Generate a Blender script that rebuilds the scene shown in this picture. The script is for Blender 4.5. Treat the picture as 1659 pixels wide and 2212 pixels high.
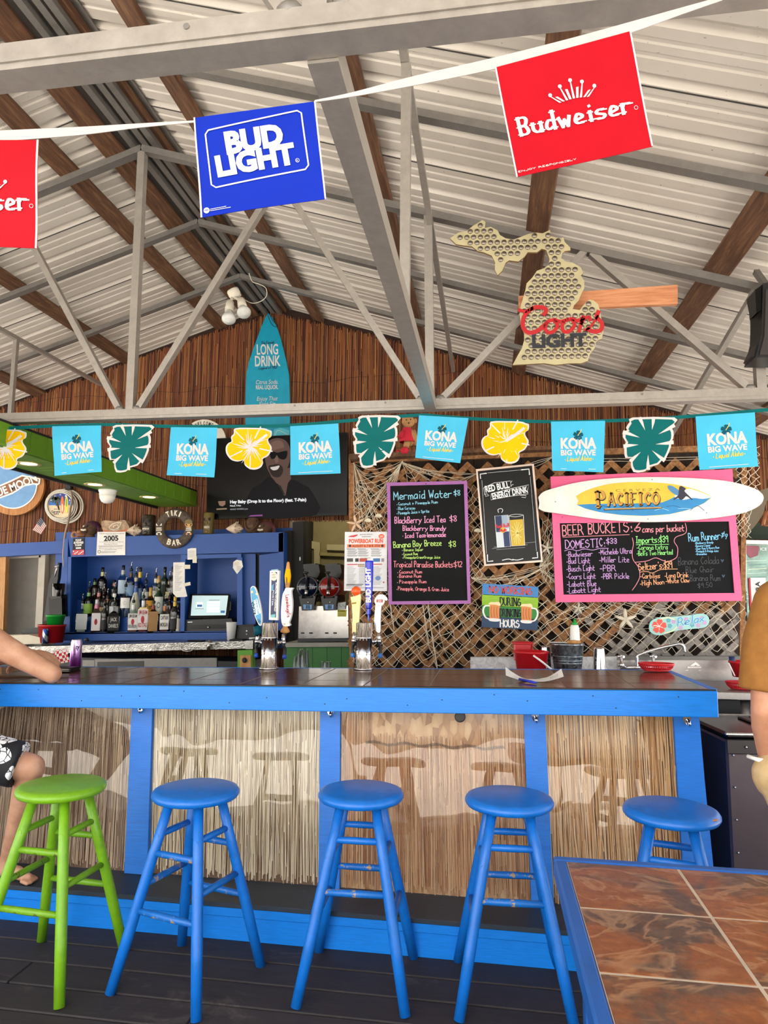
import bpy, math, random
from mathutils import Vector, Matrix
from mathutils.geometry import tessellate_polygon

for _o in list(bpy.data.objects):
    bpy.data.objects.remove(_o)
SC = bpy.context.scene
COL = SC.collection
rnd = random.Random(7)

# ------------------------------------------------------------------ camera
F, CX, CY = 1470.0, 829.5, 1106.0
def _basis():
    d = Vector(((1055 - CX) / F, (1290 - CY) / F, 1.0)).normalized()
    up = Vector((0, -1, 0)); up = (up - d * up.dot(d)).normalized()
    X = (-up).cross(d)
    r = math.radians(-0.5)
    X2 = math.cos(r) * X + math.sin(r) * (-up)
    Z2 = -(-math.sin(r) * X + math.cos(r) * (-up))
    return X2, d, Z2                      # camera-space directions of world X, Y, Z
BX, BY, BZ = _basis()
CAM = Vector((0, 0, 1.5))
def c2w(v):                               # camera (x right, y down, z forward) -> world direction
    return Vector((BX.dot(v), BY.dot(v), BZ.dot(v)))
cam_d = bpy.data.cameras.new('camera'); cam = bpy.data.objects.new('camera', cam_d); COL.objects.link(cam)
_r, _u, _b = c2w(Vector((1, 0, 0))), c2w(Vector((0, -1, 0))), c2w(Vector((0, 0, -1)))
cam.matrix_world = Matrix(((_r.x, _u.x, _b.x, CAM.x), (_r.y, _u.y, _b.y, CAM.y), (_r.z, _u.z, _b.z, CAM.z), (0, 0, 0, 1)))
cam_d.sensor_fit = 'VERTICAL'; cam_d.sensor_height = 36.0; cam_d.lens = F / 2212 * 36.0
cam_d.clip_start = 0.05; cam_d.clip_end = 300
SC.camera = cam

# ------------------------------------------------------------------ light and exposure
SC.view_settings.view_transform = 'Standard'; SC.view_settings.look = 'None'
SC.view_settings.gamma = 1.0; SC.view_settings.use_curve_mapping = False
SC.view_settings.exposure = 0.52
W = bpy.data.worlds.new('sky'); SC.world = W; W.use_nodes = True
_n = W.node_tree.nodes; _l = W.node_tree.links
_bg = _n['Background']
_sky = _n.new('ShaderNodeTexSky'); _sky.sky_type = 'NISHITA'; _sky.sun_disc = False
_sky.sun_elevation = math.radians(52); _sky.sun_rotation = math.radians(200); _sky.air_density = 1.2; _sky.dust_density = 3.0
_hs = _n.new('ShaderNodeHueSaturation'); _hs.inputs['Saturation'].default_value = 0.45
_l.new(_sky.outputs[0], _hs.inputs['Color']); _l.new(_hs.outputs[0], _bg.inputs['Color'])
_bg.inputs['Strength'].default_value = 0.42
SUN_EL, SUN_AZ = math.radians(60), math.radians(205)      # sun behind the viewer and a little to the left
sun_d = bpy.data.lights.new('sun', 'SUN'); sun_d.energy = 15.5; sun_d.angle = math.radians(0.53); sun_d.color = (1, 0.965, 0.92)
sun = bpy.data.objects.new('sun', sun_d); COL.objects.link(sun)
_sd = Vector((math.sin(SUN_AZ) * math.cos(SUN_EL), math.cos(SUN_AZ) * math.cos(SUN_EL), math.sin(SUN_EL)))
sun.rotation_euler = _sd.to_track_quat('Z', 'Y').to_euler()
sun.location = _sd * 40
try:
    SC.cycles.max_bounces = 10; SC.cycles.diffuse_bounces = 5; SC.cycles.transparent_max_bounces = 24
    SC.cycles.use_denoising = True; SC.cycles.sample_clamp_indirect = 6.0
except Exception:
    pass

# ------------------------------------------------------------------ pixel rays and surfaces
def ray(px, py):
    return c2w(Vector(((px - CX) / F, (py - CY) / F, 1.0)))
def aty(px, py, Y):
    d = ray(px, py); return CAM + d * ((Y - CAM.y) / d.y)
def atz(px, py, z):
    d = ray(px, py); return CAM + d * ((z - CAM.z) / d.z)
def atx(px, py, x):
    d = ray(px, py); return CAM + d * ((x - CAM.x) / d.x)
class Plane:
    """a real plane in the scene that picture coordinates are laid on; off moves towards the viewer's side"""
    def __init__(s, p0, n):
        s.p0 = Vector(p0); s.n = Vector(n).normalized()
        if s.n.dot(CAM - s.p0) < 0: s.n = -s.n
    def __call__(s, px, py, off=0.0):
        d = ray(px, py); t = (s.p0 - CAM).dot(s.n) / d.dot(s.n)
        return CAM + d * t + s.n * off
def PY(Y): return Plane((0, Y, 0), (0, -1, 0))
def PZ(z): return Plane((0, 0, z), (0, 0, 1))
class Bowed(Plane):
    """a plane with a gentle bulge: bow(u, v) in metres over the pixel box"""
    def __init__(s, p0, n, box, fn):
        super().__init__(p0, n); s.box = box; s.fn = fn
    def __call__(s, px, py, off=0.0):
        u = (px - s.box[0]) / (s.box[2] - s.box[0]); v = (py - s.box[1]) / (s.box[3] - s.box[1])
        return super().__call__(px, py, 0) + s.n * (off + s.fn(u, v))
class Frame:
    """local 2-D axes in the world (metres): point = o + x*u + y*v + off*w"""
    def __init__(s, o, u, v, w):
        s.o, s.u, s.v, s.w = Vector(o), Vector(u), Vector(v), Vector(w)
    def __call__(s, x, y, off=0.0):
        return s.o + s.u * x + s.v * y + s.w * off
class Wrap:
    """label wrapped round an upright cylinder: x is arc length (0 faces the viewer), y is height"""
    def __init__(s, c, r, face=None):
        s.c, s.r = Vector(c), r
        d = (CAM - s.c) if face is None else Vector(face)
        s.a = math.atan2(d.y, d.x)
    def __call__(s, x, y, off=0.0):
        a = s.a + x / s.r; R = s.r + off
        return s.c + Vector((R * math.cos(a), R * math.sin(a), y))

# ------------------------------------------------------------------ materials
def lin(h):
    if isinstance(h, (tuple, list)): return tuple(h) + ((1,) if len(h) == 3 else ())
    h = h.lstrip('#'); r = [int(h[i:i + 2], 16) / 255 for i in (0, 2, 4)]
    return tuple((c / 12.92 if c <= 0.04045 else ((c + 0.055) / 1.055) ** 2.4) for c in r) + (1,)
_MC = {}
class NT:
    def __init__(s, name):
        s.m = bpy.data.materials.new(name); s.m.use_nodes = True
        s.nt = s.m.node_tree; s.b = s.nt.nodes['Principled BSDF']; s.out = s.nt.nodes['Material Output']
    def n(s, t, **k):
        q = s.nt.nodes.new(t)
        for a, v in k.items(): setattr(q, a, v)
        return q
    def l(s, a, b): s.nt.links.new(a, b)
    def coord(s, scale=(1, 1, 1), src='Object', rot=(0, 0, 0)):
        t = s.n('ShaderNodeTexCoord'); mp = s.n('ShaderNodeMapping')
        mp.inputs['Scale'].default_value = scale; mp.inputs['Rotation'].default_value = rot
        s.l(t.outputs[src], mp.inputs['Vector']); return mp.outputs[0]
    def noise(s, vec, sc=5, det=4, rough=0.55, dist=0.0):
        q = s.n('ShaderNodeTexNoise'); q.inputs['Scale'].default_value = sc; q.inputs['Detail'].default_value = det
        q.inputs['Roughness'].default_value = rough; q.inputs['Distortion'].default_value = dist
        s.l(vec, q.inputs['Vector']); return q.outputs[0]
    def ramp(s, fac, stops):
        q = s.n('ShaderNodeValToRGB'); e = q.color_ramp.elements
        while len(e) < len(stops): e.new(0.5)
        for i, (p, c) in enumerate(stops): e[i].position = p; e[i].color = lin(c)
        s.l(fac, q.inputs[0]); return q.outputs[0]
    def mix(s, fac, a, b, mode='MIX'):
        q = s.n('ShaderNodeMix', data_type='RGBA', blend_type=mode)
        if isinstance(fac, (int, float)): q.inputs[0].default_value = fac
        else: s.l(fac, q.inputs[0])
        for i, v in ((6, a), (7, b)):
            if isinstance(v, (str, tuple)): q.inputs[i].default_value = lin(v)
            else: s.l(v, q.inputs[i])
        return q.outputs[2]
    def math(s, op, a, b=None, clamp=False):
        q = s.n('ShaderNodeMath', operation=op, use_clamp=clamp)
        for i, v in enumerate((a, b)):
            if v is None: continue
            if isinstance(v, (int, float)): q.inputs[i].default_value = v
            else: s.l(v, q.inputs[i])
        return q.outputs[0]
    def set(s, **k):
        for a, v in k.items():
            i = s.b.inputs[a.replace('_', ' ')]
            if isinstance(v, (int, float)): i.default_value = v
            elif isinstance(v, (str, tuple)): i.default_value = lin(v)
            else: s.l(v, i)
    def bump(s, h, strength=0.3, dist=0.01):
        q = s.n('ShaderNodeBump'); q.inputs['Strength'].default_value = strength; q.inputs['Distance'].default_value = dist
        s.l(h, q.inputs['Height']); s.l(q.outputs[0], s.b.inputs['Normal'])
def flat(col, rough=0.6, metal=0.0, name=None, spec=0.5, emit=0.0, var=0.06):
    key = (col, rough, metal, spec, emit)
    if key in _MC: return _MC[key]
    t = NT(name or 'paint_%s' % str(col).strip('#'))
    if var and not emit:
        nz = t.noise(t.coord(), 9, 3)
        c = lin(col); lo = tuple(max(0, x * (1 - var * 2)) for x in c[:3]); hi = tuple(min(1, x * (1 + var)) for x in c[:3])
        t.set(Base_Color=t.ramp(nz, [(0.3, lo), (0.7, hi)]))
    else: t.set(Base_Color=col)
    t.set(Roughness=rough, Metallic=metal); t.b.inputs['Specular IOR Level'].default_value = spec
    if emit: t.set(Emission_Color=col, Emission_Strength=emit)
    _MC[key] = t.m; return t.m
def paintwood(name, col, rough=0.42, wear=0.0, grain=(2, 2, 30), wearcol='#a98a62', gs=0.12):
    """brushed paint over wood grain, with chips of bare wood when wear > 0"""
    t = NT(name); v = t.coord(grain)
    g = t.noise(v, 6, 5, 0.6)
    c = lin(col)
    base = t.ramp(g, [(0.25, tuple(x * (1 - gs * 1.6) for x in c[:3])), (0.75, tuple(min(1, x * (1 + gs)) for x in c[:3]))])
    n2 = t.noise(t.coord(), 3.0, 4)
    base = t.mix(t.math('MULTIPLY', n2, 0.25), base, tuple(x * 0.72 for x in c[:3]))
    if wear > 0:
        w = t.noise(t.coord((1, 1, 1)), 26, 6, 0.7)
        wm = t.ramp(w, [(0.70 - wear * .15, (0, 0, 0)), (0.73 - wear * .15, (1, 1, 1))])
        base = t.mix(wm, base, wearcol)
    t.set(Base_Color=base, Roughness=rough); t.bump(g, 0.12, 0.004)
    return t.m
def wood(name, c0, c1, c2, grain=(14, 1.2, 14), rough=0.7, sc=4):
    t = NT(name); g = t.noise(t.coord(grain), sc, 6, 0.62, 0.6)
    n2 = t.noise(t.coord((1.5, 1.5, 1.5)), 2, 3)
    base = t.mix(t.math('MULTIPLY', n2, 0.5), t.ramp(g, [(0.28, c0), (0.5, c1), (0.74, c2)]), c0)
    t.set(Base_Color=base, Roughness=rough); t.bump(g, 0.35, 0.006); return t.m
def metal(name, col, rough=0.3, scr=0.12, bump=0.0, met=1.0):
    t = NT(name); g = t.noise(t.coord((3, 3, 3)), 7, 6, 0.7)
    c = lin(col)
    t.set(Base_Color=t.ramp(g, [(0.25, tuple(x * 0.72 for x in c[:3])), (0.75, c[:3])]), Metallic=met,
          Roughness=t.math('ADD', t.math('MULTIPLY', g, scr), rough - scr * 0.5))
    if bump: t.bump(g, bump, 0.004)
    return t.m
def glassmat(name, col=(1, 1, 1), rough=0.02, tint=0.85, fres=1.45):
    """thin clear sheet: lets light straight through and mirrors by Fresnel"""
    t = NT(name); tr = t.n('ShaderNodeBsdfTransparent'); gl = t.n('ShaderNodeBsdfGlossy'); mx = t.n('ShaderNodeMixShader'); fr = t.n('ShaderNodeLayerWeight')
    c = lin(col); tr.inputs[0].default_value = tuple(x * tint + (1 - tint) * 0 for x in c[:3]) + (1,)
    gl.inputs['Roughness'].default_value = rough; fr.inputs[0].default_value = .5
    r0 = ((fres - 1) / (fres + 1)) ** 2 * 1.4
    t.l(t.math('ADD', t.math('MULTIPLY', t.math('POWER', fr.outputs[1], 4.0), .85), r0), mx.inputs[0]); t.l(tr.outputs[0], mx.inputs[1]); t.l(gl.outputs[0], mx.inputs[2]); t.l(mx.outputs[0], t.out.inputs[0])
    t.fr, t.gl = fr, gl; t.m['clear'] = 1
    return t

# ------------------------------------------------------------------ mesh builder
class MB:
    def __init__(s): s.v = []; s.f = []; s.mi = []; s.sm = []; s.mats = []
    def slot(s, m):
        for i, q in enumerate(s.mats):
            if q is m: return i
        s.mats.append(m); return len(s.mats) - 1
    def add(s, vs, fs, m, smooth=False):
        o = len(s.v); k = s.slot(m)
        s.v.extend(Vector(p) for p in vs)
        for f in fs: s.f.append([i + o for i in f]); s.mi.append(k); s.sm.append(smooth)
    def box(s, c, d, m, R=None, bev=0.0):
        x, y, z = (q / 2 for q in d); c = Vector(c)
        if bev <= 0:
            P = [Vector((a * x, b * y, e * z)) for e in (-1, 1) for b in (-1, 1) for a in (-1, 1)]
            Fc = [(0, 2, 3, 1), (4, 5, 7, 6), (0, 1, 5, 4), (2, 6, 7, 3), (0, 4, 6, 2), (1, 3, 7, 5)]
        else:
            b = min(bev, x * .98, y * .98, z * .98); P = []; Fc = []; idx = {}
            for sx in (-1, 1):
                for sy in (-1, 1):
                    for sz in (-1, 1):
                        for ax in range(3):
                            q = [sx * (x - b), sy * (y - b), sz * (z - b)]; q[ax] = (sx * x, sy * y, sz * z)[ax]
                            idx[(sx, sy, sz, ax)] = len(P); P.append(Vector(q))
            def quad(k): Fc.append(tuple(k))
            for sx in (-1, 1): quad([idx[(sx, a, e, 0)] for a, e in ((-1, -1), (1, -1), (1, 1), (-1, 1))][::sx])
            for sy in (-1, 1): quad([idx[(a, sy, e, 1)] for a, e in ((-1, -1), (-1, 1), (1, 1), (1, -1))][::sy])
            for sz in (-1, 1): quad([idx[(a, e, sz, 2)] for a, e in ((-1, -1), (1, -1), (1, 1), (-1, 1))][::sz])
            for i in (-1, 1):
                for j in (-1, 1):
                    quad([idx[(i, j, -1, 0)], idx[(i, j, 1, 0)], idx[(i, j, 1, 1)], idx[(i, j, -1, 1)]])
                    quad([idx[(i, -1, j, 0)], idx[(i, 1, j, 0)], idx[(i, 1, j, 2)], idx[(i, -1, j, 2)]])
                    quad([idx[(-1, i, j, 1)], idx[(1, i, j, 1)], idx[(1, i, j, 2)], idx[(-1, i, j, 2)]])
                    for k in (-1, 1): Fc.append((idx[(i, j, k, 0)], idx[(i, j, k, 1)], idx[(i, j, k, 2)]))
        if R is not None: P = [R @ p for p in P]
        s.add([p + c for p in P], Fc, m)
    def hexa(s, P, m):                       # 8 corners: bottom 4 round, top 4 round
        s.add(P, [(3, 2, 1, 0), (4, 5, 6, 7), (0, 1, 5, 4), (1, 2, 6, 5), (2, 3, 7, 6), (3, 0, 4, 7)], m)
    def bar(s, a, b, w, h, m, up=(0, 0, 1)):  # square tube / board between two points
        a, b = Vector(a), Vector(b); d = (b - a).normalized(); up = Vector(up)
        x = d.cross(up)
        if x.length < 1e-4: x = d.cross(Vector((0, 1, 0)))
        x.normalize(); y = x.cross(d).normalized()
        o = [(-w / 2, -h / 2), (w / 2, -h / 2), (w / 2, h / 2), (-w / 2, h / 2)]
        s.hexa([a + x * p + y * q for p, q in o] + [b + x * p + y * q for p, q in o], m)
    def tube(s, pts, r, m, n=8, caps=True, closed=False, smooth=True):
        pts = [Vector(p) for p in pts]; N = len(pts); rs = r if isinstance(r, (list, tuple)) else [r] * N
        vs = []; prev = None
        for i, p in enumerate(pts):
            if closed: d = pts[(i + 1) % N] - pts[i - 1]
            else: d = pts[min(i + 1, N - 1)] - pts[max(i - 1, 0)]
            if d.length < 1e-9: d = Vector((0, 0, 1))
            d.normalize()
            if prev is None:
                x = d.cross(Vector((0, 0, 1)))
                if x.length < 0.05: x = d.cross(Vector((0, 1, 0)))
            else: x = prev - d * prev.dot(d)
            if x.length < 1e-6: x = d.orthogonal()
            x.normalize(); prev = x; y = d.cross(x)
            for k in range(n):
                a = 2 * math.pi * k / n; vs.append(p + (x * math.cos(a) + y * math.sin(a)) * rs[i])
        fs = []
        for i in range(N if closed else N - 1):
            j = (i + 1) % N
            for k in range(n): fs.append((i * n + k, i * n + (k + 1) % n, j * n + (k + 1) % n, j * n + k))
        s.add(vs, fs, m, smooth)
        if caps and not closed:
            o = len(s.v) - len(vs); k = s.slot(m)
            s.f.append([o + q for q in range(n)][::-1]); s.mi.append(k); s.sm.append(False)
            s.f.append([o + (N - 1) * n + q for q in range(n)]); s.mi.append(k); s.sm.append(False)
    def lathe(s, prof, m, c=(0, 0, 0), n=24, M=None, smooth=True, caps=True, sx=1.0, sy=1.0):
        """prof: list of (radius, height); m may be a list, one material for each band"""
        c = Vector(c); vs = []
        for r, h in prof:
            for k in range(n):
                a = 2 * math.pi * k / n; p = Vector((r * sx * math.cos(a), r * sy * math.sin(a), h))
                vs.append((M @ p if M is not None else p) + c)
        for i in range(len(prof) - 1):
            mm = m[min(i, len(m) - 1)] if isinstance(m, list) else m
            if i == 0: o = len(s.v); s.v.extend(vs)
            kk = s.slot(mm)
            for k in range(n):
                s.f.append([o + i * n + k, o + i * n + (k + 1) % n, o + (i + 1) * n + (k + 1) % n, o + (i + 1) * n + k]); s.mi.append(kk); s.sm.append(smooth)
        if caps:
            if prof[0][0] > 1e-6: s.f.append([o + q for q in range(n)][::-1]); s.mi.append(s.slot(m[0] if isinstance(m, list) else m)); s.sm.append(False)
            if prof[-1][0] > 1e-6: s.f.append([o + (len(prof) - 1) * n + q for q in range(n)]); s.mi.append(s.slot(m[-1] if isinstance(m, list) else m)); s.sm.append(False)
    def ball(s, c, r, m, n=16, M=None):
        r = r if isinstance(r, (tuple, list)) else (r, r, r); c = Vector(c); vs = []; h = n // 2
        for i in range(1, h):
            t = math.pi * i / h
            for k in range(n):
                a = 2 * math.pi * k / n
                vs.append(Vector((r[0] * math.sin(t) * math.cos(a), r[1] * math.sin(t) * math.sin(a), r[2] * math.cos(t))))
        top = len(vs); vs.append(Vector((0, 0, r[2]))); vs.append(Vector((0, 0, -r[2])))
        fs = [(i * n + k, (i + 1) * n + k, (i + 1) * n + (k + 1) % n, i * n + (k + 1) % n) for i in range(h - 2) for k in range(n)]
        fs += [(top, k, (k + 1) % n) for k in range(n)] + [(top + 1, (h - 2) * n + (k + 1) % n, (h - 2) * n + k) for k in range(n)]
        s.add([(M @ p if M is not None else p) + c for p in vs], fs, m, True)
    def grid(s, fn, nu, nv, m, smooth=True, closed_u=False):
        vs = [fn(i / nu, j / nv) for j in range(nv + 1) for i in range(nu + 1)]
        fs = [(j * (nu + 1) + i, j * (nu + 1) + i + 1, (j + 1) * (nu + 1) + i + 1, (j + 1) * (nu + 1) + i) for j in range(nv) for i in range(nu)]
        s.add(vs, fs, m, smooth)
    # ---- shapes drawn on a surface S(x, y, off)
    def poly(s, S, pts, m, off=0.001, sub=0):
        if sub: pts = dens(pts, sub)
        tri = tessellate_polygon([[Vector((p[0], p[1], 0)) for p in pts]])
        s.add([S(p[0], p[1], off) for p in pts], [tuple(t) for t in tri], m)
    def slab(s, S, pts, m, t, off=0.0, edge=None):
        """polygon with real thickness t: front at off, back at off - t"""
        tri = tessellate_polygon([[Vector((p[0], p[1], 0)) for p in pts]]); n = len(pts)
        s.add([S(p[0], p[1], off) for p in pts], [tuple(q) for q in tri], m)
        nrm = S(pts[0][0], pts[0][1], off) - S(pts[0][0], pts[0][1], off - t)
        fr = [S(p[0], p[1], off) for p in pts]
        if isinstance(S, (Plane, Frame)) and not isinstance(S, Bowed):
            s.add([p - nrm for p in fr], [tuple(q)[::-1] for q in tri], edge or m)
            bk = [p - nrm for p in fr]
        else:
            bk = [S(p[0], p[1], off - t) for p in pts]; s.add(bk, [tuple(q)[::-1] for q in tri], edge or m)
        s.add(fr + bk, [(i, (i + 1) % n, n + (i + 1) % n, n + i) for i in range(n)], edge or m)
    def ribbon(s, S, pts, w, m, off=0.0015, closed=False):
        P = [Vector((p[0], p[1])) for p in pts]; N = len(P)
        if N < 2: return
        L = []; R = []
        ws = w if isinstance(w, (list, tuple)) else [w] * N
        for i in range(N):
            if closed: a, b = P[i - 1], P[(i + 1) % N]
            else: a, b = P[max(i - 1, 0)], P[min(i + 1, N - 1)]
            d = b - a
            if d.length < 1e-9: d = Vector((1, 0))
            d.normalize(); n = Vector((-d.y, d.x)) * (ws[i] / 2)
            q = P[i].copy()
            if not closed and i == 0: q -= d * ws[i] * .4
            if not closed and i == N - 1: q += d * ws[i] * .4
            L.append(q + n); R.append(q - n)
        vs = [S(p.x, p.y, off) for p in L] + [S(p.x, p.y, off) for p in R]
        s.add(vs, [(i, (i + 1) % N, N + (i + 1) % N, N + i) for i in range(N if closed else N - 1)], m)
    def disc(s, S, c, r, m, off=0.001, n=20, ry=None, rot=0.0):
        ry = ry or r; cr, sr = math.cos(rot), math.sin(rot)
        s.poly(S, [(c[0] + r * math.cos(a) * cr - ry * math.sin(a) * sr, c[1] + r * math.cos(a) * sr + ry * math.sin(a) * cr) for a in (2 * math.pi * k / n for k in range(n))], m, off)
    def text(s, S, txt, p0, p1, h, m, off=0.0015, bold=0.0, shear=0.0, font='block', fit=True, flip=False):
        """lettering along the line p0-p1 (picture units), cap height h"""
        vs, fs, wid = glyphs(txt, bold, shear) if font == 'block' else slabglyphs(txt, bold, shear)
        p0, p1 = Vector(p0), Vector(p1); d = p1 - p0; L = d.length; d.normalize()
        up = Vector((d.y, -d.x))
        if flip: up = -up
        k = L / max(wid, 1e-6) if fit else h
        s.add([S(*(p0 + d * (x * k) + up * (y * h)), off) for x, y in vs], fs, m)
    def chalk(s, S, txt, p0, p1, h, w, m, off=0.0015, jit=0.06, shear=0.0, seed=None, join=False):
        """handwritten lettering made of single strokes"""
        R = random.Random(seed if seed is not None else hash_s(txt))
        st, wid = strokes(txt, R, jit, shear)
        p0, p1 = Vector(p0), Vector(p1); d = p1 - p0; L = d.length; d.normalize(); up = Vector((d.y, -d.x))
        k = L / max(wid, 1e-6)
        for sm, q in st:
            P = [p0 + d * (x * k) + up * (y * h) for x, y in q]; o = off + R.random() * .0004
            if sm: s.ribbon(S, P, w, m, o)
            else:
                for i in range(len(P) - 1): s.ribbon(S, P[i:i + 2], w, m, o)
    def build(s, name, parent=None, origin=None, smooth_all=None):
        me = bpy.data.meshes.new(name)
        if origin is None:
            xs = [v.x for v in s.v]; ys = [v.y for v in s.v]; zs = [v.z for v in s.v]
            origin = Vector(((min(xs) + max(xs)) / 2, (min(ys) + max(ys)) / 2, min(zs)))
        origin = Vector(origin)
        me.from_pydata([tuple(v - origin) for v in s.v], [], s.f)
        for m in s.mats: me.materials.append(m)
        me.polygons.foreach_set('material_index', s.mi); me.polygons.foreach_set('use_smooth', s.sm if smooth_all is None else [smooth_all] * len(s.sm))
        me.update()
        o = bpy.data.objects.new(name, me); COL.objects.link(o)
        place(o, origin, parent); return o
WPOS = {}
def place(o, loc, parent=None):
    WPOS[o.name] = Vector(loc)
    if parent is not None:
        o.parent = parent; o.location = Vector(loc) - WPOS[parent.name]
    else: o.location = loc
def tag(o, label, cat, group=None):
    o['label'] = label; o['category'] = cat
    if group: o['group'] = group
    return o
def thing(name, label, cat, loc, group=None):
    o = bpy.data.objects.new(name, None); COL.objects.link(o); o.empty_display_size = 0.05
    place(o, loc); return tag(o, label, cat, group)
def structure(o, label=None):
    o['kind'] = 'structure'
    if label: o['label'] = label
    return o
def copy_tree(o, parent=None):
    c = o.copy(); COL.objects.link(c)
    if parent is not None: c.parent = parent
    WPOS[c.name] = WPOS[o.name]
    for ch in list(o.children): copy_tree(ch, c)
    return c
def hash_s(t): return sum((i + 1) * ord(c) for i, c in enumerate(t)) % 99991
def dens(pts, step, closed=True):
    out = []; N = len(pts)
    for i in range(N if closed else N - 1):
        a, b = pts[i], pts[(i + 1) % N]; L = math.hypot(b[0] - a[0], b[1] - a[1]); k = max(1, int(L / step))
        out += [(a[0] + (b[0] - a[0]) * j / k, a[1] + (b[1] - a[1]) * j / k) for j in range(k)]
    if not closed: out.append(pts[-1])
    return out
def smooth2(pts, k=4, closed=False):
    """Catmull-Rom through the points"""
    N = len(pts); out = []
    if N < 3 and not closed: return list(pts)
    for i in range(N if closed else N - 1):
        g = (lambda j: pts[j % N]) if closed else (lambda j: pts[max(0, min(N - 1, j))])
        a, b, c, d = g(i - 1), g(i), g(i + 1), g(i + 2); dim = len(b)
        for j in range(k):
            t = j / k
            out.append(tuple(0.5 * (2 * b[e] + (c[e] - a[e]) * t + (2 * a[e] - 5 * b[e] + 4 * c[e] - d[e]) * t * t + (3 * b[e] - a[e] - 3 * c[e] + d[e]) * t ** 3) for e in range(dim)))
    if not closed: out.append(tuple(pts[-1]))
    return out
# ---- block lettering from the built-in font
_GC = {}
def glyphs(txt, bold=0.0, shear=0.0):
    key = (txt, bold, shear)
    if key in _GC: return _GC[key]
    c = bpy.data.curves.new('lettering', 'FONT'); c.body = txt; c.resolution_u = 3; c.offset = bold; c.shear = shear; c.fill_mode = 'FRONT'
    o = bpy.data.objects.new('lettering', c); COL.objects.link(o)
    bpy.context.view_layer.update()
    me = bpy.data.meshes.new_from_object(o.evaluated_get(bpy.context.evaluated_depsgraph_get()))
    vs = [(v.co.x, v.co.y) for v in me.vertices]; fs = [tuple(p.vertices) for p in me.polygons]
    bpy.data.objects.remove(o); bpy.data.curves.remove(c); bpy.data.meshes.remove(me)
    if vs:
        x0 = min(v[0] for v in vs); x1 = max(v[0] for v in vs); H = 0.7
        vs = [((x - x0) / H, y / H) for x, y in vs]; wid = (x1 - x0) / H
    else: wid = 1
    _GC[key] = (vs, fs, wid); return _GC[key]
# ---- hand lettering: each glyph is strokes of two-digit grid points; base line y=2, x-height 5, caps 8; ~ marks a curve
G = {
'a': '~35 15 03 12 33|35 32', 'b': '08 02|~04 15 34 33 12 02', 'c': '~35 15 03 12 32', 'd': '~35 15 03 12 33|38 32', 'e': '~03 34 25 15 03 12 32', 'f': '~38 27 22|05 35',
'g': '~35 15 03 12 33|~35 31 20 00', 'h': '08 02|~04 15 34 32', 'i': '15 12|17 17', 'j': '~25 21 10 00|27 27', 'k': '08 02|35 03|14 32', 'l': '18 12', 'm': '05 02|~04 15 24 22|~24 35 44 42',
'n': '05 02|~04 15 34 32', 'o': '~25 04 03 12 22 33 34 25', 'p': '05 00|~04 15 34 33 12 03', 'q': '~35 15 03 12 33|35 30', 'r': '05 02|~04 15 35', 's': '~35 15 04 33 22 02', 't': '~17 13 22 32|05 35',
'u': '~05 03 12 22 33|35 32', 'v': '05 22 45', 'w': '05 12 24 32 45', 'x': '05 32|02 35', 'y': '05 22|45 00', 'z': '05 35 02 32',
'A': '02 28 42|14 34', 'B': '02 08|~08 28 37 25 05|~05 25 33 22 02', 'C': '~37 28 17 05 13 22 33', 'D': '02 08|~08 28 46 44 22 02', 'E': '38 08 02 32|05 25', 'F': '38 08 02|05 25',
'G': '~37 28 16 04 22 43|43 45 25', 'H': '02 08|42 48|05 45', 'I': '08 28|18 12|02 22', 'J': '~38 33 22 03', 'K': '02 08|48 05 42', 'L': '08 02 32', 'M': '02 08 24 48 42', 'N': '02 08 42 48',
'O': '~28 06 04 22 44 46 28', 'P': '02 08|~08 28 36 25 05', 'Q': '~28 06 04 22 44 46 28|23 42', 'R': '02 08|~08 28 36 25 05|25 42', 'S': '~37 28 06 35 44 22 03', 'T': '08 48|28 22', 'U': '~08 04 22 44 48',
'V': '08 22 48', 'W': '08 12 26 32 48', 'X': '08 42|02 48', 'Y': '08 25 48|25 22', 'Z': '08 48 02 42',
'0': '~28 06 04 22 34 36 28', '1': '07 18 12', '2': '~07 28 36 02|02 32', '3': '~07 28 36 15|~15 34 22 03', '4': '28 04 44|38 32', '5': '38 08 05|~05 25 34 22 02', '6': '~38 15 03 22 34 25 04',
'7': '08 38 12', '8': '~25 07 28 37 25 03 22 33 25', '9': '~37 28 06 15 36|37 32', '$': '~37 17 06 34 23 03|29 21', ':': '14 15|12 12', '.': '12 12', ',': '12 01', '-': '04 24', '+': '04 34|16 12', "'": '18 17',
'&': '~43 07 18 27 03 12 42', '!': '18 14|12 12', '(': '~28 16 14 21', ')': '~08 16 14 01', '/': '02 38', '*': '04 34|16 12', ' ': ''}
def _glyph(ch):
    out = []
    for q in G.get(ch, '').split('|'):
        if not q: continue
        sm = q[0] == '~'; q = q.lstrip('~')
        p = [(int(a[0]) / 6.0, (int(a[1]) - 2) / 6.0) for a in q.split()]
        if len(p) == 2 and p[0] == p[1]: p[1] = (p[1][0] + .06, p[1][1] + .02)
        out.append((sm, p))
    wid = max([x for _, p in out for x, _ in p], default=0.3) if out else 0.3
    return out, wid
def strokes(txt, R, jit=0.05, shear=0.0):
    x = 0.0; out = []
    for ch in txt:
        g, w = _glyph(ch); dy = R.uniform(-1, 1) * jit * .5
        for sm, p in g:
            p = [(a + x + R.uniform(-1, 1) * jit * .35, b + dy + R.uniform(-1, 1) * jit * .35) for a, b in p]
            if sm: p = smooth2(p, 3)
            out.append((sm, [(a + shear * b, b) for a, b in p]))
        x += w + 0.2
    return out, max(x - 0.2, 0.01)
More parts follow.
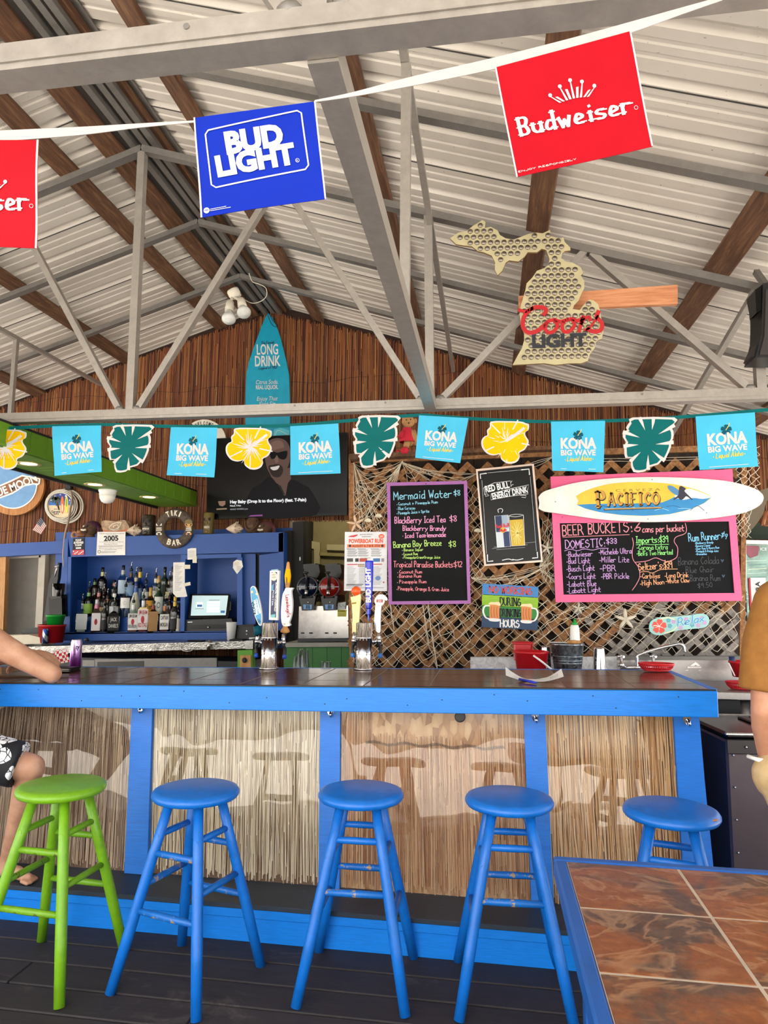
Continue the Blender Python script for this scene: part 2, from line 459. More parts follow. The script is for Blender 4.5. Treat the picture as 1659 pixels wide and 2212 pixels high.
def slabglyphs(txt, bold=0.16, shear=0.0):
    """heavy slab-serif lettering: wide strokes with bars on the stem ends"""
    mb = MB(); m = None; S = lambda a, b, o: Vector((a, b, 0)); x = 0.0
    for ch in txt:
        g, w = _glyph(ch)
        for sm, p in g:
            q = [(a + x, b) for a, b in p]; ends = (q[0], q[-1])
            if sm: q = smooth2(q, 5)
            ws = []
            for i in range(len(q)):
                a, b = q[max(i - 1, 0)], q[min(i + 1, len(q) - 1)]; dx, dy = abs(b[0] - a[0]), abs(b[1] - a[1])
                ws.append(bold * (0.45 + 0.55 * dy / max(1e-6, math.hypot(dx, dy))))
            if sm: mb.ribbon(S, q, ws, m, 0)
            else:
                for i in range(len(q) - 1):
                    dx, dy = abs(q[i + 1][0] - q[i][0]), abs(q[i + 1][1] - q[i][1]); mb.ribbon(S, q[i:i + 2], bold * (0.45 + 0.55 * dy / max(1e-6, math.hypot(dx, dy))), m, 0)
            for e, nb in ((ends[0], q[1]), (ends[1], q[-2])):
                if abs(e[0] - nb[0]) < .09 and any(abs(e[1] - yy) < .03 for yy in (0, .5, 1)):
                    yy = e[1] + (.035 if e[1] < .05 else -.035)
                    mb.ribbon(S, [(e[0] - bold * .75, yy), (e[0] + bold * .75, yy)], .075, m, 0)
        x += w + 0.2 + bold * .55
    vs = [(v.x + shear * v.y, v.y) for v in mb.v]; x0 = min(v[0] for v in vs); x1 = max(v[0] for v in vs)
    return [(a - x0, b) for a, b in vs], [tuple(f) for f in mb.f], x1 - x0
def remesh(mb, voxel, name, parent=None, smooth=6, mats=None, origin=None):
    """melt overlapping limbs into one continuous surface"""
    me = bpy.data.meshes.new('tmp'); me.from_pydata([tuple(v) for v in mb.v], [], mb.f); me.update()
    o = bpy.data.objects.new('tmp', me); COL.objects.link(o)
    r = o.modifiers.new('r', 'REMESH'); r.mode = 'VOXEL'; r.voxel_size = voxel
    sm = o.modifiers.new('s', 'SMOOTH'); sm.iterations = smooth; sm.factor = 0.5
    bpy.context.view_layer.update()
    ev = bpy.data.meshes.new_from_object(o.evaluated_get(bpy.context.evaluated_depsgraph_get()))
    bpy.data.objects.remove(o); bpy.data.meshes.remove(me)
    q = MB(); q.v = [v.co.copy() for v in ev.vertices]; q.f = [list(p.vertices) for p in ev.polygons]
    q.mi = [0] * len(q.f); q.sm = [True] * len(q.f); q.mats = mats or list(mb.mats)[:1]
    bpy.data.meshes.remove(ev)
    return q.build(name, parent, origin)
def limb(mb, pts, rs, m, n=12):
    """rounded tapering tube"""
    pts = [Vector(p) for p in pts]
    mb.tube(pts, list(rs), m, n)
    mb.ball(pts[0], rs[0], m, n); mb.ball(pts[-1], rs[-1], m, n)
    for p, r in zip(pts[1:-1], rs[1:-1]): mb.ball(p, r * .995, m, n)
# ------------------------------------------------------------------ shared materials
M_BLUE = paintwood('blue_brushed_paint', '#0480e4', 0.38)
M_BLUE_POST = paintwood('blue_post_paint', '#0674d8', 0.42)
M_BLUE_STOOL = paintwood('blue_stool_paint', '#0e6ecc', 0.36, wear=0.0, grain=(4, 4, 4))
M_BLUE_WORN = paintwood('worn_blue_rung_paint', '#0e6ac0', 0.42, wear=0.75, grain=(4, 4, 4))
M_GREEN_STOOL = paintwood('lime_stool_paint', '#78b01c', 0.36, grain=(4, 4, 4))
M_GREEN_WORN = paintwood('worn_lime_rung_paint', '#74a81c', 0.42, wear=0.65, grain=(4, 4, 4), wearcol='#5c5236')
M_CAB = paintwood('deep_blue_cabinet_paint', '#154c9c', 0.5)
M_GREENWOOD = paintwood('green_board_paint', '#2f6e2a', 0.55)
M_SOFFIT = paintwood('olive_green_paint', '#62921e', 0.5)
M_STEEL = metal('galvanised_steel', '#a8a29a', 0.42, 0.2, met=.45)
M_STEEL_D = metal('dull_galvanised_steel', '#85817c', 0.5, 0.25, met=.45)
M_CHROME = metal('chrome', '#e6e6e8', 0.07, 0.06)
M_BRUSHED = metal('brushed_stainless', '#c9c6c2', 0.28, 0.15)
M_PURLIN = wood('weathered_purlin_wood', '#412a1c', '#66442c', '#926c48', (10, 1.0, 10), 0.8)
M_LATT = wood('weathered_lattice_wood', '#553a24', '#9c6c40', '#c4935e', (9, 9, 9), 0.8)
M_RAWWOOD = wood('raw_pine', '#a4623c', '#c98a60', '#dba57c', (1.2, 14, 14), 0.65)
M_TANWOOD = wood('tan_wood', '#9a6a3a', '#c08a4e', '#d8aa70', (14, 14, 1.5), 0.6)
M_WHITE = flat('#f0efec', 0.5, name='white_vinyl')
M_BLACK = flat('#121214', 0.45, name='black_plastic')
M_BLACKG = flat('#0a0a0b', 0.22, name='black_gloss_plastic', spec=.25)
M_DARK = flat('#1b1714', 0.8, name='dark_stained_wood')
M_PAPER = flat('#e9e6e2', 0.75, name='white_paper')
M_INK = flat('#26262a', 0.8, name='black_ink', var=0)
M_GREYINK = flat('#77777c', 0.8, name='grey_ink', var=0)
M_REDPL = flat('#c4121f', 0.3, name='red_plastic')

# ------------------------------------------------------------------ floor and ground
def mat_deck():
    t = NT('dark_stained_deck'); g = t.noise(t.coord((1.2, 18, 8)), 5, 6, 0.65)
    base = t.ramp(g, [(0.25, '#1d191b'), (0.6, '#2f2a2c'), (0.85, '#443c3b')])
    w = t.noise(t.coord((1.0, 1.6, 1)), 3.2, 8, 0.75, 0.8)
    base = t.mix(t.ramp(w, [(0.58, (0, 0, 0)), (0.78, (0.55, 0.55, 0.55))]), base, '#8b8079')
    gi = t.n('ShaderNodeNewGeometry')
    base = t.mix(0.35, base, t.ramp(gi.outputs['Random Per Island'], [(0, '#1c181b'), (1, '#3c3534')]))
    t.set(Base_Color=base, Roughness=t.math('ADD', t.math('MULTIPLY', w, 0.35), 0.5)); t.bump(g, 0.3, 0.004); return t.m
mb = MB(); M_DECK = mat_deck(); y = -1.9
while y < 9.4:
    x = -7.4
    while x < 3.3:
        L = rnd.uniform(2.2, 4.9); x1 = min(x + L, 3.3)
        mb.box(((x + x1) / 2, y + 0.0735, -0.019), (x1 - x - 0.004, 0.147, 0.038), M_DECK, bev=0.004); x += L
    y += 0.155
structure(mb.build('floor'))
mb = MB(); M_SUBF = flat('#0e0c0b', 0.9, name='joist_shadow_gap')
mb.box((-2.05, 3.8, -0.06), (10.6, 11.2, 0.03), M_SUBF)  # sheet coloured near-black to stand for the shade between the boards
structure(mb.build('trim_1'), 'black sheet painted as shade under the deck boards')
t = NT('pale_gravel_ground'); nz = t.noise(t.coord((1, 1, 1)), 6, 8, 0.7)
t.set(Base_Color=t.ramp(nz, [(0.3, '#c2bbb0'), (0.7, '#e2dbd0')]), Roughness=0.95)
mb = MB(); mb.box((0, 0, -0.23), (160, 160, 0.3), t.m); structure(mb.build('ground'))

# ------------------------------------------------------------------ roof
XR, ZR, PIT = -2.35, 4.73, 0.32
def roofz(x): return ZR - PIT * abs(x - XR)
t = NT('white_ribbed_roof_metal'); nz = t.noise(t.coord((0.8, 0.8, 1)), 2.2, 5, 0.6); sp = t.noise(t.coord(), 55, 2)
base = t.ramp(nz, [(0.2, '#c2baaf'), (0.6, '#cec7bd'), (0.9, '#d6d0c8')])
base = t.mix(t.ramp(sp, [(0.70, (0, 0, 0)), (0.76, (.7, .7, .7))]), base, '#77706a')
t.set(Base_Color=base, Roughness=0.42)
M_ROOF = t.m; M_SEAM = flat('#3c3936', 0.8, name='dark_lap_seam')
PROF = [(0.0, 0.0), (0.032, 0.0), (0.052, 0.034), (0.078, 0.034), (0.098, 0.0), (0.152, 0.0), (0.160, 0.007), (0.180, 0.007), (0.188, 0.0), (0.228, 0.0), (0.236, 0.007), (0.256, 0.007), (0.264, 0.0)]
mb = MB()
Y0, Y1, PP = -2.7, 8.4, 0.3048
nper = int((Y1 - Y0) / PP) + 1
for side, xe in ((-1, -8.4), (1, 3.35)):
    vs = []; fs = []
    ys = [(Y0 + k * PP + a, h) for k in range(nper) for a, h in PROF]
    for yy, h in ys:
        for x in (XR, (XR + xe) / 2, xe): vs.append((x, yy, roofz(x) + h))
    for i in range(len(ys) - 1):
        for j in range(2): fs.append((i * 3 + j, i * 3 + j + 1, (i + 1) * 3 + j + 1, (i + 1) * 3 + j))
    mb.add(vs, fs, M_ROOF)
    for k in range(0, nper, 3):
        yy = Y0 + k * PP + 0.105
        mb.hexa([(XR, yy, roofz(XR) - .003), (xe, yy, roofz(xe) - .003), (xe, yy + .007, roofz(xe) - .003), (XR, yy + .007, roofz(XR) - .003),
                 (XR, yy, roofz(XR) + .002), (xe, yy, roofz(xe) + .002), (xe, yy + .007, roofz(xe) + .002), (XR, yy + .007, roofz(XR) + .002)], M_SEAM)
for sx in (-1, 1):                                             # folded ridge cap under the peak
    mb.hexa([(XR, Y0, ZR - .012), (XR + sx * .2, Y0, ZR - .012 - .2 * PIT), (XR + sx * .2, Y1, ZR - .012 - .2 * PIT), (XR, Y1, ZR - .012),
             (XR, Y0, ZR - .004), (XR + sx * .2, Y0, ZR - .004 - .2 * PIT), (XR + sx * .2, Y1, ZR - .004 - .2 * PIT), (XR, Y1, ZR - .004)], M_STEEL_D)
structure(mb.build('ceiling'))
# wooden purlins running front to back under the sheets
def purlin(x, w, lab):
    mb = MB(); sx = -1 if x < XR else 1
    z0 = 4.695 - PIT * abs(x - XR); u = Vector((sx, 0, -PIT)).normalized()
    R = Matrix((u, (0, 1, 0), u.cross(Vector((0, 1, 0))))).transposed()
    yb = (7.6 if x < 3 else 7.0); seg = [(-2.6, 1.9), (1.905, 5.4), (5.405, yb)]
    for a, b in seg:
        mb.box((x, (a + b) / 2, z0 + rnd.uniform(-.004, .002)), (w, b - a, 0.04), M_PURLIN, R, 0.004)
    tag(mb.build('roof_purlin'), lab, 'wood beam', 'wooden purlins under the metal roof')
for x, w, lab in ((-6.25, .14, 'brown wooden purlin under left roof slope, lowest toward the eave'),
                  (-5.14, .14, 'brown wooden purlin under left roof slope, ending above the far lower left corner'),
                  (-4.05, .14, 'brown wooden purlin under left roof slope, second up from the far corner'),
                  (-2.952, .14, 'brown wooden purlin on the left slope crossed by the truss left of the ridge'),
                  (-2.60, .15, 'brown wooden purlin right beside the ridge on its left side'),
                  (-2.265, .13, 'brown wooden purlin right beside the ridge on its right side'),
                  (-1.83, .13, 'brown wooden purlin on the right slope running behind the blue beer pennant'),
                  (-.68, .13, 'brown wooden purlin on the right slope beside the long steel tie'),
                  (.33, .14, 'brown wooden purlin running down behind the bottle cap state sign'),
                  (1.40, .15, 'brown wooden purlin on the right slope passing the far end of the pine board'),
                  (2.45, .14, 'brown wooden purlin near the right eave by the speaker')):
    purlin(x, w, lab)
# steel ridge tubes
mb = MB()
for dx, dz in ((-.085, -.05), (.075, -.05), (0.0, -.035)):
    mb.bar((XR + dx, -2.6, ZR + dz - .05), (XR + dx, 7.4, ZR + dz - .05), .045, .045, M_STEEL_D)
tag(mb.build('ridge_tube'), 'pair of grey steel tubes running along the roof ridge', 'steel tube')

# ------------------------------------------------------------------ trusses and rafters
def weld(mb, p): mb.ball(p, (.034, .03, .022), M_STEEL_D, 8)
def truss(Y, label):
    T = thing('steel_truss', label, 'truss', (XR, Y, 2.64), 'welded steel roof trusses')
    mb = MB()
    for dz, w, h in ((.010, .066, .046), (-.017, .056, .010), (-.0275, .066, .011)): mb.bar((-8.2, Y, 2.672 + dz), (3.2, Y, 2.672 + dz), w, h, M_STEEL)
    for x in (-6.0, -4.9, -1.2, -.62, .9, 2.4): mb.tube([(x, Y - .036, 2.69), (x, Y - .03, 2.69)], .007, M_STEEL_D, 8)
    mb.build('bottom_chord', T)
    for sx, xe in ((-1, -8.2), (1, 3.2)):
        mb = MB(); mb.bar((XR, Y, 4.565), (xe, Y, 4.565 - PIT * abs(xe - XR)), .045, .06, M_STEEL_D, (0, 1, 0)); mb.build('top_chord', T)
    def zt(x): return 4.55 - PIT * abs(x - XR)
    posts = [(-2.33, 2.7, XR, 4.55), (-.345, 2.7, -.36, zt(-.36)), (1.56, 2.7, 1.56, zt(1.56)), (-4.36, 2.7, -4.36, zt(-4.36)), (-6.3, 2.7, -6.3, zt(-6.3))]
    for a, b, c, d in posts:
        mb = MB(); mb.bar((a, Y, b), (c, Y, d), .052, .05, M_STEEL, (0, 1, 0)); mb.build('web_post', T)
    webs = [(-2.28, -1.37), (-.40, -1.33), (-.28, .60), (1.50, .64), (-2.40, -3.33), (-4.31, -3.37), (-4.41, -5.3), (-6.25, -5.36), (1.62, 2.5)]
    for a, c in webs:
        mb = MB(); mb.bar((a, Y, 2.70), (c, Y, zt(c)), .04, .048, M_STEEL, (0, 1, 0)); weld(mb, (a, Y - .01, 2.712)); mb.build('web_diagonal', T)
    return T
truss(1.255, 'nearest grey steel truss, its thick bottom chord crossing high overhead')
truss(4.085, 'grey welded steel truss above the bar with the teal pennant line hung under it')
def rafter(Y, label):
    mb = MB()
    for xe in (-8.2, 3.2):
        mb.bar((XR, Y, 4.565), (xe, Y, 4.565 - PIT * abs(xe - XR)), .04, .055, M_STEEL_D, (0, 1, 0))
    tag(mb.build('steel_rafter'), label, 'rafter', 'bare steel rafters between the trusses')
rafter(2.2, 'thin steel rafter just beyond the nearest truss overhead')
rafter(3.16, 'thin steel rafter passing behind the red and blue beer pennants')
rafter(5.02, 'thin steel rafter crossing the roof between the bar truss and the flood lamps')
rafter(5.99, 'thin steel rafter whose peak holds the twin flood lamps')
def tie(name, pts, w, label, grp=None):
    mb = MB()
    for a, b in pts: mb.bar(a, b, w, w, M_STEEL, (0, 0, 1) if abs(a[2] - b[2]) < 1 else (0, 1, 0))
    tag(mb.build(name), label, 'steel brace', grp)
tie('steel_tie', [((-.34, 1.29, 2.665), (-.34, 4.05, 2.665))], .068, 'thick steel tie running from the nearest truss back to the truss above the bar')
tie('steel_tie', [((-.345, 1.29, 3.86), (-.345, 6.95, 3.86))], .036, 'thin steel tie high up running back along the right roof slope')
tie('steel_post', [((-.34, 2.74, 2.70), (-.34, 2.74, 3.84))], .042, 'slim steel post standing on the thick tie, reaching the roof')
tie('steel_tie', [((-4.36, 4.12, 3.87), (-4.36, 6.98, 3.87))], .036, 'thin steel tie along the left roof slope, meeting the reed wall')
tie('steel_post', [((-4.36, 5.55, 2.76), (-4.36, 5.55, 3.85))], .038, 'slim steel post hanging from the left tie beside the reed wall')
tie('steel_brace', [((1.56, 4.12, 3.28), (1.56, 6.9, 2.72))], .036, 'slim steel diagonal brace slanting back behind the right truss webs')

# ------------------------------------------------------------------ reed wall
YW = 7.0
def mat_reed():
    t = NT('split_reed'); gi = t.n('ShaderNodeNewGeometry'); rpi = gi.outputs['Random Per Island']
    base = t.ramp(rpi, [(0.0, '#43262e'), (0.2, '#7a4530'), (0.42, '#b06a38'), (0.64, '#c07c42'), (0.8, '#8a4c40'), (0.94, '#cf9858'), (1.0, '#d8b478')])
    g = t.noise(t.coord((60, 60, 3)), 4, 4)
    t.set(Base_Color=t.mix(t.math('MULTIPLY', g, 0.45), base, '#3a2420'), Roughness=0.55); return t.m
M_REED = mat_reed()
mb = MB(); M_REEDBACK = flat('#2e1b15', 0.9, name='reed_backing'); M_WIRE = flat('#1d1512', 0.7, name='dark_wire')
def zbot(x):
    if x < -4.72: return 2.02
    if x < -2.1: return 0.02
    if x < -1.22: return 2.30
    return 0.02
def zw(x): return roofz(x) - 0.004
for x0, x1 in ((-8.0, -4.72), (-4.72, XR), (XR, -2.1), (-2.1, -1.22), (-1.22, 3.2)):
    xm = (x0 + x1) / 2; zb = zbot(xm)
    mb.hexa([(x0, YW + .02, zb), (x1, YW + .02, zb), (x1, YW + .06, zb), (x0, YW + .06, zb), (x0, YW + .02, zw(x0)), (x1, YW + .02, zw(x1)), (x1, YW + .06, zw(x1)), (x0, YW + .06, zw(x0))], M_REEDBACK)
x = -8.0
while x < 3.2:
    w = rnd.uniform(.0022, .0046); zb = zbot(x) - rnd.uniform(0, .03); zt = zw(x) - rnd.uniform(.02, .075) - .05 * math.exp(-((x - XR) / .8) ** 2); z = zb
    while z < zt:
        L = rnd.uniform(.5, 1.7); z1 = min(z + L, zt); ln = rnd.uniform(-.012, .012); yy = YW + rnd.uniform(-.006, .012)
        vs = []
        for q, zz in ((0, z), (1, z1)):
            xx = x + ln * (q - .5) * (z1 - z); vs += [(xx - w, yy + .006, zz), (xx, yy - w * .9, zz), (xx + w, yy + .006, zz)]
        mb.add(vs, [(0, 1, 4, 3), (1, 2, 5, 4)], M_REED, True); z = z1 + .002
    x += w * 1.55
for k in range(8):
    zz = 1.3 + .36 * k + .05 * math.sin(k * 2)
    for x0, x1 in ((-8, -4.75), (-4.7, -1.25), (-1.2, 3.1)):
        pts = [(x0 + (x1 - x0) * i / 30, YW - .011, zz + .05 * math.sin(i * .9 + k) * .4 + .03 * (x0 + (x1 - x0) * i / 30)) for i in range(31)]
        if zz + .02 > zbot((x0 + x1) / 2) + .05: mb.tube([p for p in pts if p[2] < zw(p[0]) - .08 and p[2] > zbot(p[0]) + .03] or pts[:2], .0016, M_WIRE, 4)
structure(mb.build('wall_back'))

# dark board wall behind the lattice
YL = 5.2
t = NT('dark_vertical_boards'); g = t.noise(t.coord((9, 1, 1)), 3, 3)
t.set(Base_Color=t.ramp(g, [(0.3, '#1a120d'), (0.7, '#3a2a1e')]), Roughness=0.85)
mb = MB()
for k in range(24):
    x0 = -1.07 + k * .121
    mb.box((x0 + .06, YL + .12 + (k % 2) * .01, 1.3), (.117, .022, 2.6), t.m)
mb.box((.4, YL + .15, 1.3), (2.92, .012, 2.6), M_DARK)
structure(mb.build('wall_middle'))

# ------------------------------------------------------------------ bar counter
def zb(x): return 1.099 + 0.0199 * x
XB0, XB1, YB0, YB1 = -4.3, 0.957, 3.15, 3.95
def skew(mb, i0=0):
    for v in mb.v[i0:]: v.z += 0.0199 * v.x
def mat_bartile():
    t = NT('dark_glazed_tile'); n1 = t.noise(t.coord((1, 2.5, 1)), 5, 8, 0.7, 1.0); gi = t.n('ShaderNodeNewGeometry')
    base = t.ramp(n1, [(0.3, '#2f1c16'), (0.5, '#55332a'), (0.7, '#7b4a36')])
    base = t.mix(0.35, base, t.ramp(gi.outputs['Random Per Island'], [(0, '#2c1a14'), (1, '#6e4434')]))
    t.set(Base_Color=base, Roughness=0.16); t.bump(t.noise(t.coord((4, 14, 1)), 5, 4), 0.10, 0.003); return t.m
BAR = thing('bar_counter', 'long blue tiki bar with brown tiled top and thatch front panels', 'bar counter', (-1.65, 3.4, 0.0))
M_BT = mat_bartile(); M_GROUT = flat('#8f7d70', 0.8, name='tan_grout')
mb = MB()
mb.box(((XB0 + XB1) / 2, (YB0 + YB1) / 2, 1.0785), (XB1 - XB0 - .03, YB1 - YB0 - .03, .04), M_GROUT)
x = XB1 - .022
while x > XB0:
    w = .3 if x - .3 > XB0 else x - XB0
    for k, (ya, yb) in enumerate(((3.165, 3.36), (3.3635, 3.655), (3.6585, 3.935))):
        mb.box((x - w / 2, (ya + yb) / 2, 1.0955), (w - .0045, yb - ya - .001, .009), M_BT, bev=.0015)
    x -= .302
skew(mb); mb.build('tiled_top', BAR)
mb = MB(); mb.box(((XB0 + XB1) / 2, YB0 + .004, 1.0405), (XB1 - XB0, .036, .109), M_BLUE, bev=.003)
for k in range(26):
    xx = XB0 + .1 + k * .2 + rnd.uniform(-.06, .06); zz = rnd.choice((1.07, 1.02, 1.045))
    mb.tube([(xx, YB0 - .0145, zz), (xx, YB0 - .011, zz)], .0032, M_INK, 6)
skew(mb); mb.build('fascia', BAR)
mb = MB(); mb.box(((XB0 + XB1) / 2, YB0 + .004, 1.0965), (XB1 - XB0 - .004, .022, .006), M_BLACK); skew(mb); mb.build('dark_edge_strip', BAR)
mb = MB(); mb.box((XB1 - .007, (YB0 + YB1) / 2 + .01, 1.0455), (.03, YB1 - YB0 - .02, .111), M_BLUE, bev=.002); skew(mb); mb.build('end_trim', BAR)
mb = MB(); mb.box(((XB0 + XB1) / 2, YB1 - .006, 1.0455), (XB1 - XB0, .03, .11), M_BLUE, bev=.002); skew(mb); mb.build('back_trim', BAR)
# leaning front: the plane of posts and panels
FP = Plane((0, 3.27, .157), (0, -1, 0.098))
def fz(x, z, off): return Vector((x, 3.27 + (z - .157) * .098, z)) + FP.n * off
def frontslab(mb, x0, x1, z0, z1, m, off, t, xb0=None, xb1=None):
    xb0 = x0 if xb0 is None else xb0; xb1 = x1 if xb1 is None else xb1
    mb.hexa([fz(xb0, z0, off), fz(xb1, z0, off), fz(xb1, z0, off - t), fz(xb0, z0, off - t), fz(x0, z1, off), fz(x1, z1, off), fz(x1, z1, off - t), fz(x0, z1, off - t)], m)
def frontx(px, py): return FP(px, py).x
PX = [(frontx(286, 1530), frontx(330, 1530), frontx(272, 1890), frontx(321, 1890)),
      (frontx(692, 1535), frontx(735, 1535), frontx(690, 1910), frontx(735, 1915)),
      (frontx(1130, 1545), frontx(1176, 1545), frontx(1147, 1930), frontx(1195, 1930))]
end = (frontx(1454, 1560), frontx(1508, 1560), frontx(1472, 1860), frontx(1536, 1860))
PX = [(-3.78, -3.68, -3.78, -3.68), (-2.9, -2.8, -2.9, -2.8)] + PX + [end]
for a, b, c, d in PX:
    mb = MB(); z1 = 1.05
    kx = (z1 - .157) / (.98 - .2)
    frontslab(mb, a, b, .157, z1 + .02 * a, M_BLUE_POST, .019, .038, c, d); mb.build('post', BAR)
hooks = [(309, 1524), (716, 1532), (1155, 1543), (1481, 1550)]
M_HOOK = M_CHROME
for px, py in hooks:
    c = FP(px, py, .022); mb = MB()
    S = Frame(c, (1, 0, 0), (0, 0, 1), FP.n)
    mb.slab(S, [(.0 + .017 * math.cos(a) , .03 * math.sin(a)) for a in [2 * math.pi * k / 18 for k in range(18)]], M_HOOK, .004, off=.002)
    for ex, ez in ((-.007, .016), (.008, .014), (.0, -.018)): mb.ball(S(ex, ez, .002), .0035, M_INK, 6)
    mb.tube([S(.002, -.008, .002), S(.004, -.014, .018), S(.005, -.026, .024), S(.005, -.034, .016), S(.004, -.03, .008)], [.006, .006, .0055, .005, .004], M_HOOK, 8)
    h = mb.build('bag_hook', BAR); h['label'] = 'chrome hook under the bar edge'
# thatch panels behind clear sheets
def mat_straw(name, cols):
    t = NT(name); gi = t.n('ShaderNodeNewGeometry')
    base = t.ramp(gi.outputs['Random Per Island'], [(i / (len(cols) - 1), c) for i, c in enumerate(cols)])
    g = t.noise(t.coord((1, 1, 1)), 3.0, 3)
    t.set(Base_Color=t.mix(t.math('MULTIPLY', g, .5), base, cols[1]), Roughness=0.7); return t.m
STRAW = [mat_straw('greyed_straw', ['#6d5440', '#9c8064', '#c0a480', '#d6be9a', '#87695a']),
         mat_straw('pale_straw', ['#75593c', '#c4ab84', '#e0cfaa', '#eee2c6', '#a98c62']),
         mat_straw('russet_straw', ['#74482c', '#a87046', '#cc9a6a', '#e2c090', '#8f5c3a']),
         mat_straw('golden_straw', ['#8a5a34', '#c8935a', '#e2b880', '#ecd0a2', '#a8744a'])]
t = NT('chipboard_backing'); vo = t.n('ShaderNodeTexVoronoi'); vo.inputs['Scale'].default_value = 34
t.l(t.coord((1, 1, .45), rot=(0, .5, 0)), vo.inputs['Vector'])
t.set(Base_Color=t.mix(.6, t.ramp(vo.outputs['Distance'], [(0.0, '#d2a878'), (0.6, '#a8784a')]), t.ramp(vo.outputs['Color'], [(.2, '#8a5a34'), (.5, '#c0905e'), (.8, '#dcb888')])), Roughness=.7)
M_OSB = t.m
gp = glassmat('clear_plastic_sheet', (0.97, 0.98, 1), 0.012, .96, 1.5)
_nz = gp.noise(gp.coord((1, 1, 1)), 1.8, 2); _bp = gp.n('ShaderNodeBump'); _bp.inputs['Strength'].default_value = .5; _bp.inputs['Distance'].default_value = .022
gp.l(_nz, _bp.inputs['Height']); gp.l(_bp.outputs[0], gp.gl.inputs['Normal']); 
M_PLEXI = gp.m
spans = [(PX[0], PX[1], 0), (PX[1], PX[2], 0), (PX[2], PX[3], 1), (PX[3], PX[4], 2), (PX[4], PX[5], 3)]
for pa, pb, k in spans:
    x0, x1 = pa[1], pb[0]; x0b, x1b = pa[3], pb[2]
    mb = MB(); frontslab(mb, x0, x1, .157, 1.06, M_OSB if k == 2 else flat('#6b4c33', .8, name='straw_backing'), -.012, .012, x0b, x1b)
    n = int((x1 - x0) / .0042)
    for lay in range(2):
        for i in range(n):
            xx = x0 + (i + rnd.random()) / n * (x1 - x0); w = rnd.uniform(.0011, .0026)
            za, zc = rnd.uniform(.157, .2), rnd.uniform(.99, 1.045)
            if lay: za = rnd.uniform(.16, .9); zc = min(za + rnd.uniform(.1, .5), 1.04)
            u = (xx - x0) / (x1 - x0)
            if k == 2:
                if .17 < u < .86:
                    top = .80 if .62 < u else .82
                    if zc > top: zc = top + rnd.uniform(-.03, .03) + (.12 if u > .75 else 0) * rnd.random()
                    if za > .74: continue
                if lay and rnd.random() < .5: continue
            f = (x1b - x0b) / (x1 - x0); tilt = rnd.uniform(-.03, .03) * (1.6 if lay else .5); ph = rnd.uniform(0, 6)
            vs = []; N = 4
            for j in range(N + 1):
                q = j / N; zz = za + (zc - za) * q; e = (1.0 - zz) / .84
                cx = xx + ((x0b + (xx - x0) * f) - xx) * e + tilt * (q - .5) * (zc - za) + .0022 * math.sin(ph + q * 5)
                o = -.006 + rnd.uniform(-.001, .001) + lay * .0025
                vs += [fz(cx - w, zz, o), fz(cx + w, zz, o)]
            mb.add(vs, [(2 * j, 2 * j + 1, 2 * j + 3, 2 * j + 2) for j in range(N)], STRAW[k])
    if k == 2:
        for i in range(110):
            xx = x0 + (.15 + .75 * i / 110) * (x1 - x0); zz = .80 + .006 * math.sin(i * .25)
            mb.tube([fz(xx, zz + .006, 0), fz(xx + .004, zz - .006, .001)], .0012, M_WIRE, 4)
    p = mb.build('thatch_panel', BAR); p['label'] = ('greyish brown thatch panel', 'pale straw thatch panel', 'russet thatch panel with bare chipboard patch', 'golden brown thatch panel')[k]
    mb = MB(); mb.grid(lambda u, v: fz((x0b + (x0 - x0b) * v) * (1 - u) + (x1b + (x1 - x1b) * v) * u, .158 + v * .888, .004), 1, 1, M_PLEXI, False)
    mb.build('clear_cover_sheet', BAR)
    if k == 2:
        mb = MB(); c = FP(994, 1548, .006); mb.lathe([(.0, 0), (.024, 0), (.026, .004), (.02, .006), (0, .006)], flat('#3d3a3a', .5, name='dark_rubber'), c, 20, FP.n.to_track_quat('Z', 'Y').to_matrix()); mb.build('round_vent_plug', BAR)
# end panel and foot step
mb = MB(); x1 = PX[-1][1]; mb.hexa([fz(x1 - .02, .0, 0), fz(x1 + .03, 0, 0), (x1 + .05, 3.9, 0), (x1, 3.9, 0), fz(x1 - .02, 1.04, 0), fz(x1, 1.04, 0), (x1, 3.9, 1.04), (x1 - .02, 3.9, 1.04)], M_BLUE_POST); mb.build('end_panel', BAR)
STEPW = paintwood('scuffed_dark_step_paint', '#27323f', 0.5, wear=.25, grain=(1.5, 20, 4), wearcol='#5b5a58')
mb = MB(); mb.box((-1.66, 3.185, .147), (5.3, .30, .02), STEPW, bev=.003); mb.build('step_tread', BAR)
mb = MB(); mb.box((-1.66, 3.05, .118), (5.3, .022, .038), M_BLUE, bev=.003); mb.box((-1.66, 3.058, .05), (5.3, .016, .1), M_BLUE); mb.build('step_riser', BAR)
mb = MB(); mb.box((-1.66, 3.95, .5), (5.2, .02, .98), M_DARK); mb.build('back_board', BAR)

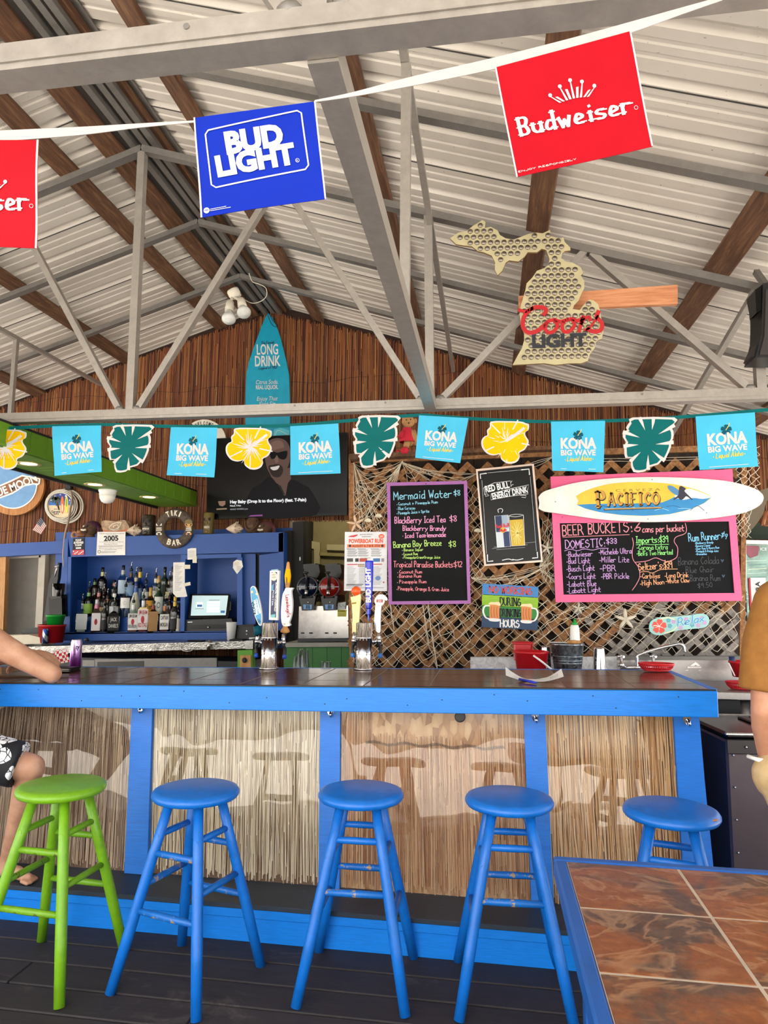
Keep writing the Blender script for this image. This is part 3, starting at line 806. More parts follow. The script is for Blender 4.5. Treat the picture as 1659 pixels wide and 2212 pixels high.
# ------------------------------------------------------------------ bar stools
def stool_parts(root, mp, mw, flip=False):
    mb = MB(); mb.lathe([(.0, .682), (.150, .682), (.166, .687), (.173, .697), (.173, .706), (.166, .717), (.150, .722), (0, .722)], mp, n=48); mb.build('seat', root, (0, 0, .70))
    legs = []
    for k in range(4):
        a = math.pi / 2 * k; t = Vector((.098 * math.cos(a), .098 * math.sin(a), .684)); b = Vector((.285 * math.cos(a), .285 * math.sin(a), 0.0)); legs.append((t, b))
        mb = MB(); mb.tube([b, b.lerp(t, .3), b.lerp(t, .7), t], [.0195, .0215, .0205, .019], mp, 14); mb.build('leg', root, b)
    for k in range(4):
        hs = (.49, .285) if (k % 2 == 0) != flip else (.555, .375)
        for h in hs:
            (t0, b0), (t1, b1) = legs[k], legs[(k + 1) % 4]; p = b0.lerp(t0, h / .684); q = b1.lerp(t1, h / .684)
            mb = MB(); e = (q - p).normalized() * .018; mb.tube([p - e, p.lerp(q, .5), q + e], [.0115, .0135, .0115], mw if h < .52 else mp, 10); mb.build('rung', root, p)
STG = 'wooden bar stools in front of the bar'
def stool(x, y, ang, label, mp=M_BLUE_STOOL, mw=M_BLUE_WORN, flip=False):
    r = thing('bar_stool', label, 'bar stool', (0, 0, 0), STG); stool_parts(r, mp, mw, flip)
    r.location = (x, y, 0); r.rotation_euler = (0, 0, math.radians(ang)); return r
gst = stool(-1.745, 2.69, -49, 'lime green wooden bar stool', M_GREEN_STOOL, M_GREEN_WORN, True)
bst = stool(-1.178, 2.73, -60, 'blue wooden bar stool standing next to the lime green stool', flip=True)
for x, y, a, lab in ((-.517, 2.83, -43 + 90, 'blue wooden bar stool in front of the russet thatch panel'),
                     (.074, 2.855, -42 + 90, 'blue wooden bar stool with worn lower rung beside the tiled table corner'),
                     (.672, 2.815, 32, 'blue wooden bar stool half hidden behind the tiled table, chip on seat rim'),
                     (-2.60, 2.80, 20, 'blue wooden bar stool under the seated person in floral shorts')):
    c = copy_tree(bst); c.location = (x, y, 0); c.rotation_euler = (0, 0, math.radians(a)); c['label'] = lab
    if 'chip' in lab:
        mb = MB(); v = Matrix.Rotation(math.radians(-a), 3, 'Z') @ Vector((.122, -.112, .716)); mb.ball(v, (.019, .008, .0022), M_RAWWOOD, 10); mb.ball(v + Vector((.012, .010, 0)), (.009, .006, .002), M_RAWWOOD, 8); k_ = mb.build('paint_chip'); k_.parent = c; k_['label'] = 'bare wood chip'

# ------------------------------------------------------------------ tiled table in the near right corner
TB = thing('dining_table', 'square table with rusty brown slate tiles and blue painted rim', 'table', (.82, 1.45, 0))
def mat_slate():
    t = NT('rusty_slate_tile'); gi = t.n('ShaderNodeNewGeometry')
    v = t.n('ShaderNodeVectorMath', operation='ADD'); cb = t.n('ShaderNodeCombineXYZ')
    t.l(t.math('MULTIPLY', gi.outputs['Random Per Island'], 40.0), cb.inputs[0]); t.l(t.coord((1, 1.3, 1)), v.inputs[0]); t.l(cb.outputs[0], v.inputs[1])
    n1 = t.noise(v.outputs[0], 3.4, 8, 0.62, .5); n2 = t.noise(v.outputs[0], 3.6, 4, 0.6, 1.2); n3 = t.noise(v.outputs[0], 24, 6, .7)
    base = t.ramp(n3, [(0.3, '#743f22'), (0.55, '#92552c'), (0.75, '#a86f44')])
    base = t.mix(t.ramp(n1, [(0.47, (0, 0, 0)), (0.57, (.92, .92, .92))]), base, t.ramp(n3, [(.3, '#3e302a'), (.7, '#6a5446')]))
    base = t.mix(t.ramp(n2, [(0.455, (0, 0, 0)), (0.5, (.5, .5, .5)), (.53, (0, 0, 0)), (.60, (0, 0, 0)), (.70, (.5, .5, .5))]), base, '#bd9068')
    t.set(Base_Color=base, Roughness=0.36); t.bump(n1, .15, .004); return t.m
M_SLATE = mat_slate(); X0, X1, Ya, Yb = .178, 1.46, .86, 2.122
M_RIM = paintwood('blue_table_paint', '#1a5cae', .4)
mb = MB(); r = .034
mb.box(((X0 + X1) / 2, Yb - r / 2, .735), (X1 - X0, r, .055), M_RIM, bev=.006); mb.box(((X0 + X1) / 2, Ya + r / 2, .735), (X1 - X0, r, .055), M_RIM, bev=.006)
mb.box((X0 + r / 2, (Ya + Yb) / 2, .735), (r, Yb - Ya - 2 * r, .055), M_RIM, bev=.006); mb.box((X1 - r / 2, (Ya + Yb) / 2, .735), (r, Yb - Ya - 2 * r, .055), M_RIM, bev=.006)
mb.build('table_rim', TB)
mb = MB(); mb.box(((X0 + X1) / 2, (Ya + Yb) / 2, .7388), (X1 - X0 - 2 * r, Yb - Ya - 2 * r, .04), flat('#c4b4a0', .8, name='table_grout'))
for i in range(5):
    for j in range(5):
        xa = X0 + r + .001 + i * .302; xb = min(xa + .2955, X1 - r - .001); yb = Yb - r - .001 - j * .291; ya = max(yb - .2845, Ya + r + .001)
        if xb - xa < .02 or yb - ya < .02: continue
        mb.box(((xa + xb) / 2, (ya + yb) / 2, .7555), (xb - xa, yb - ya, .009), M_SLATE, bev=.002)
mb.build('tile_top', TB)
for sx in (X0 + .1, X1 - .1):
    for sy in (Ya + .1, Yb - .1):
        mb = MB(); mb.box((sx, sy, .355), (.07, .07, .71), M_RIM, bev=.005); mb.build('leg', TB)
# ------------------------------------------------------------------ umbrellas added unseen behind the viewer to break up the reflected sunlight
M_CANV = flat('#d9d2c0', .8, name='cream_canvas')
for x, y, r, lab in ((-1.9, -3.6, 1.25, 'added cream umbrella out of view breaking up the sunlight, the left one'), (.9, -3.9, 1.2, 'added cream umbrella out of view breaking up the sunlight, the right one')):
    U = thing('added_umbrella', lab, 'umbrella', (x, y, -.08)); c = Vector((x, y, 2.55)); P = [c + Vector((math.cos(k * math.pi / 4) * r, math.sin(k * math.pi / 4) * r, -.45)) for k in range(8)]
    mb = MB(); mb.add([c] + P + [c + Vector((0, 0, .012))] + [p + Vector((0, 0, .012)) for p in P], [(0, 1 + k, 1 + (k + 1) % 8) for k in range(8)] + [(9, 10 + (k + 1) % 8, 10 + k) for k in range(8)], M_CANV); mb.build('canopy', U)
    mb = MB(); mb.tube([(x, y, -.05), (x, y, 2.6)], .024, M_STEEL, 10); mb.build('pole', U)
    mb = MB(); mb.lathe([(.28, -.08), (.28, -.03), (.05, .02), (.03, .12)], M_BLACK, (x, y, 0), 20); mb.build('base', U)
# ------------------------------------------------------------------ left back corner: lintel, door, soffit
S7 = PY(6.92)
def pslab(name, Y, pts, m, t, parent=None, **k):
    mb = MB(); mb.slab(PY(Y), pts, m, t); return mb.build(name, parent, **k)
structure(pslab('trim_2', 6.93, [(-220, 1186), (141, 1168), (141, 1195), (-220, 1213)], M_CAB, .10), 'blue board over the door opening')
mb = MB(); mb.slab(PY(7.25), [(-300, 1190), (120, 1190), (118, 1420), (-300, 1420)], flat('#76726a', .7, name='grey_door_paint'), .04)
D = structure(mb.build('door_1'), 'plain grey door leaf behind the counter')
mb = MB()
for q in ([(84, 1197), (98, 1197), (88, 1420), (72, 1420)], [(14, 1199), (88, 1196), (88, 1204), (14, 1207)]):
    mb.slab(PY(7.16), q, flat('#bdb6a6', .6, name='cream_frame_paint'), .08)
structure(mb.build('trim_3'), 'cream door frame')
mb = MB()
mb.slab(PY(7.02), [(121, 1194), (141, 1193), (138, 1262), (118, 1262)], M_TANWOOD, .06); mb.slab(PY(7.02), [(-60, 1200), (13, 1199), (4, 1420), (-60, 1420)], M_TANWOOD, .06)
structure(mb.build('trim_4'), 'varnished wood jambs beside the door')
mb = MB(); mb.slab(PY(7.30), [(96, 1190), (180, 1188), (180, 1430), (80, 1430)], flat('#2b2724', .8, name='dark_wall_paint'), .04); structure(mb.build('wall_left'))

SOF = thing('light_soffit', 'green beadboard soffit box with recessed lights on the upper left', 'soffit', (-3.36, 5.55, 2.45))
mb = MB(); xa, xb, ya, yb, za, zc_ = -3.585, -3.14, 3.3, 6.97, 2.455, 2.612
mb.box(((xa + xb) / 2, (ya + yb) / 2, za + .008), (xb - xa, yb - ya, .016), M_SOFFIT)
n = 32
for k in range(n):
    yy = ya + (k + .5) * (yb - ya) / n
    mb.box(((xa + xb) / 2, yy, za - .003), (xb - xa - .03, (yb - ya) / n - .007, .008), M_SOFFIT, bev=.003)
mb.build('soffit_bottom', SOF)
mb = MB(); mb.box((xb - .012, (ya + yb) / 2, (za + zc_) / 2), (.012, yb - ya, zc_ - za), M_SOFFIT)
for k in range(20):
    yy = ya + (k + .5) * (yb - ya) / 20
    mb.box((xb - .004, yy, (za + zc_) / 2), (.008, (yb - ya) / 20 - .005, zc_ - za), M_SOFFIT, bev=.002)
mb.box((xb + .003, (ya + yb) / 2, za + .008), (.01, yb - ya, .022), M_SOFFIT)
mb.build('soffit_side', SOF)
mb = MB(); mb.box((xa - .01, (ya + yb) / 2, za + .07), (.02, yb - ya, .19), M_DARK); mb.build('dark_side_board', SOF)['label'] = 'dark board on the hidden side'
mb = MB(); mb.box(((xa + xb) / 2, (ya + yb) / 2, zc_ + .008), (xb - xa, yb - ya, .016), M_DARK); mb.build('soffit_lid', SOF)
mb = MB(); mb.box(((xa + xb) / 2, ya - .008, (za + zc_) / 2), (xb - xa, .016, zc_ - za), M_SOFFIT); mb.build('soffit_end', SOF)
M_WARM = flat('#ffd98a', .4, name='warm_lamp_lens', emit=9)
for px, py in ((62, 1002), (205, 1047), (322, 1074)):
    c = atz(px, py, za - .008); mb = MB(); mb.lathe([(.058, 0), (.088, -.004), (.092, .0), (.092, .006)], flat('#c9b878', .5, name='cream_ring'), c, 28, caps=False); r = mb.build('recessed_light', SOF)
    mb = MB(); mb.lathe([(0, -.001), (.058, -.001), (.058, .002)], M_WARM, c, 24, caps=False); mb.build('lamp_lens', r)
c = atz(233, 1057, za); T_ = thing('dome_camera', 'white dome security camera under the green soffit', 'security camera', c)
mb = MB(); mb.lathe([(.082, -.004), (.082, -.018), (.074, -.03), (.074, -.055)], M_WHITE, c, 28); mb.build('housing', T_)
mb = MB(); mb.lathe([(.072, -.05), (.068, -.085), (.052, -.115), (.028, -.13), (0, -.134)], M_WHITE, c, 28); mb.build('dome', T_)

# ------------------------------------------------------------------ twin flood lamp at the ridge
lp = aty(505, 632, 5.93); FL = thing('flood_light', 'twin white flood lamps on a round box under the ridge', 'flood light', lp)
M_IV = flat('#dcd6c6', .45, name='ivory_plastic'); M_BULB = flat('#d8dad6', .25, name='frosted_bulb_glass')
Rb = Matrix.Rotation(math.radians(-25), 3, 'Y') @ Matrix.Rotation(math.radians(15), 3, 'X')
mb = MB(); mb.lathe([(.055, .03), (.06, .02), (.06, -.02), (.056, -.028), (.056, -.05), (.03, -.058)], M_IV, lp, 24, Rb); mb.build('junction_box', FL)
for (hx, hy), (bx, by), kind in (((497, 655), (494, 690), 0), ((521, 650), (527, 676), 1)):
    a = aty(hx, hy, 5.88); b = aty(bx, by, 5.80); d = (b - a).normalized(); R = d.to_track_quat('Z', 'Y').to_matrix()
    L = (b - a).length
    mb = MB(); mb.tube([lp + Vector((0, -.02, -.05)), a], .014, M_IV, 10); mb.lathe([(.02, -.03), (.036, -.01), (.04, .03), (.044, L * .5)], M_IV, a, 18, R); h = mb.build('lamp_holder', FL)
    mb = MB(); mb.lathe([(.024, L * .4), (.03, L * .6), (.056, L * .8), (.066, L * .95), (.064, L * 1.02), (.045, L * 1.12), (0, L * 1.17)], M_BULB, a, 24, R); mb.build('bulb', h)
mb = MB(); mb.tube(smooth2([tuple(aty(*p, 5.95)) for p in ((526, 646), (545, 655), (565, 650), (576, 638), (574, 622), (560, 614), (545, 608), (538, 590))], 4), .004, M_IV, 6)
tag(mb.build('lamp_cable'), 'thin pale cable looping from the twin flood lamps to the ridge', 'cable')

# ------------------------------------------------------------------ opening beside the cabinet, dim back room
mb = MB(); t_ = flat('#7a714f', .8, name='olive_wall_paint'); mb.slab(PY(8.5), [(560, 1000), (900, 1000), (900, 1460), (560, 1460)], t_, .05)
structure(mb.build('wall_far'), 'olive wall of the dim back room')
mb = MB(); cr = flat('#a39b78', .7, name='pale_trim_paint')
mb.slab(PY(8.44), [(655, 1165), (691, 1172), (690, 1450), (676, 1450), (678, 1186), (655, 1180)], cr, .05); mb.slab(PY(8.44), [(706, 1176), (760, 1177), (760, 1190), (706, 1188)], cr, .06); mb.slab(PY(8.44), [(690, 1193), (760, 1196), (760, 1203), (690, 1200)], flat('#8a8050', .7, name='olive_trim'), .04)
structure(mb.build('trim_5'), 'pale trim boards in the back room')
mb = MB(); mb.slab(PY(8.46), [(656, 1182), (677, 1186), (676, 1450), (656, 1450)], flat('#4d4a33', .8, name='olive_door'), .03); structure(mb.build('door_2'), 'dull olive door in the back room')
rl = bpy.data.lights.new('back_room_fill', 'POINT'); rl.energy = 14; rl.color = (1, .86, .6); rl.shadow_soft_size = .12
ro = bpy.data.objects.new('back_room_fill', rl); COL.objects.link(ro); ro.location = (-1.9, 7.75, 2.5)  # unseen point light added to brighten the back room
mb = MB(); mb.box((-1.6, 7.8, 2.72), (2.2, 1.5, .05), M_DARK); structure(mb.build('trim_6'), 'low ceiling of the back room')
mb = MB(); mb.box((-2.25, 7.8, 1.35), (.05, 1.5, 2.7), M_DARK); mb.box((-.95, 7.8, 1.35), (.05, 1.5, 2.7), M_DARK); structure(mb.build('wall_side'))
mb = MB(); mb.slab(PY(6.72), [(615, 1148), (629, 1146), (630, 1455), (615, 1455)], M_DARK, .1); tag(mb.build('timber_post'), 'dark brown timber post against the right side of the blue cabinet', 'post')
mb = MB(); mb.slab(PY(6.78), [(632, 1128), (655, 1126), (654, 1455), (633, 1455)], flat('#100e0d', .7, name='black_stain'), .12)
mb.ball(aty(648, 1207, 6.77), (.008, .004, .022), M_WHITE, 8); tag(mb.build('timber_post'), 'black timber post at the edge of the dim back room opening', 'post')

# ------------------------------------------------------------------ blue back bar cabinet
CB = thing('back_bar_cabinet', 'deep blue open cabinet holding the liquor bottles and till', 'cabinet', aty(380, 1372, 6.8))
YC = 6.6
def cab(name, pts, t, Y=YC, m=None):
    return pslab(name, Y, pts, m or M_CAB, t, CB)
cab('header_board', [(147, 1162), (612, 1150), (612, 1192), (153, 1203)], .03)
cab('top_board', [(147, 1161.5), (612, 1149.5), (612, 1152), (147, 1164)], .36, YC + .005)
cab('left_stile', [(147, 1203), (154, 1203), (150, 1369), (142, 1369)], .03); cab('left_side', [(139, 1164), (147, 1163), (142, 1383), (132, 1383)], .36, YC + .01)
cab('centre_stile', [(391, 1198), (401, 1198), (398, 1367), (389, 1367)], .30); cab('till_bay_head', [(401, 1199), (521, 1196), (521, 1204), (401, 1208)], .03)
cab('till_bay_stile', [(512, 1204), (523, 1204), (524, 1362), (512, 1362)], .03)
cab('till_bay_side', [(523, 1196), (552, 1197), (552, 1362), (523, 1362)], .02, YC + .06)
cab('door_panel', [(560, 1199), (602, 1194), (602, 1378), (560, 1380)], .02, YC + .05); cab('dark_gap', [(551, 1196), (561, 1196), (561, 1380), (551, 1380)], .02, YC + .12, M_BLACK)
cab('right_stile', [(602, 1152), (613, 1150), (612, 1380), (601, 1380)], .32)
cab('base_rail', [(134, 1371), (150, 1367), (613, 1364), (613, 1381), (134, 1384)], .05); cab('shelf_floor', [(140, 1366.5), (613, 1362), (613, 1365), (140, 1370)], .37)
cab('back_panel', [(120, 1150), (640, 1140), (640, 1400), (120, 1400)], .02, 6.975)
PYs = PY(YC)
t1 = aty(270, 1333, 6.72).z; t2 = aty(270, 1297, 6.81).z
for nm, zt, ya_ in (('lower_bottle_tier', t1, 6.70), ('upper_bottle_tier', t2, 6.80)):
    mb = MB(); xa_ = aty(153, 1300, ya_).x; xb_ = aty(389, 1300, ya_).x; mb.box(((xa_ + xb_) / 2, (ya_ + 6.96) / 2, (zt + 1.09) / 2), (xb_ - xa_, 6.96 - ya_, zt - 1.09), M_CAB); mb.build(nm, CB)

# ------------------------------------------------------------------ back counter with metal edge
def zc(x): return 1.081 + .0445 * (x + 2.131)
CT = thing('back_counter', 'dark back counter with worn diamond plate metal edge', 'counter', (-3.6, 6.3, 0))
mb = MB(); xa_, xb_ = -6.2, -2.06
def cq(x, y, dz): return (x, y, zc(x) + dz)
mb.hexa([cq(xa_, 6.06, -.055), cq(xb_, 6.06, -.055), cq(xb_, 6.62, -.055), cq(xa_, 6.62, -.055), cq(xa_, 6.06, 0), cq(xb_, 6.06, 0), cq(xb_, 6.62, 0), cq(xa_, 6.62, 0)], flat('#4a4c50', .25, name='dark_laminate', var=.15)); mb.build('worktop', CT)
dp = NT('diamond_plate'); vo = dp.n('ShaderNodeTexVoronoi'); vo.inputs['Scale'].default_value = 60; dp.l(dp.coord(), vo.inputs[0]); wn = dp.noise(dp.coord(), 14, 6, .7)
dp.set(Base_Color=dp.ramp(wn, [(.35, '#75736e'), (.6, '#b9b6b0')]), Metallic=.85, Roughness=.4); dp.bump(vo.outputs[0], .6, .004)
mb = MB(); mb.hexa([cq(xa_, 6.045, -.065), cq(xb_ - .06, 6.045, -.065), cq(xb_ - .06, 6.06, -.065), cq(xa_, 6.06, -.065), cq(xa_, 6.045, .003), cq(xb_ - .06, 6.045, .003), cq(xb_ - .06, 6.06, .003), cq(xa_, 6.06, .003)], dp.m)
mb.hexa([cq(xb_ - .13, 6.04, -.07), cq(xb_ - .06, 6.04, -.07), cq(xb_ - .06, 6.06, -.07), cq(xb_ - .13, 6.06, -.07), cq(xb_ - .13, 6.04, .006), cq(xb_ - .06, 6.04, .006), cq(xb_ - .06, 6.06, .006), cq(xb_ - .13, 6.06, .006)], M_BRUSHED)
mb.build('metal_edge', CT)
mb = MB(); p = aty(457, 1392, 6.03); mb.tube([p + Vector((-.02, 0, .035)), p + Vector((-.02, -.02, -.045))], .016, M_BRUSHED, 10); mb.box(p + Vector((0, -.01, .01)), (.09, .03, .012), M_BRUSHED)
mb.tube(smooth2([tuple(p + Vector(q)) for q in ((-.30, 0, -.03), (-.27, -.01, -.06), (-.2, -.01, -.065), (-.16, 0, -.03))], 4), .005, M_BRUSHED, 6); mb.build('can_opener_bracket', CT)
UC = thing('bar_cooler', 'black under-counter cooler with stainless trim behind the bar', 'cooler', (-3.4, 6.4, 0))
mb = MB(); mb.box((-3.65, 6.38, .455), (2.9, .46, .87), M_BLACK, bev=.006); mb.build('cooler_body', UC)
for q in ([(178, 1426), (205, 1426), (205, 1452), (178, 1452)], [(204, 1424), (468, 1421), (468, 1452), (204, 1452)]):
    pslab('stainless_trim', 6.14, q, M_STEEL_D, .02, UC)
pslab('dark_door', 6.135, [(210, 1430), (310, 1428), (310, 1452), (210, 1452)], flat('#3a3836', .4, name='dark_metal_panel', metal=.6), .01, UC)
GP = pslab('counter_leg', 6.02, [(513, 1405), (545, 1404), (545, 1475), (513, 1476)], paintwood('lime_post_paint', '#5a9a22', .5), .08); tag(GP, 'lime green counter leg with a wooden bottle opener plaque', 'post')
b = pslab('opener_plaque', 6.01, [(518, 1416), (542, 1415), (542, 1460), (518, 1460)], M_TANWOOD, .015, GP)
mb = MB(); c = aty(528, 1426, 6.0); mb.lathe([(.02, -.01), (.024, 0), (.012, .012)], M_INK, c, 14, Matrix.Rotation(math.pi / 2, 3, 'X')); mb.build('bottle_opener', b)
# bundle of dark boards on the counter end
mb = MB()
for k in range(3): mb.slab(PY(6.1 + .05 * k), [(535, 1389 - k * 3), (566, 1381 - k * 4), (566, 1386 - k * 4), (535, 1395 - k * 3)], M_BLACK, .3)
tag(mb.build('serving_mat'), 'black rubber bar mats lying at the right end of the back counter', 'bar mat')

# ------------------------------------------------------------------ frozen drink machine on its green cabinet
GC = thing('drink_stand', 'green boarded stand with grey top under the frozen drink machine', 'cabinet', aty(682, 1400, 5.9))
pslab('stand_top', 5.74, [(613, 1389), (770, 1388), (770, 1397), (613, 1398)], flat('#8d8a80', .4, name='grey_laminate'), .5, GC)
mb = MB()
for k in range(5): mb.slab(PY(5.77), [(613 + k * 31.3, 1398), (643.5 + k * 31.3, 1398), (643.5 + k * 31.3, 1687), (613 + k * 31.3, 1687)], M_GREENWOOD, .03)
mb.build('boarded_front', GC)
SL = thing('frozen_drink_machine', 'black and stainless two bowl frozen drink machine', 'drink machine', aty(700, 1388, 5.95))
S = PY(5.82)
M_MIR = metal('polished_panel', '#a8a6a4', .22, .15)
mb = MB(); mb.slab(S, [(646, 1310), (752, 1308), (753, 1378), (644, 1379)], M_MIR, .34); mb.build('stainless_front', SL)
mb = MB(); mb.slab(PY(5.815), [(643, 1379), (754, 1378), (754, 1385.5), (643, 1386.5)], M_BLACK, .32); mb.build('drip_base', SL)
for cx, col, nm in ((664, '#0a1026', 'blue slush'), (711, '#7a120e', 'red slush')):
    gm = flat(col, .08, name=nm.replace(' ', '_'))
    Ry = Matrix.Rotation(math.radians(90), 3, 'X')
    c = aty(cx, 1268, 5.80); r_ = .092
    mb = MB(); mb.lathe([(0, .0), (r_ * .9, .002), (r_, -.012), (r_, -.36)], gm, c, 32, Ry); bowl = mb.build('slush_bowl', SL); bowl['label'] = nm + ' in a clear round bowl'
    mb = MB(); mb.lathe([(r_ * .93, .004), (r_ * 1.03, .004), (r_ * 1.03, -.02), (r_ * .93, -.02)], flat('#33353c', .2, name='smoky_rim'), c, 32, Ry, caps=False)
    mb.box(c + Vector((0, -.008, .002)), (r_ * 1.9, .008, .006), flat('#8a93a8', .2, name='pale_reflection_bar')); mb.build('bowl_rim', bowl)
    mb = MB(); q = PY(5.76); mb.slab(q, [(cx - 15, 1306), (cx + 15, 1305), (cx + 18, 1288), (cx + 12, 1286), (cx + 12, 1292), (cx - 12, 1293), (cx - 12, 1286), (cx - 18, 1289)], M_BLACK, .06)
    mb.slab(q, [(cx - 14, 1306), (cx + 15, 1305), (cx + 13, 1318), (cx - 12, 1319)], M_BLACK, .05); sp = mb.build('tap_block', SL)
    mb = MB(); mb.slab(PY(5.755), [(cx - 9, 1306), (cx + 10, 1306), (cx + 9, 1316), (cx - 8, 1316)], flat('#4c86c0', .3, name='blue_display'), .004)
    for k in range(3): mb.slab(PY(5.752), [(cx - 3 + k * 3, 1307), (cx - 1.4 + k * 3, 1307), (cx - 1.4 + k * 3, 1315), (cx - 3 + k * 3, 1315)], M_INK, .002)
    mb.build('display', sp)
    mb = MB(); h = aty(cx - 1, 1262, 5.77); mb.tube([h, h + Vector((0, -.015, .06)), h + Vector((-.005, -.02, .095))], [.012, .01, .009], M_BLACK, 8); mb.ball(h + Vector((-.006, -.02, .1)), (.026, .018, .012), M_BLACK, 12)
    mb.tube([h, h + Vector((0, -.01, -.05))], .013, M_BLACK, 8); mb.tube([h + Vector((0, -.012, -.05)), h + Vector((0, -.012, -.1))], .015, M_BRUSHED, 10); mb.ball(aty(cx + 2, 1301, 5.752), (.007, .004, .007), M_BRUSHED, 8); mb.build('tap_handle', sp)
    mb = MB(); mb.slab(PY(5.98), [(cx - 7, 1222), (cx + 24, 1219), (cx + 27, 1236), (cx + 22, 1248), (cx - 2, 1249), (cx - 8, 1238)], M_BLACKG, .28); mb.slab(PY(6.0), [(cx - 9, 1219), (cx + 18, 1217), (cx + 19, 1226), (cx - 9, 1229)], M_BLACK, .24)
    mb.slab(PY(6.02), [(cx - 2, 1246), (cx + 24, 1244), (cx + 24, 1300), (cx - 2, 1300)], M_BLACKG, .2); mb.build('hopper', SL)
mb = MB()
for px in (650, 668, 702, 720): mb.slab(PY(5.813), [(px, 1366), (px + 7, 1366), (px + 7, 1369), (px, 1369)], M_INK, .004)
mb.build('vent_slot', SL)
mb = MB(); S = PY(5.812); mb.slab(S, [(729, 1317), (748, 1317), (747, 1332), (729, 1332)], flat('#c9c22e', .6, name='yellow_label'), .003)
mb.text(S, 'WARNING', (730, 1321.5), (746, 1321.5), 3, M_INK, .002, .02)
for k in range(3): mb.ribbon(S, [(731, 1324.5 + k * 2.6), (745, 1324.5 + k * 2.6)], .8, M_GREYINK, .002)
mb.build('warning_sticker', SL)['label'] = 'yellow warning sticker'
mb = MB(); S = PY(5.80); mb.slab(S, [(730, 1303), (747, 1300), (746, 1316), (730, 1317)], flat('#b9bdb8', .4, name='clear_tag'), .002); mb.ribbon(S, [(733, 1306), (737, 1312), (741, 1306), (745, 1311)], 1.2, M_GREYINK, .002); mb.build('care_tag', SL)

# ------------------------------------------------------------------ lattice screen with shelf
M_LATT_G = wood('greyed_lattice_wood', '#6a625a', '#98918a', '#b5aea6', (9, 9, 9), 0.85)
LX0, LX1, LZ0, LZ1 = -1.06, 1.80, .92, 2.52
LT = thing('lattice_screen', 'brown diagonal wood lattice screen behind the menu boards', 'lattice', (.37, YL, LZ0))
mb = MB(); mb2 = MB(); pit = .152
for s, yo in ((1, 0.0), (-1, .011)):
    c = -6.0
    while c < 6.0:
        # x = s*z + c clipped to the frame
        pts = []
        za_ = max(LZ0, min((LX0 - c) / s, (LX1 - c) / s)); zb_ = min(LZ1, max((LX0 - c) / s, (LX1 - c) / s))
        if zb_ - za_ > .06:
            n_ = max(1, int((zb_ - za_) / .8))
            a = Vector((s * za_ + c, YL + yo, za_)); b = Vector((s * zb_ + c, YL + yo, zb_))
            cut = 1.50 + rnd.uniform(-.12, .1)
            for u0, u1 in ((za_, min(cut, zb_)), (max(za_, cut), zb_)):
                if u1 - u0 < .02: continue
                p, q = Vector((s * u0 + c, YL + yo, u0)), Vector((s * u1 + c, YL + yo, u1))
                grey = (p.x + q.x) / 2 > .75 + rnd.uniform(-.2, .2) and u1 <= cut + .01
                mb.bar(p, q, .009, .043 + rnd.uniform(-.003, .003), M_LATT_G if grey else M_LATT, (0, 0, 1))
        c += pit
mb.build('diagonal_slats', LT)
for nm, q, t_ in (('top_rail', [(758, 985), (1200, 972), (1610, 960), (1610, 972), (1200, 985), (758, 1000)], .03), ('left_stile', [(753, 985), (764, 985), (764, 1450), (755, 1450)], .03), ('right_stile', [(1603, 960), (1614, 960), (1609, 1425), (1598, 1425)], .03)):
    pslab(nm, YL - .02, q, M_LATT, t_, LT)
mb = MB(); mb.slab(PY(YL - .12), [(755, 981), (905, 973), (905, 984), (755, 992)], M_PURLIN, .22); mb.slab(PY(YL - .12), [(905, 973), (1200, 962), (1200, 970), (905, 983)], M_PURLIN, .2); mb.build('shelf_board', LT)

# ------------------------------------------------------------------ fishing net
t = NT('net_twine'); t.set(Base_Color=t.ramp(t.noise(t.coord(), 12, 3), [(.3, '#cdbfa2'), (.7, '#f2ead8')]), Roughness=.8); M_NET = t.m
SN = PY(YL - .035); R_ = random.Random(5)
def netpatch(mb, x0, y0, x1, y1, nx, ny, amp, keep, warp=None):
    P = {}
    for j in range(ny + 1):
        for i in range(nx + 1):
            u, v = i / nx, j / ny
            x = x0 + (x1 - x0) * u + R_.uniform(-amp, amp); y = y0 + (y1 - y0) * v + R_.uniform(-amp, amp)
            if warp: x, y = warp(u, v, x, y)
            P[i, j] = (x, y)
    for j in range(ny):
        for i in range(nx + 1):
            for di in (-1, 1):
                if (i + j) % 2 == 0 and (i + di, j + 1) in P:
                    a, b = P[i, j], P[i + di, j + 1]
                    if R_.random() > .03 and keep(a) and keep(b):
                        o = R_.uniform(0, .012); m = ((a[0] + b[0]) / 2 + R_.uniform(-1, 1), (a[1] + b[1]) / 2 + R_.uniform(0, 2.2))
                        mb.tube([SN(*a, o), SN(*m, o + .002), SN(*b, o)], .0021, M_NET, 3, False)
mb = MB()
inl = lambda p: 757 < p[0] < 1612 and 975 < p[1] < 1446
netpatch(mb, 762, 1235, 1190, 1440, 34, 17, 1.8, inl, lambda u, v, x, y: (x + 10 * math.sin(v * 3 + u * 4) * (1 - v), y - 30 * (1 - v) * (.5 - u)))
netpatch(mb, 800, 1250, 1010, 1430, 13, 10, 4, inl, lambda u, v, x, y: (x + 22 * math.sin(v * 4), y + 10 * math.sin(u * 9)))
netpatch(mb, 1150, 1290, 1600, 1410, 30, 9, 2.6, inl, lambda u, v, x, y: (x + 8 * math.sin(v * 5 + u * 7), y + 14 * math.sin(u * 6) * (1 - v)))
netpatch(mb, 1180, 1300, 1560, 1340, 22, 4, 4, inl)
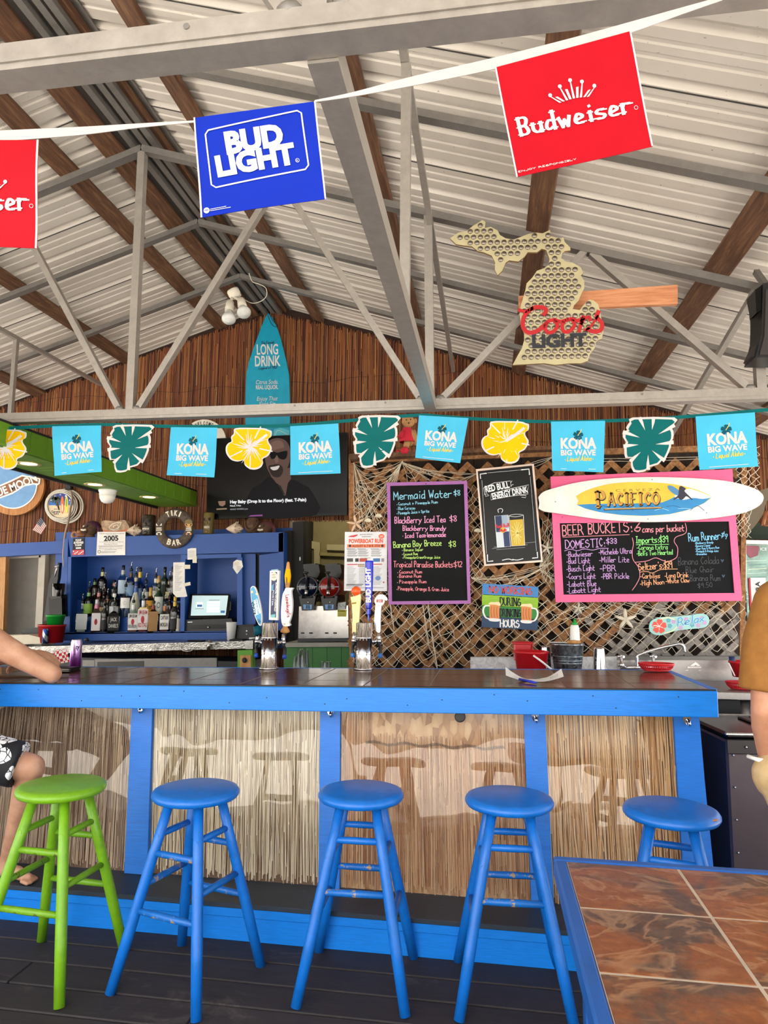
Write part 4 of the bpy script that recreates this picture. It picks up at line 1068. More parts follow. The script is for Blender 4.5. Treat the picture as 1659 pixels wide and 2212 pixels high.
def swag(x0, y0, x1, y1, sag, n):
    for k in range(n):
        s_ = sag * (.25 + .95 * k / max(1, n - 1)) + R_.uniform(-3, 3); pts = []
        for i in range(13):
            u = i / 12; pts.append((x0 + (x1 - x0) * u + R_.uniform(-1, 1), y0 + (y1 - y0) * u + s_ * 4 * u * (1 - u) * (1 + .2 * math.sin(6 * u + k)) + R_.uniform(-1, 1)))
        mb.tube([SN(*q, .004 + .012 * math.sin(3.14 * i / 12)) for i, q in enumerate(pts)], .0021, M_NET, 3, False)
def fan(x0, y0, xs, ys, n, cross=3):
    rows = []
    for k in range(n):
        u = k / (n - 1); x1, y1 = xs[0] + (xs[1] - xs[0]) * u, ys[0] + (ys[1] - ys[0]) * u + 12 * math.sin(u * 9); b = R_.uniform(-6, 6)
        pts = [(x0 + (x1 - x0) * t_ + b * math.sin(t_ * 3.1), y0 + (y1 - y0) * t_ + R_.uniform(-1, 1)) for t_ in (0, .2, .4, .6, .8, 1)]
        rows.append(pts); mb.tube([SN(*q, .003 + .002 * k % 3) for q in pts], .0021, M_NET, 3, False)
    for c in range(2, 2 + cross):
        for k in range(n - 1): mb.tube([SN(*rows[k][c], .004), SN((rows[k][c][0] + rows[k + 1][c][0]) / 2, (rows[k][c][1] + rows[k + 1][c][1]) / 2 + 3, .004), SN(*rows[k + 1][c], .004)], .0021, M_NET, 3, False)
swag(763, 1000, 870, 996, 58, 5); swag(868, 1000, 1030, 1024, 26, 5); swag(868, 1000, 770, 1040, 40, 4); swag(1030, 1026, 1200, 985, 14, 3); swag(1200, 990, 1600, 985, 10, 2)
fan(765, 1000, (768, 838), (1155, 1150), 9, 4); fan(868, 999, (775, 840), (1120, 1080), 7, 4); fan(868, 999, (880, 1000), (1045, 1035), 6, 2)
netpatch(mb, 765, 1050, 842, 1152, 10, 12, 3, inl)
netpatch(mb, 1008, 1050, 1045, 1250, 5, 22, 3, inl); netpatch(mb, 1170, 1120, 1200, 1260, 5, 14, 4, inl)
netpatch(mb, 1590, 965, 1640, 1060, 6, 12, 3, lambda p: p[0] < 1645); netpatch(mb, 1590, 1105, 1620, 1160, 6, 8, 3, lambda p: p[0] < 1640)
swag(1018, 1248, 1190, 1215, 28, 9); swag(1165, 1225, 1205, 1170, 10, 5); fan(1165, 1225, (1190, 1205), (1080, 1290), 7, 2); swag(1165, 1230, 1480, 1330, 50, 5)
for k in range(8): swag(760 + R_.uniform(-2, 4), 1240 + k * 24, 766, 1262 + k * 24, 8, 2)
for c_, y_ in ((830, 1300), (905, 1330), (925, 1395)): swag(c_, y_ - 90, c_ + 22, y_ + 60, 14, 3)
NET = tag(mb.build('fishing_net'), 'pale twine fishing net draped over the wood lattice', 'net')

# ------------------------------------------------------------------ starfish
def starfish(px, py, r, rot, m, label, legw=.22, Y=None):
    S = PY((Y or YL - .06)); mb = MB(); c = S(px, py, .012); rr = r / F * 5.0
    vs = [c]; n = 60
    for ring, (f, hgt) in enumerate(((.35, .008), (.7, .006), (1.0, 0.0))):
        for k in range(n):
            a = 2 * math.pi * k / n; ph = (k % 12) / 12.0; q = abs(ph - .5) * 2            # 1 at arm tips
            R0 = rr * (legw + (1 - legw) * q ** 1.5) * f
            vs.append(c + Vector((math.cos(a + rot) * R0, -hgt, math.sin(a + rot) * R0)))
    fs = [(0, 1 + k, 1 + (k + 1) % n) for k in range(n)]
    for g in range(2):
        for k in range(n): fs.append((1 + g * n + k, 1 + (g + 1) * n + k, 1 + (g + 1) * n + (k + 1) % n, 1 + g * n + (k + 1) % n))
    o = len(vs); vs += [v + Vector((0, .01, 0)) for v in vs[1 + 2 * n:1 + 3 * n]]
    for k in range(n): fs.append((1 + 2 * n + k, o + k, o + (k + 1) % n, 1 + 2 * n + (k + 1) % n))
    fs.append([o + k for k in range(n)])
    mb.add(vs, fs, m, True)
    for k in range(5):
        a = 2 * math.pi * (k) / 5 + rot
        for j in range(5): mb.ball(c + Vector((math.cos(a) * rr * (.15 + .16 * j), -.009 + j * .0012, math.sin(a) * rr * (.15 + .16 * j))), .003, M_IV, 6)
    tag(mb.build('starfish'), label, 'starfish', 'starfish pinned on the net')
M_STAR = flat('#d6ccb8', .8, name='bleached_starfish'); M_STARO = flat('#d8b698', .8, name='peach_starfish')
starfish(769, 1131, 22, .5, M_STARO, 'thin pale starfish on the net above the powerboat poster', .16)
starfish(1351, 1338, 24, .35, M_STAR, 'big knobbly starfish on the net just left of the flip flop sign')
starfish(1249, 1314, 15, .2, M_STAR, 'small starfish on the net under the pink board left end', .16)
starfish(1181, 1184, 17, .1, M_STAR, 'grey starfish tangled in net between energy drink board and pink board', .18)
M_SHELL = flat('#ded5bd', .6, name='cream_shell')
for px, py, lab in ((818, 1118, 'cream scallop shell caught in the net left of the purple board'), (795, 1128, 'cream shell scrap in the net right beside the thin starfish'), (1032, 1150, 'cream shell in the net between purple board and energy drink board')):
    mb = MB(); S = PY(YL - .055); c = S(px, py)
    for k in range(9):
        a = .3 + k * .3; mb.tube([c, c + Vector((math.cos(a) * .03, -.006, math.sin(a) * .03))], [.002, .007], M_SHELL, 6)
    tag(mb.build('seashell'), lab, 'seashell', 'shells caught in the net')

# ------------------------------------------------------------------ stainless sink run and its things
SK = thing('steel_sink', 'long stainless steel bar sink with backsplash behind the bar end', 'sink', (.75, 4.7, 0))
M_SS = metal('worn_stainless', '#aaa5a2', .4, .25)
pslab('backsplash', 5.0, [(1016, 1419), (1340, 1418), (1625, 1419), (1640, 1520), (1016, 1520)], M_SS, .03, SK)
mb = MB(); mb.slab(PY(4.985), [(1330, 1418), (1625, 1418), (1626, 1426), (1330, 1426)], flat('#77746e', .6, name='grey_ledge'), .07); mb.build('ledge', SK)
ms = NT('marbled_splash_sheet'); ms.set(Base_Color=ms.ramp(ms.noise(ms.coord(), 16, 8, .7, 1.5), [(.35, '#a7a7a8'), (.6, '#dcdcdc')]), Roughness=.35)
pslab('marbled_sheet', 4.97, [(1016, 1421), (1332, 1418), (1332, 1480), (1016, 1480)], ms.m, .012, SK)
zf = .955
mb = MB(); mb.box((.85, 4.7, zf - .01), (1.9, .55, .02), M_SS, bev=.004); mb.box((.85, 4.43, zf - .025), (1.9, .02, .05), M_SS, bev=.006); mb.build('deck', SK)
for x, rr in ((1.40, .03), (1.515, .04), (-.05, .028)):
    mb = MB(); mb.lathe([(rr, zf - .05), (rr, .45), (rr * .7, .43), (rr * .7, .0)], M_SS, (x, 4.5, 0), 16); mb.build('leg', SK)
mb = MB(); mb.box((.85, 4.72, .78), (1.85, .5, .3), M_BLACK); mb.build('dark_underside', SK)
S = PY(4.998); mb = MB()
mb.slab(S, [(1490, 1438), (1502, 1430), (1513, 1438), (1506, 1439), (1502, 1436), (1498, 1439)], M_BRUSHED, .004, off=.004)
for q in ([(1485, 1440), (1514, 1440), (1514, 1443), (1485, 1443)], [(1478, 1449), (1486, 1446), (1486, 1449)], [(1510, 1446), (1516, 1449), (1508, 1449)]): mb.slab(S, q, M_BRUSHED, .004, off=.004)
mb.build('stamped_emblem', SK)
FA = thing('bar_faucet', 'chrome faucet with long bent spout and two cross handles', 'faucet', aty(1380, 1445, 4.93))
mb = MB(); q = lambda *p: aty(*p, 4.90)
mb.tube(smooth2([tuple(q(*p)) for p in ((1376, 1446), (1376, 1424), (1381, 1414), (1420, 1401), (1455, 1393), (1468, 1391), (1476, 1396), (1479, 1409))], 4), [.011] * 29, M_CHROME, 10); mb.build('spout', FA)
mb = MB(); mb.tube([q(1338, 1443), q(1410, 1440)], .014, M_CHROME, 10); mb.build('valve_bar', FA)
for px, py in ((1342, 1420), (1411, 1420)):
    mb = MB(); a = q(px, py + 20); b = q(px, py)
    mb.tube([a, a.lerp(b, .4), a.lerp(b, .5), b], [.03, .022, .012, .012], M_CHROME, 12); h = mb.build('valve', FA)
    mb = MB()
    for k in range(2): mb.tube([b + Vector((math.cos(k * 1.57 + .4) * -.03, math.sin(k * 1.57 + .4) * -.03, .006)), b + Vector((math.cos(k * 1.57 + .4) * .03, math.sin(k * 1.57 + .4) * .03, .006))], .008, M_CHROME, 8)
    mb.ball(b + Vector((0, 0, .01)), .013, M_CHROME, 10); mb.build('cross_handle', h)
def pail(name, label, cat, px, y0, y1, Y, rpx, taper, m, rim=.006, n=32):
    """open round pail: rim at picture row y0, base row y1"""
    a = aty(px, y0, Y); b = aty(px, y1, Y); sc = abs(BY.z * 0 + (aty(px + 1, y0, Y) - aty(px, y0, Y)).length); r = rpx * sc
    T_ = thing(name, label, cat, b); h = a.z - b.z
    mb = MB(); mb.lathe([(0, .004), (r * taper * .97, .004), (r * .96, h), (r * 1.05, h), (r * 1.06, h - .012), (r * 1.0, h - .014), (r * taper, 0), (0, 0)], m, b, n, caps=False); mb.build('body', T_)
    return T_, a, b, r, h
T_, a, b, r, h = pail('plastic_pail', 'red plastic pail with white handle standing at the back of the bar', 'pail', 1148, 1406, 1462, 4.62, 37, .80, M_REDPL)
mb = MB(); mb.tube([a + Vector((.005, -r, -.02)), a + Vector((.06, -r - .01, -.06)), a + Vector((.115, -r * .75, -.105)), a + Vector((.15, -r * .3, -.13))], .0065, M_WHITE, 8); mb.build('handle', T_)
mb = MB(); mb.box(aty(1130, 1398, 4.78) + Vector((0, .05, -.03)), (.125, .12, .13), M_REDPL, bev=.012); mb.box(aty(1130, 1390, 4.78) + Vector((0, .05, 0)), (.14, .135, .014), M_REDPL, bev=.005); tag(mb.build('plastic_tub'), 'red lidded plastic tub behind the red pail', 'tub')
gv = NT('galvanised_spangle'); vo = gv.n('ShaderNodeTexVoronoi'); vo.inputs['Scale'].default_value = 60; gv.l(gv.coord(), vo.inputs[0])
gv.set(Base_Color=gv.ramp(vo.outputs['Color'], [(0.1, '#5c646c'), (.9, '#bcc4cc')]), Metallic=.9, Roughness=.35)
T_, a, b, r, h = pail('galvanised_bucket', 'galvanised metal bucket with ribbed bands beside the red pail', 'bucket', 1227, 1389, 1462, 4.66, 35, .80, gv.m)
for k in (.42, .5, .62): 
    mb = MB(); f = .8 + .2 * k; mb.tube([b + Vector((math.cos(q_) * r * f, math.sin(q_) * r * f, h * k)) for q_ in [2 * math.pi * i / 40 for i in range(40)]], .004, gv.m, 6, closed=True); mb.build('ribbed_band', T_)
mb = MB(); a2 = aty(1188, 1388, 4.62); b2 = aty(1225, 1387, 4.58); c2 = aty(1254, 1387, 4.58)
mb.box((a2 + b2) / 2 + Vector((0, 0, .001)), ((b2 - a2).length, .032, .003), M_BRUSHED); K = mb.build('serving_knife'); tag(K, 'knife with a wooden handle lying across the metal bucket', 'knife')
mb = MB(); mb.tube([b2, (b2 + c2) / 2, c2], [.011, .013, .010], M_TANWOOD, 10); mb.build('handle', K)
p = aty(1244, 1462, 4.80); sb = thing('squeeze_bottle', 'white squeeze bottle with green tip', 'bottle', p); hh = aty(1244, 1350, 4.80).z - p.z
mb = MB(); mb.lathe([(.0, 0), (.038, 0), (.036, hh * .5), (.03, hh * .93), (.024, hh)], M_WHITE, p, 20); mb.build('body', sb)
mb = MB(); mb.lathe([(.018, hh), (.02, hh + .012), (.009, hh + .016), (.008, hh + .035), (.004, hh + .04)], flat('#1f9a3e', .4, name='green_cap'), p, 14); mb.build('tip', sb)
def shaker(px, y0, y1, Y, r, label):
    b = aty(px, y1, Y); h = aty(px, y0, Y).z - b.z; mb = MB(); mb.lathe([(r, 0), (r * .98, .01), (r * .72, h - .012), (r * .66, h), (0, h)], M_CHROME, b, 28); tag(mb.build('shaker_tin'), label, 'cocktail shaker', 'upturned steel shaker tins by the sink')
shaker(1296, 1398, 1462, 4.7, .048, 'tall steel shaker tin upside down between bucket and faucet'); shaker(1180, 1395, 1462, 4.75, .044, 'steel shaker tin upside down between red pail and metal bucket')
# right end of the sink
T_, a, b, r, h = pail('plastic_pail', 'red plastic pail standing on the steel sink far right', 'pail', 1610, 1428, 1462, 4.72, 32, .82, M_REDPL)
mb = MB(); q1, q2 = aty(1587, 1460, 4.60), aty(1574, 1432, 4.60); mb.tube([q1, q2], .004, M_WHITE, 6); mb.build('handle', T_)
mb = MB(); c = aty(1583, 1442, 4.74); mb.tube([c, aty(1581, 1418, 4.74)], [.016, .02], flat('#22305c', .4, name='navy_plastic'), 12); tag(mb.build('scoop_handle'), 'navy scoop handle sticking out of the far right red pail', 'scoop')
mb = MB(); S = PY(4.93); mb.slab(S, [(1600, 1419), (1618, 1418), (1618, 1426), (1600, 1426)], flat('#5aa6c8', .5, name='pale_blue_card'), .01, off=.01); tag(mb.build('sponge'), 'small pale blue sponge on the ledge above the far right pail', 'sponge')
def basket(px, py, Y, rpx, hpx, label, grp='red plastic food baskets', zbot_=None):
    """oval slatted plastic basket"""
    sc = (aty(px + 1, py, Y) - aty(px, py, Y)).length; c = aty(px, py, Y)
    if zbot_ is not None: c.z = zbot_
    r = rpx * sc; h = hpx * sc; mb = MB()
    E = lambda f, z, a: c + Vector((math.cos(a) * r * f, math.sin(a) * r * f * .72, z))
    ring = lambda f, z, t_: mb.tube([E(f, z, 2 * math.pi * k / 40) for k in range(40)], t_, M_REDPL, 6, closed=True)
    ring(1, h, .005); ring(.97, h * .8, .003); ring(.88, h * .5, .003); ring(.78, h * .2, .003); ring(.7, .003, .004)
    for k in range(44):
        a = 2 * math.pi * k / 44; mb.tube([E(1, h, a), E(.9, h * .5, a), E(.7, .003, a)], .0024, M_REDPL, 4, False)
    for k in range(-4, 5):
        yy = k / 5 * .7; xx = math.sqrt(max(0, .49 - yy * yy)); mb.tube([c + Vector((-xx * r, yy * r * .72, .003)), c + Vector((xx * r, yy * r * .72, .003))], .003, M_REDPL, 4)
    return tag(mb.build('food_basket'), label, 'basket', grp)
basket(1418, 1449, 3.86, 38, 16, 'red slatted plastic food basket on the bar top near its right end', zbot_=zb(.88) + .005)
basket(1602, 1480, 4.55, 34, 15, 'red plastic food basket on the sink below the far right pail', zbot_=zf + .004)

# ------------------------------------------------------------------ chest cooler at the bar end
CO = thing('chest_cooler', 'black chest cooler with brushed top rim standing by the bar end', 'cooler', (1.65, 3.95, 0))
M_COOL = flat('#4a3f44', .38, name='plum_black_vinyl_steel', metal=.35); Rz = Matrix.Rotation(math.radians(6), 3, 'Z'); o = Vector((1.66, 3.95, 0))
def cbx(nm, c, d, m, bev=.006, par=CO):
    mb = MB(); mb.box(o + Rz @ Vector(c), d, m, Rz, bev); return mb.build(nm, par)
cbx('cooler_body', (0, 0, .42), (1.1, .50, .80), M_COOL, .01); cbx('top_band', (0, -.253, .79), (1.1, .008, .07), flat('#2c2628', .4, name='dark_band', metal=.4)); cbx('top_lid', (0, 0, .842), (1.11, .52, .03), M_BLACKG, .012)
cbx('steel_rim', (0, -.265, .852), (1.12, .014, .014), M_BRUSHED, .004); cbx('steel_rim', (0, .262, .856), (1.12, .014, .014), M_BRUSHED, .004)
l = cbx('lid_grille', (.05, .02, .862), (.72, .27, .014), M_BLACK, .006)
for k in range(7): cbx('grille_bar', (.05, -.09 + k * .036, .871), (.62, .01, .006), M_BLACKG, .002, l)
for k in range(5): 
    mb = MB(); mb.ball(o + Rz @ Vector((-.52, -.253, .15 + k * .15)), .006, M_BRUSHED, 8); mb.build('rivet', CO)
mb = MB(); mb.ball(o + Rz @ Vector((-.46, -.26, .79)), .007, M_BRUSHED, 8); mb.build('rivet', CO)

# ------------------------------------------------------------------ far right opening
mb = MB(); mb.slab(PY(6.6), [(1560, 1130), (1760, 1130), (1760, 1166), (1560, 1163)], flat('#1d2a1c', .8, name='dark_green_board'), .05); structure(mb.build('wall_right'), 'dark green boarding above the service window')
WN = thing('window_1', 'white window frame with teal drinks poster behind it', 'window', aty(1630, 1300, 6.4)); WN['kind'] = 'structure'; del WN['category']
pslab('frame_and_daylight', 6.4, [(1596, 1166), (1760, 1170), (1760, 1178), (1596, 1174)], M_WHITE, .05, WN)
pslab('frame_and_daylight', 6.4, [(1600, 1174), (1612, 1174), (1612, 1335), (1600, 1335)], M_WHITE, .05, WN)  # white upright strip painted for the daylight showing there
IC = pslab('ice_poster', 6.45, [(1612, 1176), (1760, 1178), (1760, 1420), (1608, 1420)], None or flat('#8fb0a4', .5, name='teal_poster', var=.25), .02); tag(IC, 'pale teal drinks poster with the word ICE behind the window frame', 'poster')
mb = MB(); S = PY(6.44); mb.text(S, 'ICE', (1642, 1189), (1656, 1189), 6, M_WHITE, .002, .01); mb.poly(S, [(1606, 1178), (1640, 1179), (1637, 1200), (1620, 1206), (1610, 1190)], flat('#8c4a58', .6, name='maroon_print'), .001)
for k in range(14): mb.ribbon(S, [(1612 + (k * 7) % 9, 1212 + k * 9), (1655, 1210 + k * 9)], 1.6, flat(('#b9cfc4', '#6f958c', '#cfd8c0')[k % 3], .6, var=0), .001)
mb.disc(S, (1618, 1365), 16, flat('#c8a348', .5, name='amber_print'), .0015); mb.build('poster_print', IC)
UB = pslab('beer_banner', 5.6, [(1621, 1248), (1654, 1248), (1654, 1420), (1630, 1420)], flat('#f1ebe8', .5, name='white_banner'), .02); tag(UB, 'white vertical banner with red edge and dark lettering by the service window', 'banner')
mb = MB(); S = PY(5.595); mb.slab(S, [(1617, 1249), (1621, 1248), (1630, 1420), (1626, 1420)], flat('#c0202c', .5, name='banner_red'), .02); mb.build('red_edge', UB)
mb = MB(); mb.text(S, 'ULTRA', (1643, 1304), (1641, 1256), 9, M_INK, .002, .02); mb.poly(S, [(1632, 1309), (1643, 1309), (1645, 1312), (1643, 1314), (1632, 1313)], flat('#c0202c', .5, name='banner_red'), .002); mb.ribbon(S, [(1634, 1330), (1640, 1322), (1645, 1316)], 1.2, M_GREYINK, .002); mb.build('lettering', UB)
# round wooden arch end and thatch fringe beside the lattice
mb = MB(); S = PY(5.45); pts = [(1597, 1163), (1597, 1075), (1700, 1040), (1700, 1060), (1660, 1078), (1648, 1110), (1632, 1135), (1615, 1152)]
mb.slab(S, smooth2(pts[:3], 1) + smooth2(pts[3:], 5), flat('#6b604f', .8, name='grey_ply_edge'), .04); tag(mb.build('curved_panel'), 'curved greyish plywood panel at the right end of the lattice', 'panel')
mb = MB()
for k in range(60):
    a = 1650 + rnd.uniform(-4, 30); mb.tube([aty(a + 6, 1104, 5.9), aty(a - 2 + rnd.uniform(-3, 3), 1134 + rnd.uniform(-3, 3), 5.85)], .005, M_REED, 4)
tag(mb.build('thatch_fringe'), 'brown thatch fringe hanging beyond the curved panel', 'thatch')
# loudspeaker under the right truss
SPK = thing('loudspeaker', 'black wedge loudspeaker hung below the right truss', 'speaker', aty(1650, 770, 3.85))
mb = MB(); S = PY(3.85); mb.slab(S, [(1648, 612), (1760, 590), (1760, 772), (1632, 772), (1645, 722)], M_BLACK, .17); mb.slab(PY(3.86), [(1631, 626), (1648, 614), (1648, 668), (1634, 676)], M_BLACKG, .1); mb.slab(PY(3.88), [(1631, 626), (1642, 660), (1645, 722), (1624, 768), (1632, 772), (1650, 722)], flat('#2b2928', .5, name='charcoal_plastic'), .13); mb.build('cabinet', SPK)
mb = MB(); mb.slab(PY(3.84), [(1655, 625), (1760, 604), (1760, 764), (1641, 766), (1652, 724)], flat('#35302f', .9, name='speaker_cloth'), .012); mb.build('front_grille', SPK)
mb = MB(); mb.bar(aty(1655, 618, 3.95), Vector((1.56, 4.05, 3.40)), .03, .03, M_STEEL_D); mb.build('bracket', SPK)
# ------------------------------------------------------------------ helpers for signs and flags
class Quad:
    """unit square laid over a real surface: (u right, v down)"""
    def __init__(s, S, c): s.S, s.c = S, c
    def px(s, u, v):
        (a, b), (c, d), (e, f), (g, h) = s.c
        return ((a * (1 - u) + c * u) * (1 - v) + (g * (1 - u) + e * u) * v, (b * (1 - u) + d * u) * (1 - v) + (h * (1 - u) + f * u) * v)
    def __call__(s, u, v, off=0.0): return s.S(*s.px(u, v), off)
def zt(x0, y0, k, l):                          # convert a list of enlarged-view points to picture points
    return [(x0 + p[0] / k, y0 + p[1] / k) for p in l]
def col(h, r=.55): return flat(h, r, var=0)
def cloth(h): return flat(h, .5, spec=.1, name='vinyl_%s' % h.strip('#'), var=.03)
def wavy(Y, ph, amp, box, lean=0.0):
    return Bowed((0, Y, 0), (0, -1, 0), box, lambda u, v: amp * v * math.sin(2.6 * u + ph) + amp * .4 * math.sin(5 * v + ph) + lean * v)
def flagmesh(name, Q, m, nu=10, nv=10, t=.0012, parent=None):
    mb = MB(); mb.grid(lambda u, v: Q(u, v, 0), nu, nv, m); mb.grid(lambda u, v: Q(1 - u, v, -t), nu, nv, m)
    for (u0, v0), (u1, v1) in (((0, 0), (1, 0)), ((1, 0), (1, 1)), ((1, 1), (0, 1)), ((0, 1), (0, 0))):
        for k in range(nu):
            a, b = k / nu, (k + 1) / nu; p = (u0 + (u1 - u0) * a, v0 + (v1 - v0) * a); q = (u0 + (u1 - u0) * b, v0 + (v1 - v0) * b)
            mb.add([Q(*p, 0), Q(*q, 0), Q(*q, -t), Q(*p, -t)], [(0, 1, 2, 3)], m)
    return mb.build(name, parent)
C_SKY, C_TEAL, C_YEL, C_WH, C_RED, C_ROYAL, C_GOLD = cloth('#46b0d6'), cloth('#035f60'), cloth('#e6b200'), cloth('#ccc8c6'), cloth('#a20a1a'), cloth('#08269a'), cloth('#e8c23a')
C_DTEAL = cloth('#0a4f60')
def petals(mb, S, c, r, m, off, n=5, rot=-1.5, k=.62, hole=None):
    for i in range(n):
        a = rot + 2 * math.pi * i / n; ca, sa = math.cos(a), math.sin(a)
        pts = [(.10, 0), (.3, -.22), (.62, -.38), (.9, -.34), (1.0, -.12), (.96, .08), (1.0, .24), (.86, .38), (.6, .38), (.3, .2)]
        mb.poly(S, [(c[0] + r * (x * ca - y * sa), c[1] + r * (x * sa + y * ca)) for x, y in smooth2(pts, 3, True)], m, off)
# ------------------------------------------------------------------ near string of beer pennants
YP = 1.13
def ribbon3(name, Y, pts, w, m, label, cat, t=.0015):
    P = smooth2(pts, 5); W_ = smooth2([(x, 0) for x in w], 5); mb = MB(); S = PY(Y); n = len(P); L = []; R = []
    for i in range(n):
        a, b = P[max(i - 1, 0)], P[min(i + 1, n - 1)]; d = Vector((b[0] - a[0], b[1] - a[1])).normalized(); q = Vector(P[i]); nn = Vector((-d.y, d.x)) * W_[i][0] / 2
        L.append(q + nn); R.append(q - nn)
    mb.slab(S, [tuple(x) for x in L] + [tuple(x) for x in R[::-1]], m, t); return tag(mb.build(name), label, cat)
ribbon3('pennant_string', YP + .012, [(-60, 297), (40, 291), (180, 282), (300, 271), (420, 262)], [24, 22, 17, 9, 4], cloth('#b4b0ac'), 'white tape string left of the blue beer pennant', 'string')
ribbon3('pennant_string', YP + .012, [(680, 218), (760, 204), (900, 173), (1070, 136), (1240, 94), (1370, 56), (1470, 24), (1560, -4)], [4, 9, 20, 24, 26, 22, 14, 8], cloth('#b4b0ac'), 'white tape string rising to the right with the red beer pennant', 'string')
GPN = 'beer pennants on the near white string'
def crown(mb, S, cx, cy, k, rot, m, off):
    cr, sr = math.cos(rot), math.sin(rot); T_ = lambda x, y: (cx + k * (x * cr - y * sr), cy + k * (x * sr + y * cr))
    for i in range(9):
        f = (i - 4) / 4; bx, by = f * .62, .42 - .10 * (1 - f * f) * -1 * 0 - .06 * math.cos(f * 1.5); tx = f * 1.0; ty = -.50 * math.cos(f * 1.1) + .12 + (.22 if i % 2 else 0) + .18 * abs(f)
        w = .075; mb.poly(S, [T_(bx - w * .7, by), T_(bx + w * .7, by), T_(tx + w * (.75 if i % 2 else .3), ty), T_(tx - w * (.75 if i % 2 else .3), ty)], m, off)
        if i % 2 == 0: mb.disc(S, T_(tx, ty - .06), k * .085, m, off, 10)
# blue pennant
q = [(420, 257), (681, 220), (703, 428), (435, 472)]; S = wavy(YP, .6, .006, (420, 220, 703, 472)); Q = Quad(S, q)
BL = tag(flagmesh('beer_pennant', Q, C_ROYAL), 'royal blue beer pennant with white lettering on the near string', 'pennant', GPN)
mb = MB(); mb.slab(S, dens([(420, 257), (423, 256.5), (438.5, 471), (435, 472)], 30), C_WH, .002, .0014); mb.build('white_edge', BL); mb = MB(); mb.slab(S, dens([(679, 220.4), (682, 220), (704, 428), (701, 428.6)], 30), C_WH, .002, .0014); mb.build('white_edge', BL)
mb = MB()
fr = [(446, 294), (452, 285), (643, 242), (652, 247), (667, 358), (660, 367), (468, 407), (458, 401)]
mb.ribbon(S, dens(smooth2([fr[0], fr[1]], 1) + fr[2:], 22), 3.2, C_WH, .0016, True)
mb.text(S, 'BUD', (492, 335), (616, 315), 44, C_WH, .0018, .055); mb.text(S, 'LIGHT', (472, 383), (642, 353), 41, C_WH, .0018, .055)
mb.text(S, 'R', (642, 351), (645, 350.5), 4, C_WH, .0018); mb.ribbon(S, [(643.5 + 4 * math.cos(a), 348.5 + 4 * math.sin(a)) for a in [k * .52 for k in range(12)]], .8, C_WH, .0018, True)
mb.disc(S, (448, 457), 6.5, C_WH, .0016); mb.ribbon(S, [(444, 457), (452, 456)], 1.4, C_ROYAL, .002); mb.ribbon(S, [(456, 454.5), (490, 448.5)], 1.2, C_WH, .0016); mb.ribbon(S, [(456, 458), (500, 450.5)], 1.2, C_WH, .0016)
mb.build('lettering', BL)
# red pennants
def redflag(q, base, cr, box, ph, label, small):
    S = wavy(YP, ph, .006, box); Q = Quad(S, q); o = tag(flagmesh('beer_pennant', Q, C_RED), label, 'pennant', GPN)
    mb = MB(); (a, b), (c, d), (e, f), (g, h) = q
    for (p0, p1, s_) in (((a, b), (g, h), 1), ((c, d), (e, f), -1)): mb.slab(S, dens([p0, (p0[0] + s_ * 3.2, p0[1]), (p1[0] + s_ * 3.2, p1[1]), p1], 30), C_WH, .002, .0014); mb.build('white_edge', o); mb = MB()
    mb.text(S, 'Budweiser', base[0], base[1], base[2], C_WH, .0018, .235, font='slab')
    L = Vector(base[1]) - Vector(base[0]); d = L.normalized(); e = Vector(base[1]) + d * 3
    mb.ribbon(S, [(e.x + 4 * math.cos(a), e.y - 6 + 4 * math.sin(a)) for a in [k * .52 for k in range(12)]], .9, C_WH, .0018, True)
    crown(mb, S, *cr, C_WH, .0018)
    if small: mb.chalk(S, 'ENJOY RESPONSIBLY', small[0], small[1], 3.4, .8, C_WH, .0016)
    mb.build('lettering', o)
redflag([(1069, 147), (1362, 69), (1412, 311), (1115, 387)], ((1119, 296), (1372, 236), 37), (1236, 195, 49, -.22), (1069, 69, 1412, 387), 1.9, 'whole red beer pennant with white crown at the upper right', ((1120, 378), (1245, 346)))
redflag([(-205, 303), (84, 303), (79, 536), (-200, 532)], ((-172, 462), (66, 452), 40), (-34, 395, 49, .0), (-205, 303, 84, 536), .4, 'red beer pennant cut off by the left picture edge', None)
# ------------------------------------------------------------------ teal string with twelve pennants under the truss
YK = 3.98
pts = [(-80, 929), (0, 926), (115, 920), (240, 917), (370, 921), (520, 921), (640, 918), (760, 908), (900, 897), (960, 900), (1050, 906), (1190, 911), (1310, 909), (1420, 904), (1520, 897), (1659, 885), (1740, 878)]
ribbon3('pennant_line', YK + .012, pts, [7] * len(pts), C_TEAL, 'long teal ribbon strung under the truss carrying the beer pennants', 'string', .003)
GK = 'island beer pennants on the teal line'
def kona(q, ph, label, extra=None):
    xs = [p[0] for p in q]; ys = [p[1] for p in q]; S = wavy(YK, ph, .010, (min(xs), min(ys), max(xs), max(ys))); Q = Quad(S, q)
    o = tag(flagmesh('beer_pennant', Q, C_SKY), label, 'pennant', GK)
    mb = MB(); petals(mb, Q, (.5, .285), .095, C_DTEAL, .0016); mb.ribbon(Q, [(.5, .28), (.54, .22), (.56, .17)], .012, C_GOLD, .0022)
    mb.text(Q, 'KONA', (.17, .545), (.85, .535), .20, C_WH, .0016, .045); mb.text(Q, 'BIG WAVE', (.17, .685), (.84, .67), .105, C_WH, .0016, .04)
    mb.chalk(Q, 'Liquid Aloha', (.29, .80), (.75, .775), .085, .013, C_GOLD, .0016, .02, .35); mb.disc(Q, (.255, .775), .010, C_GOLD, .0016, 8); mb.disc(Q, (.79, .75), .010, C_GOLD, .0016, 8)
    mb.ribbon(Q, [(.17, .958), (.84, .945)], .010, C_WH, .0016); mb.build('lettering', o); return o
kona([(113, 921), (219, 919), (219, 1019), (118, 1028)], .3, 'sky blue pennant between the left hibiscus and the left leaf pennant')
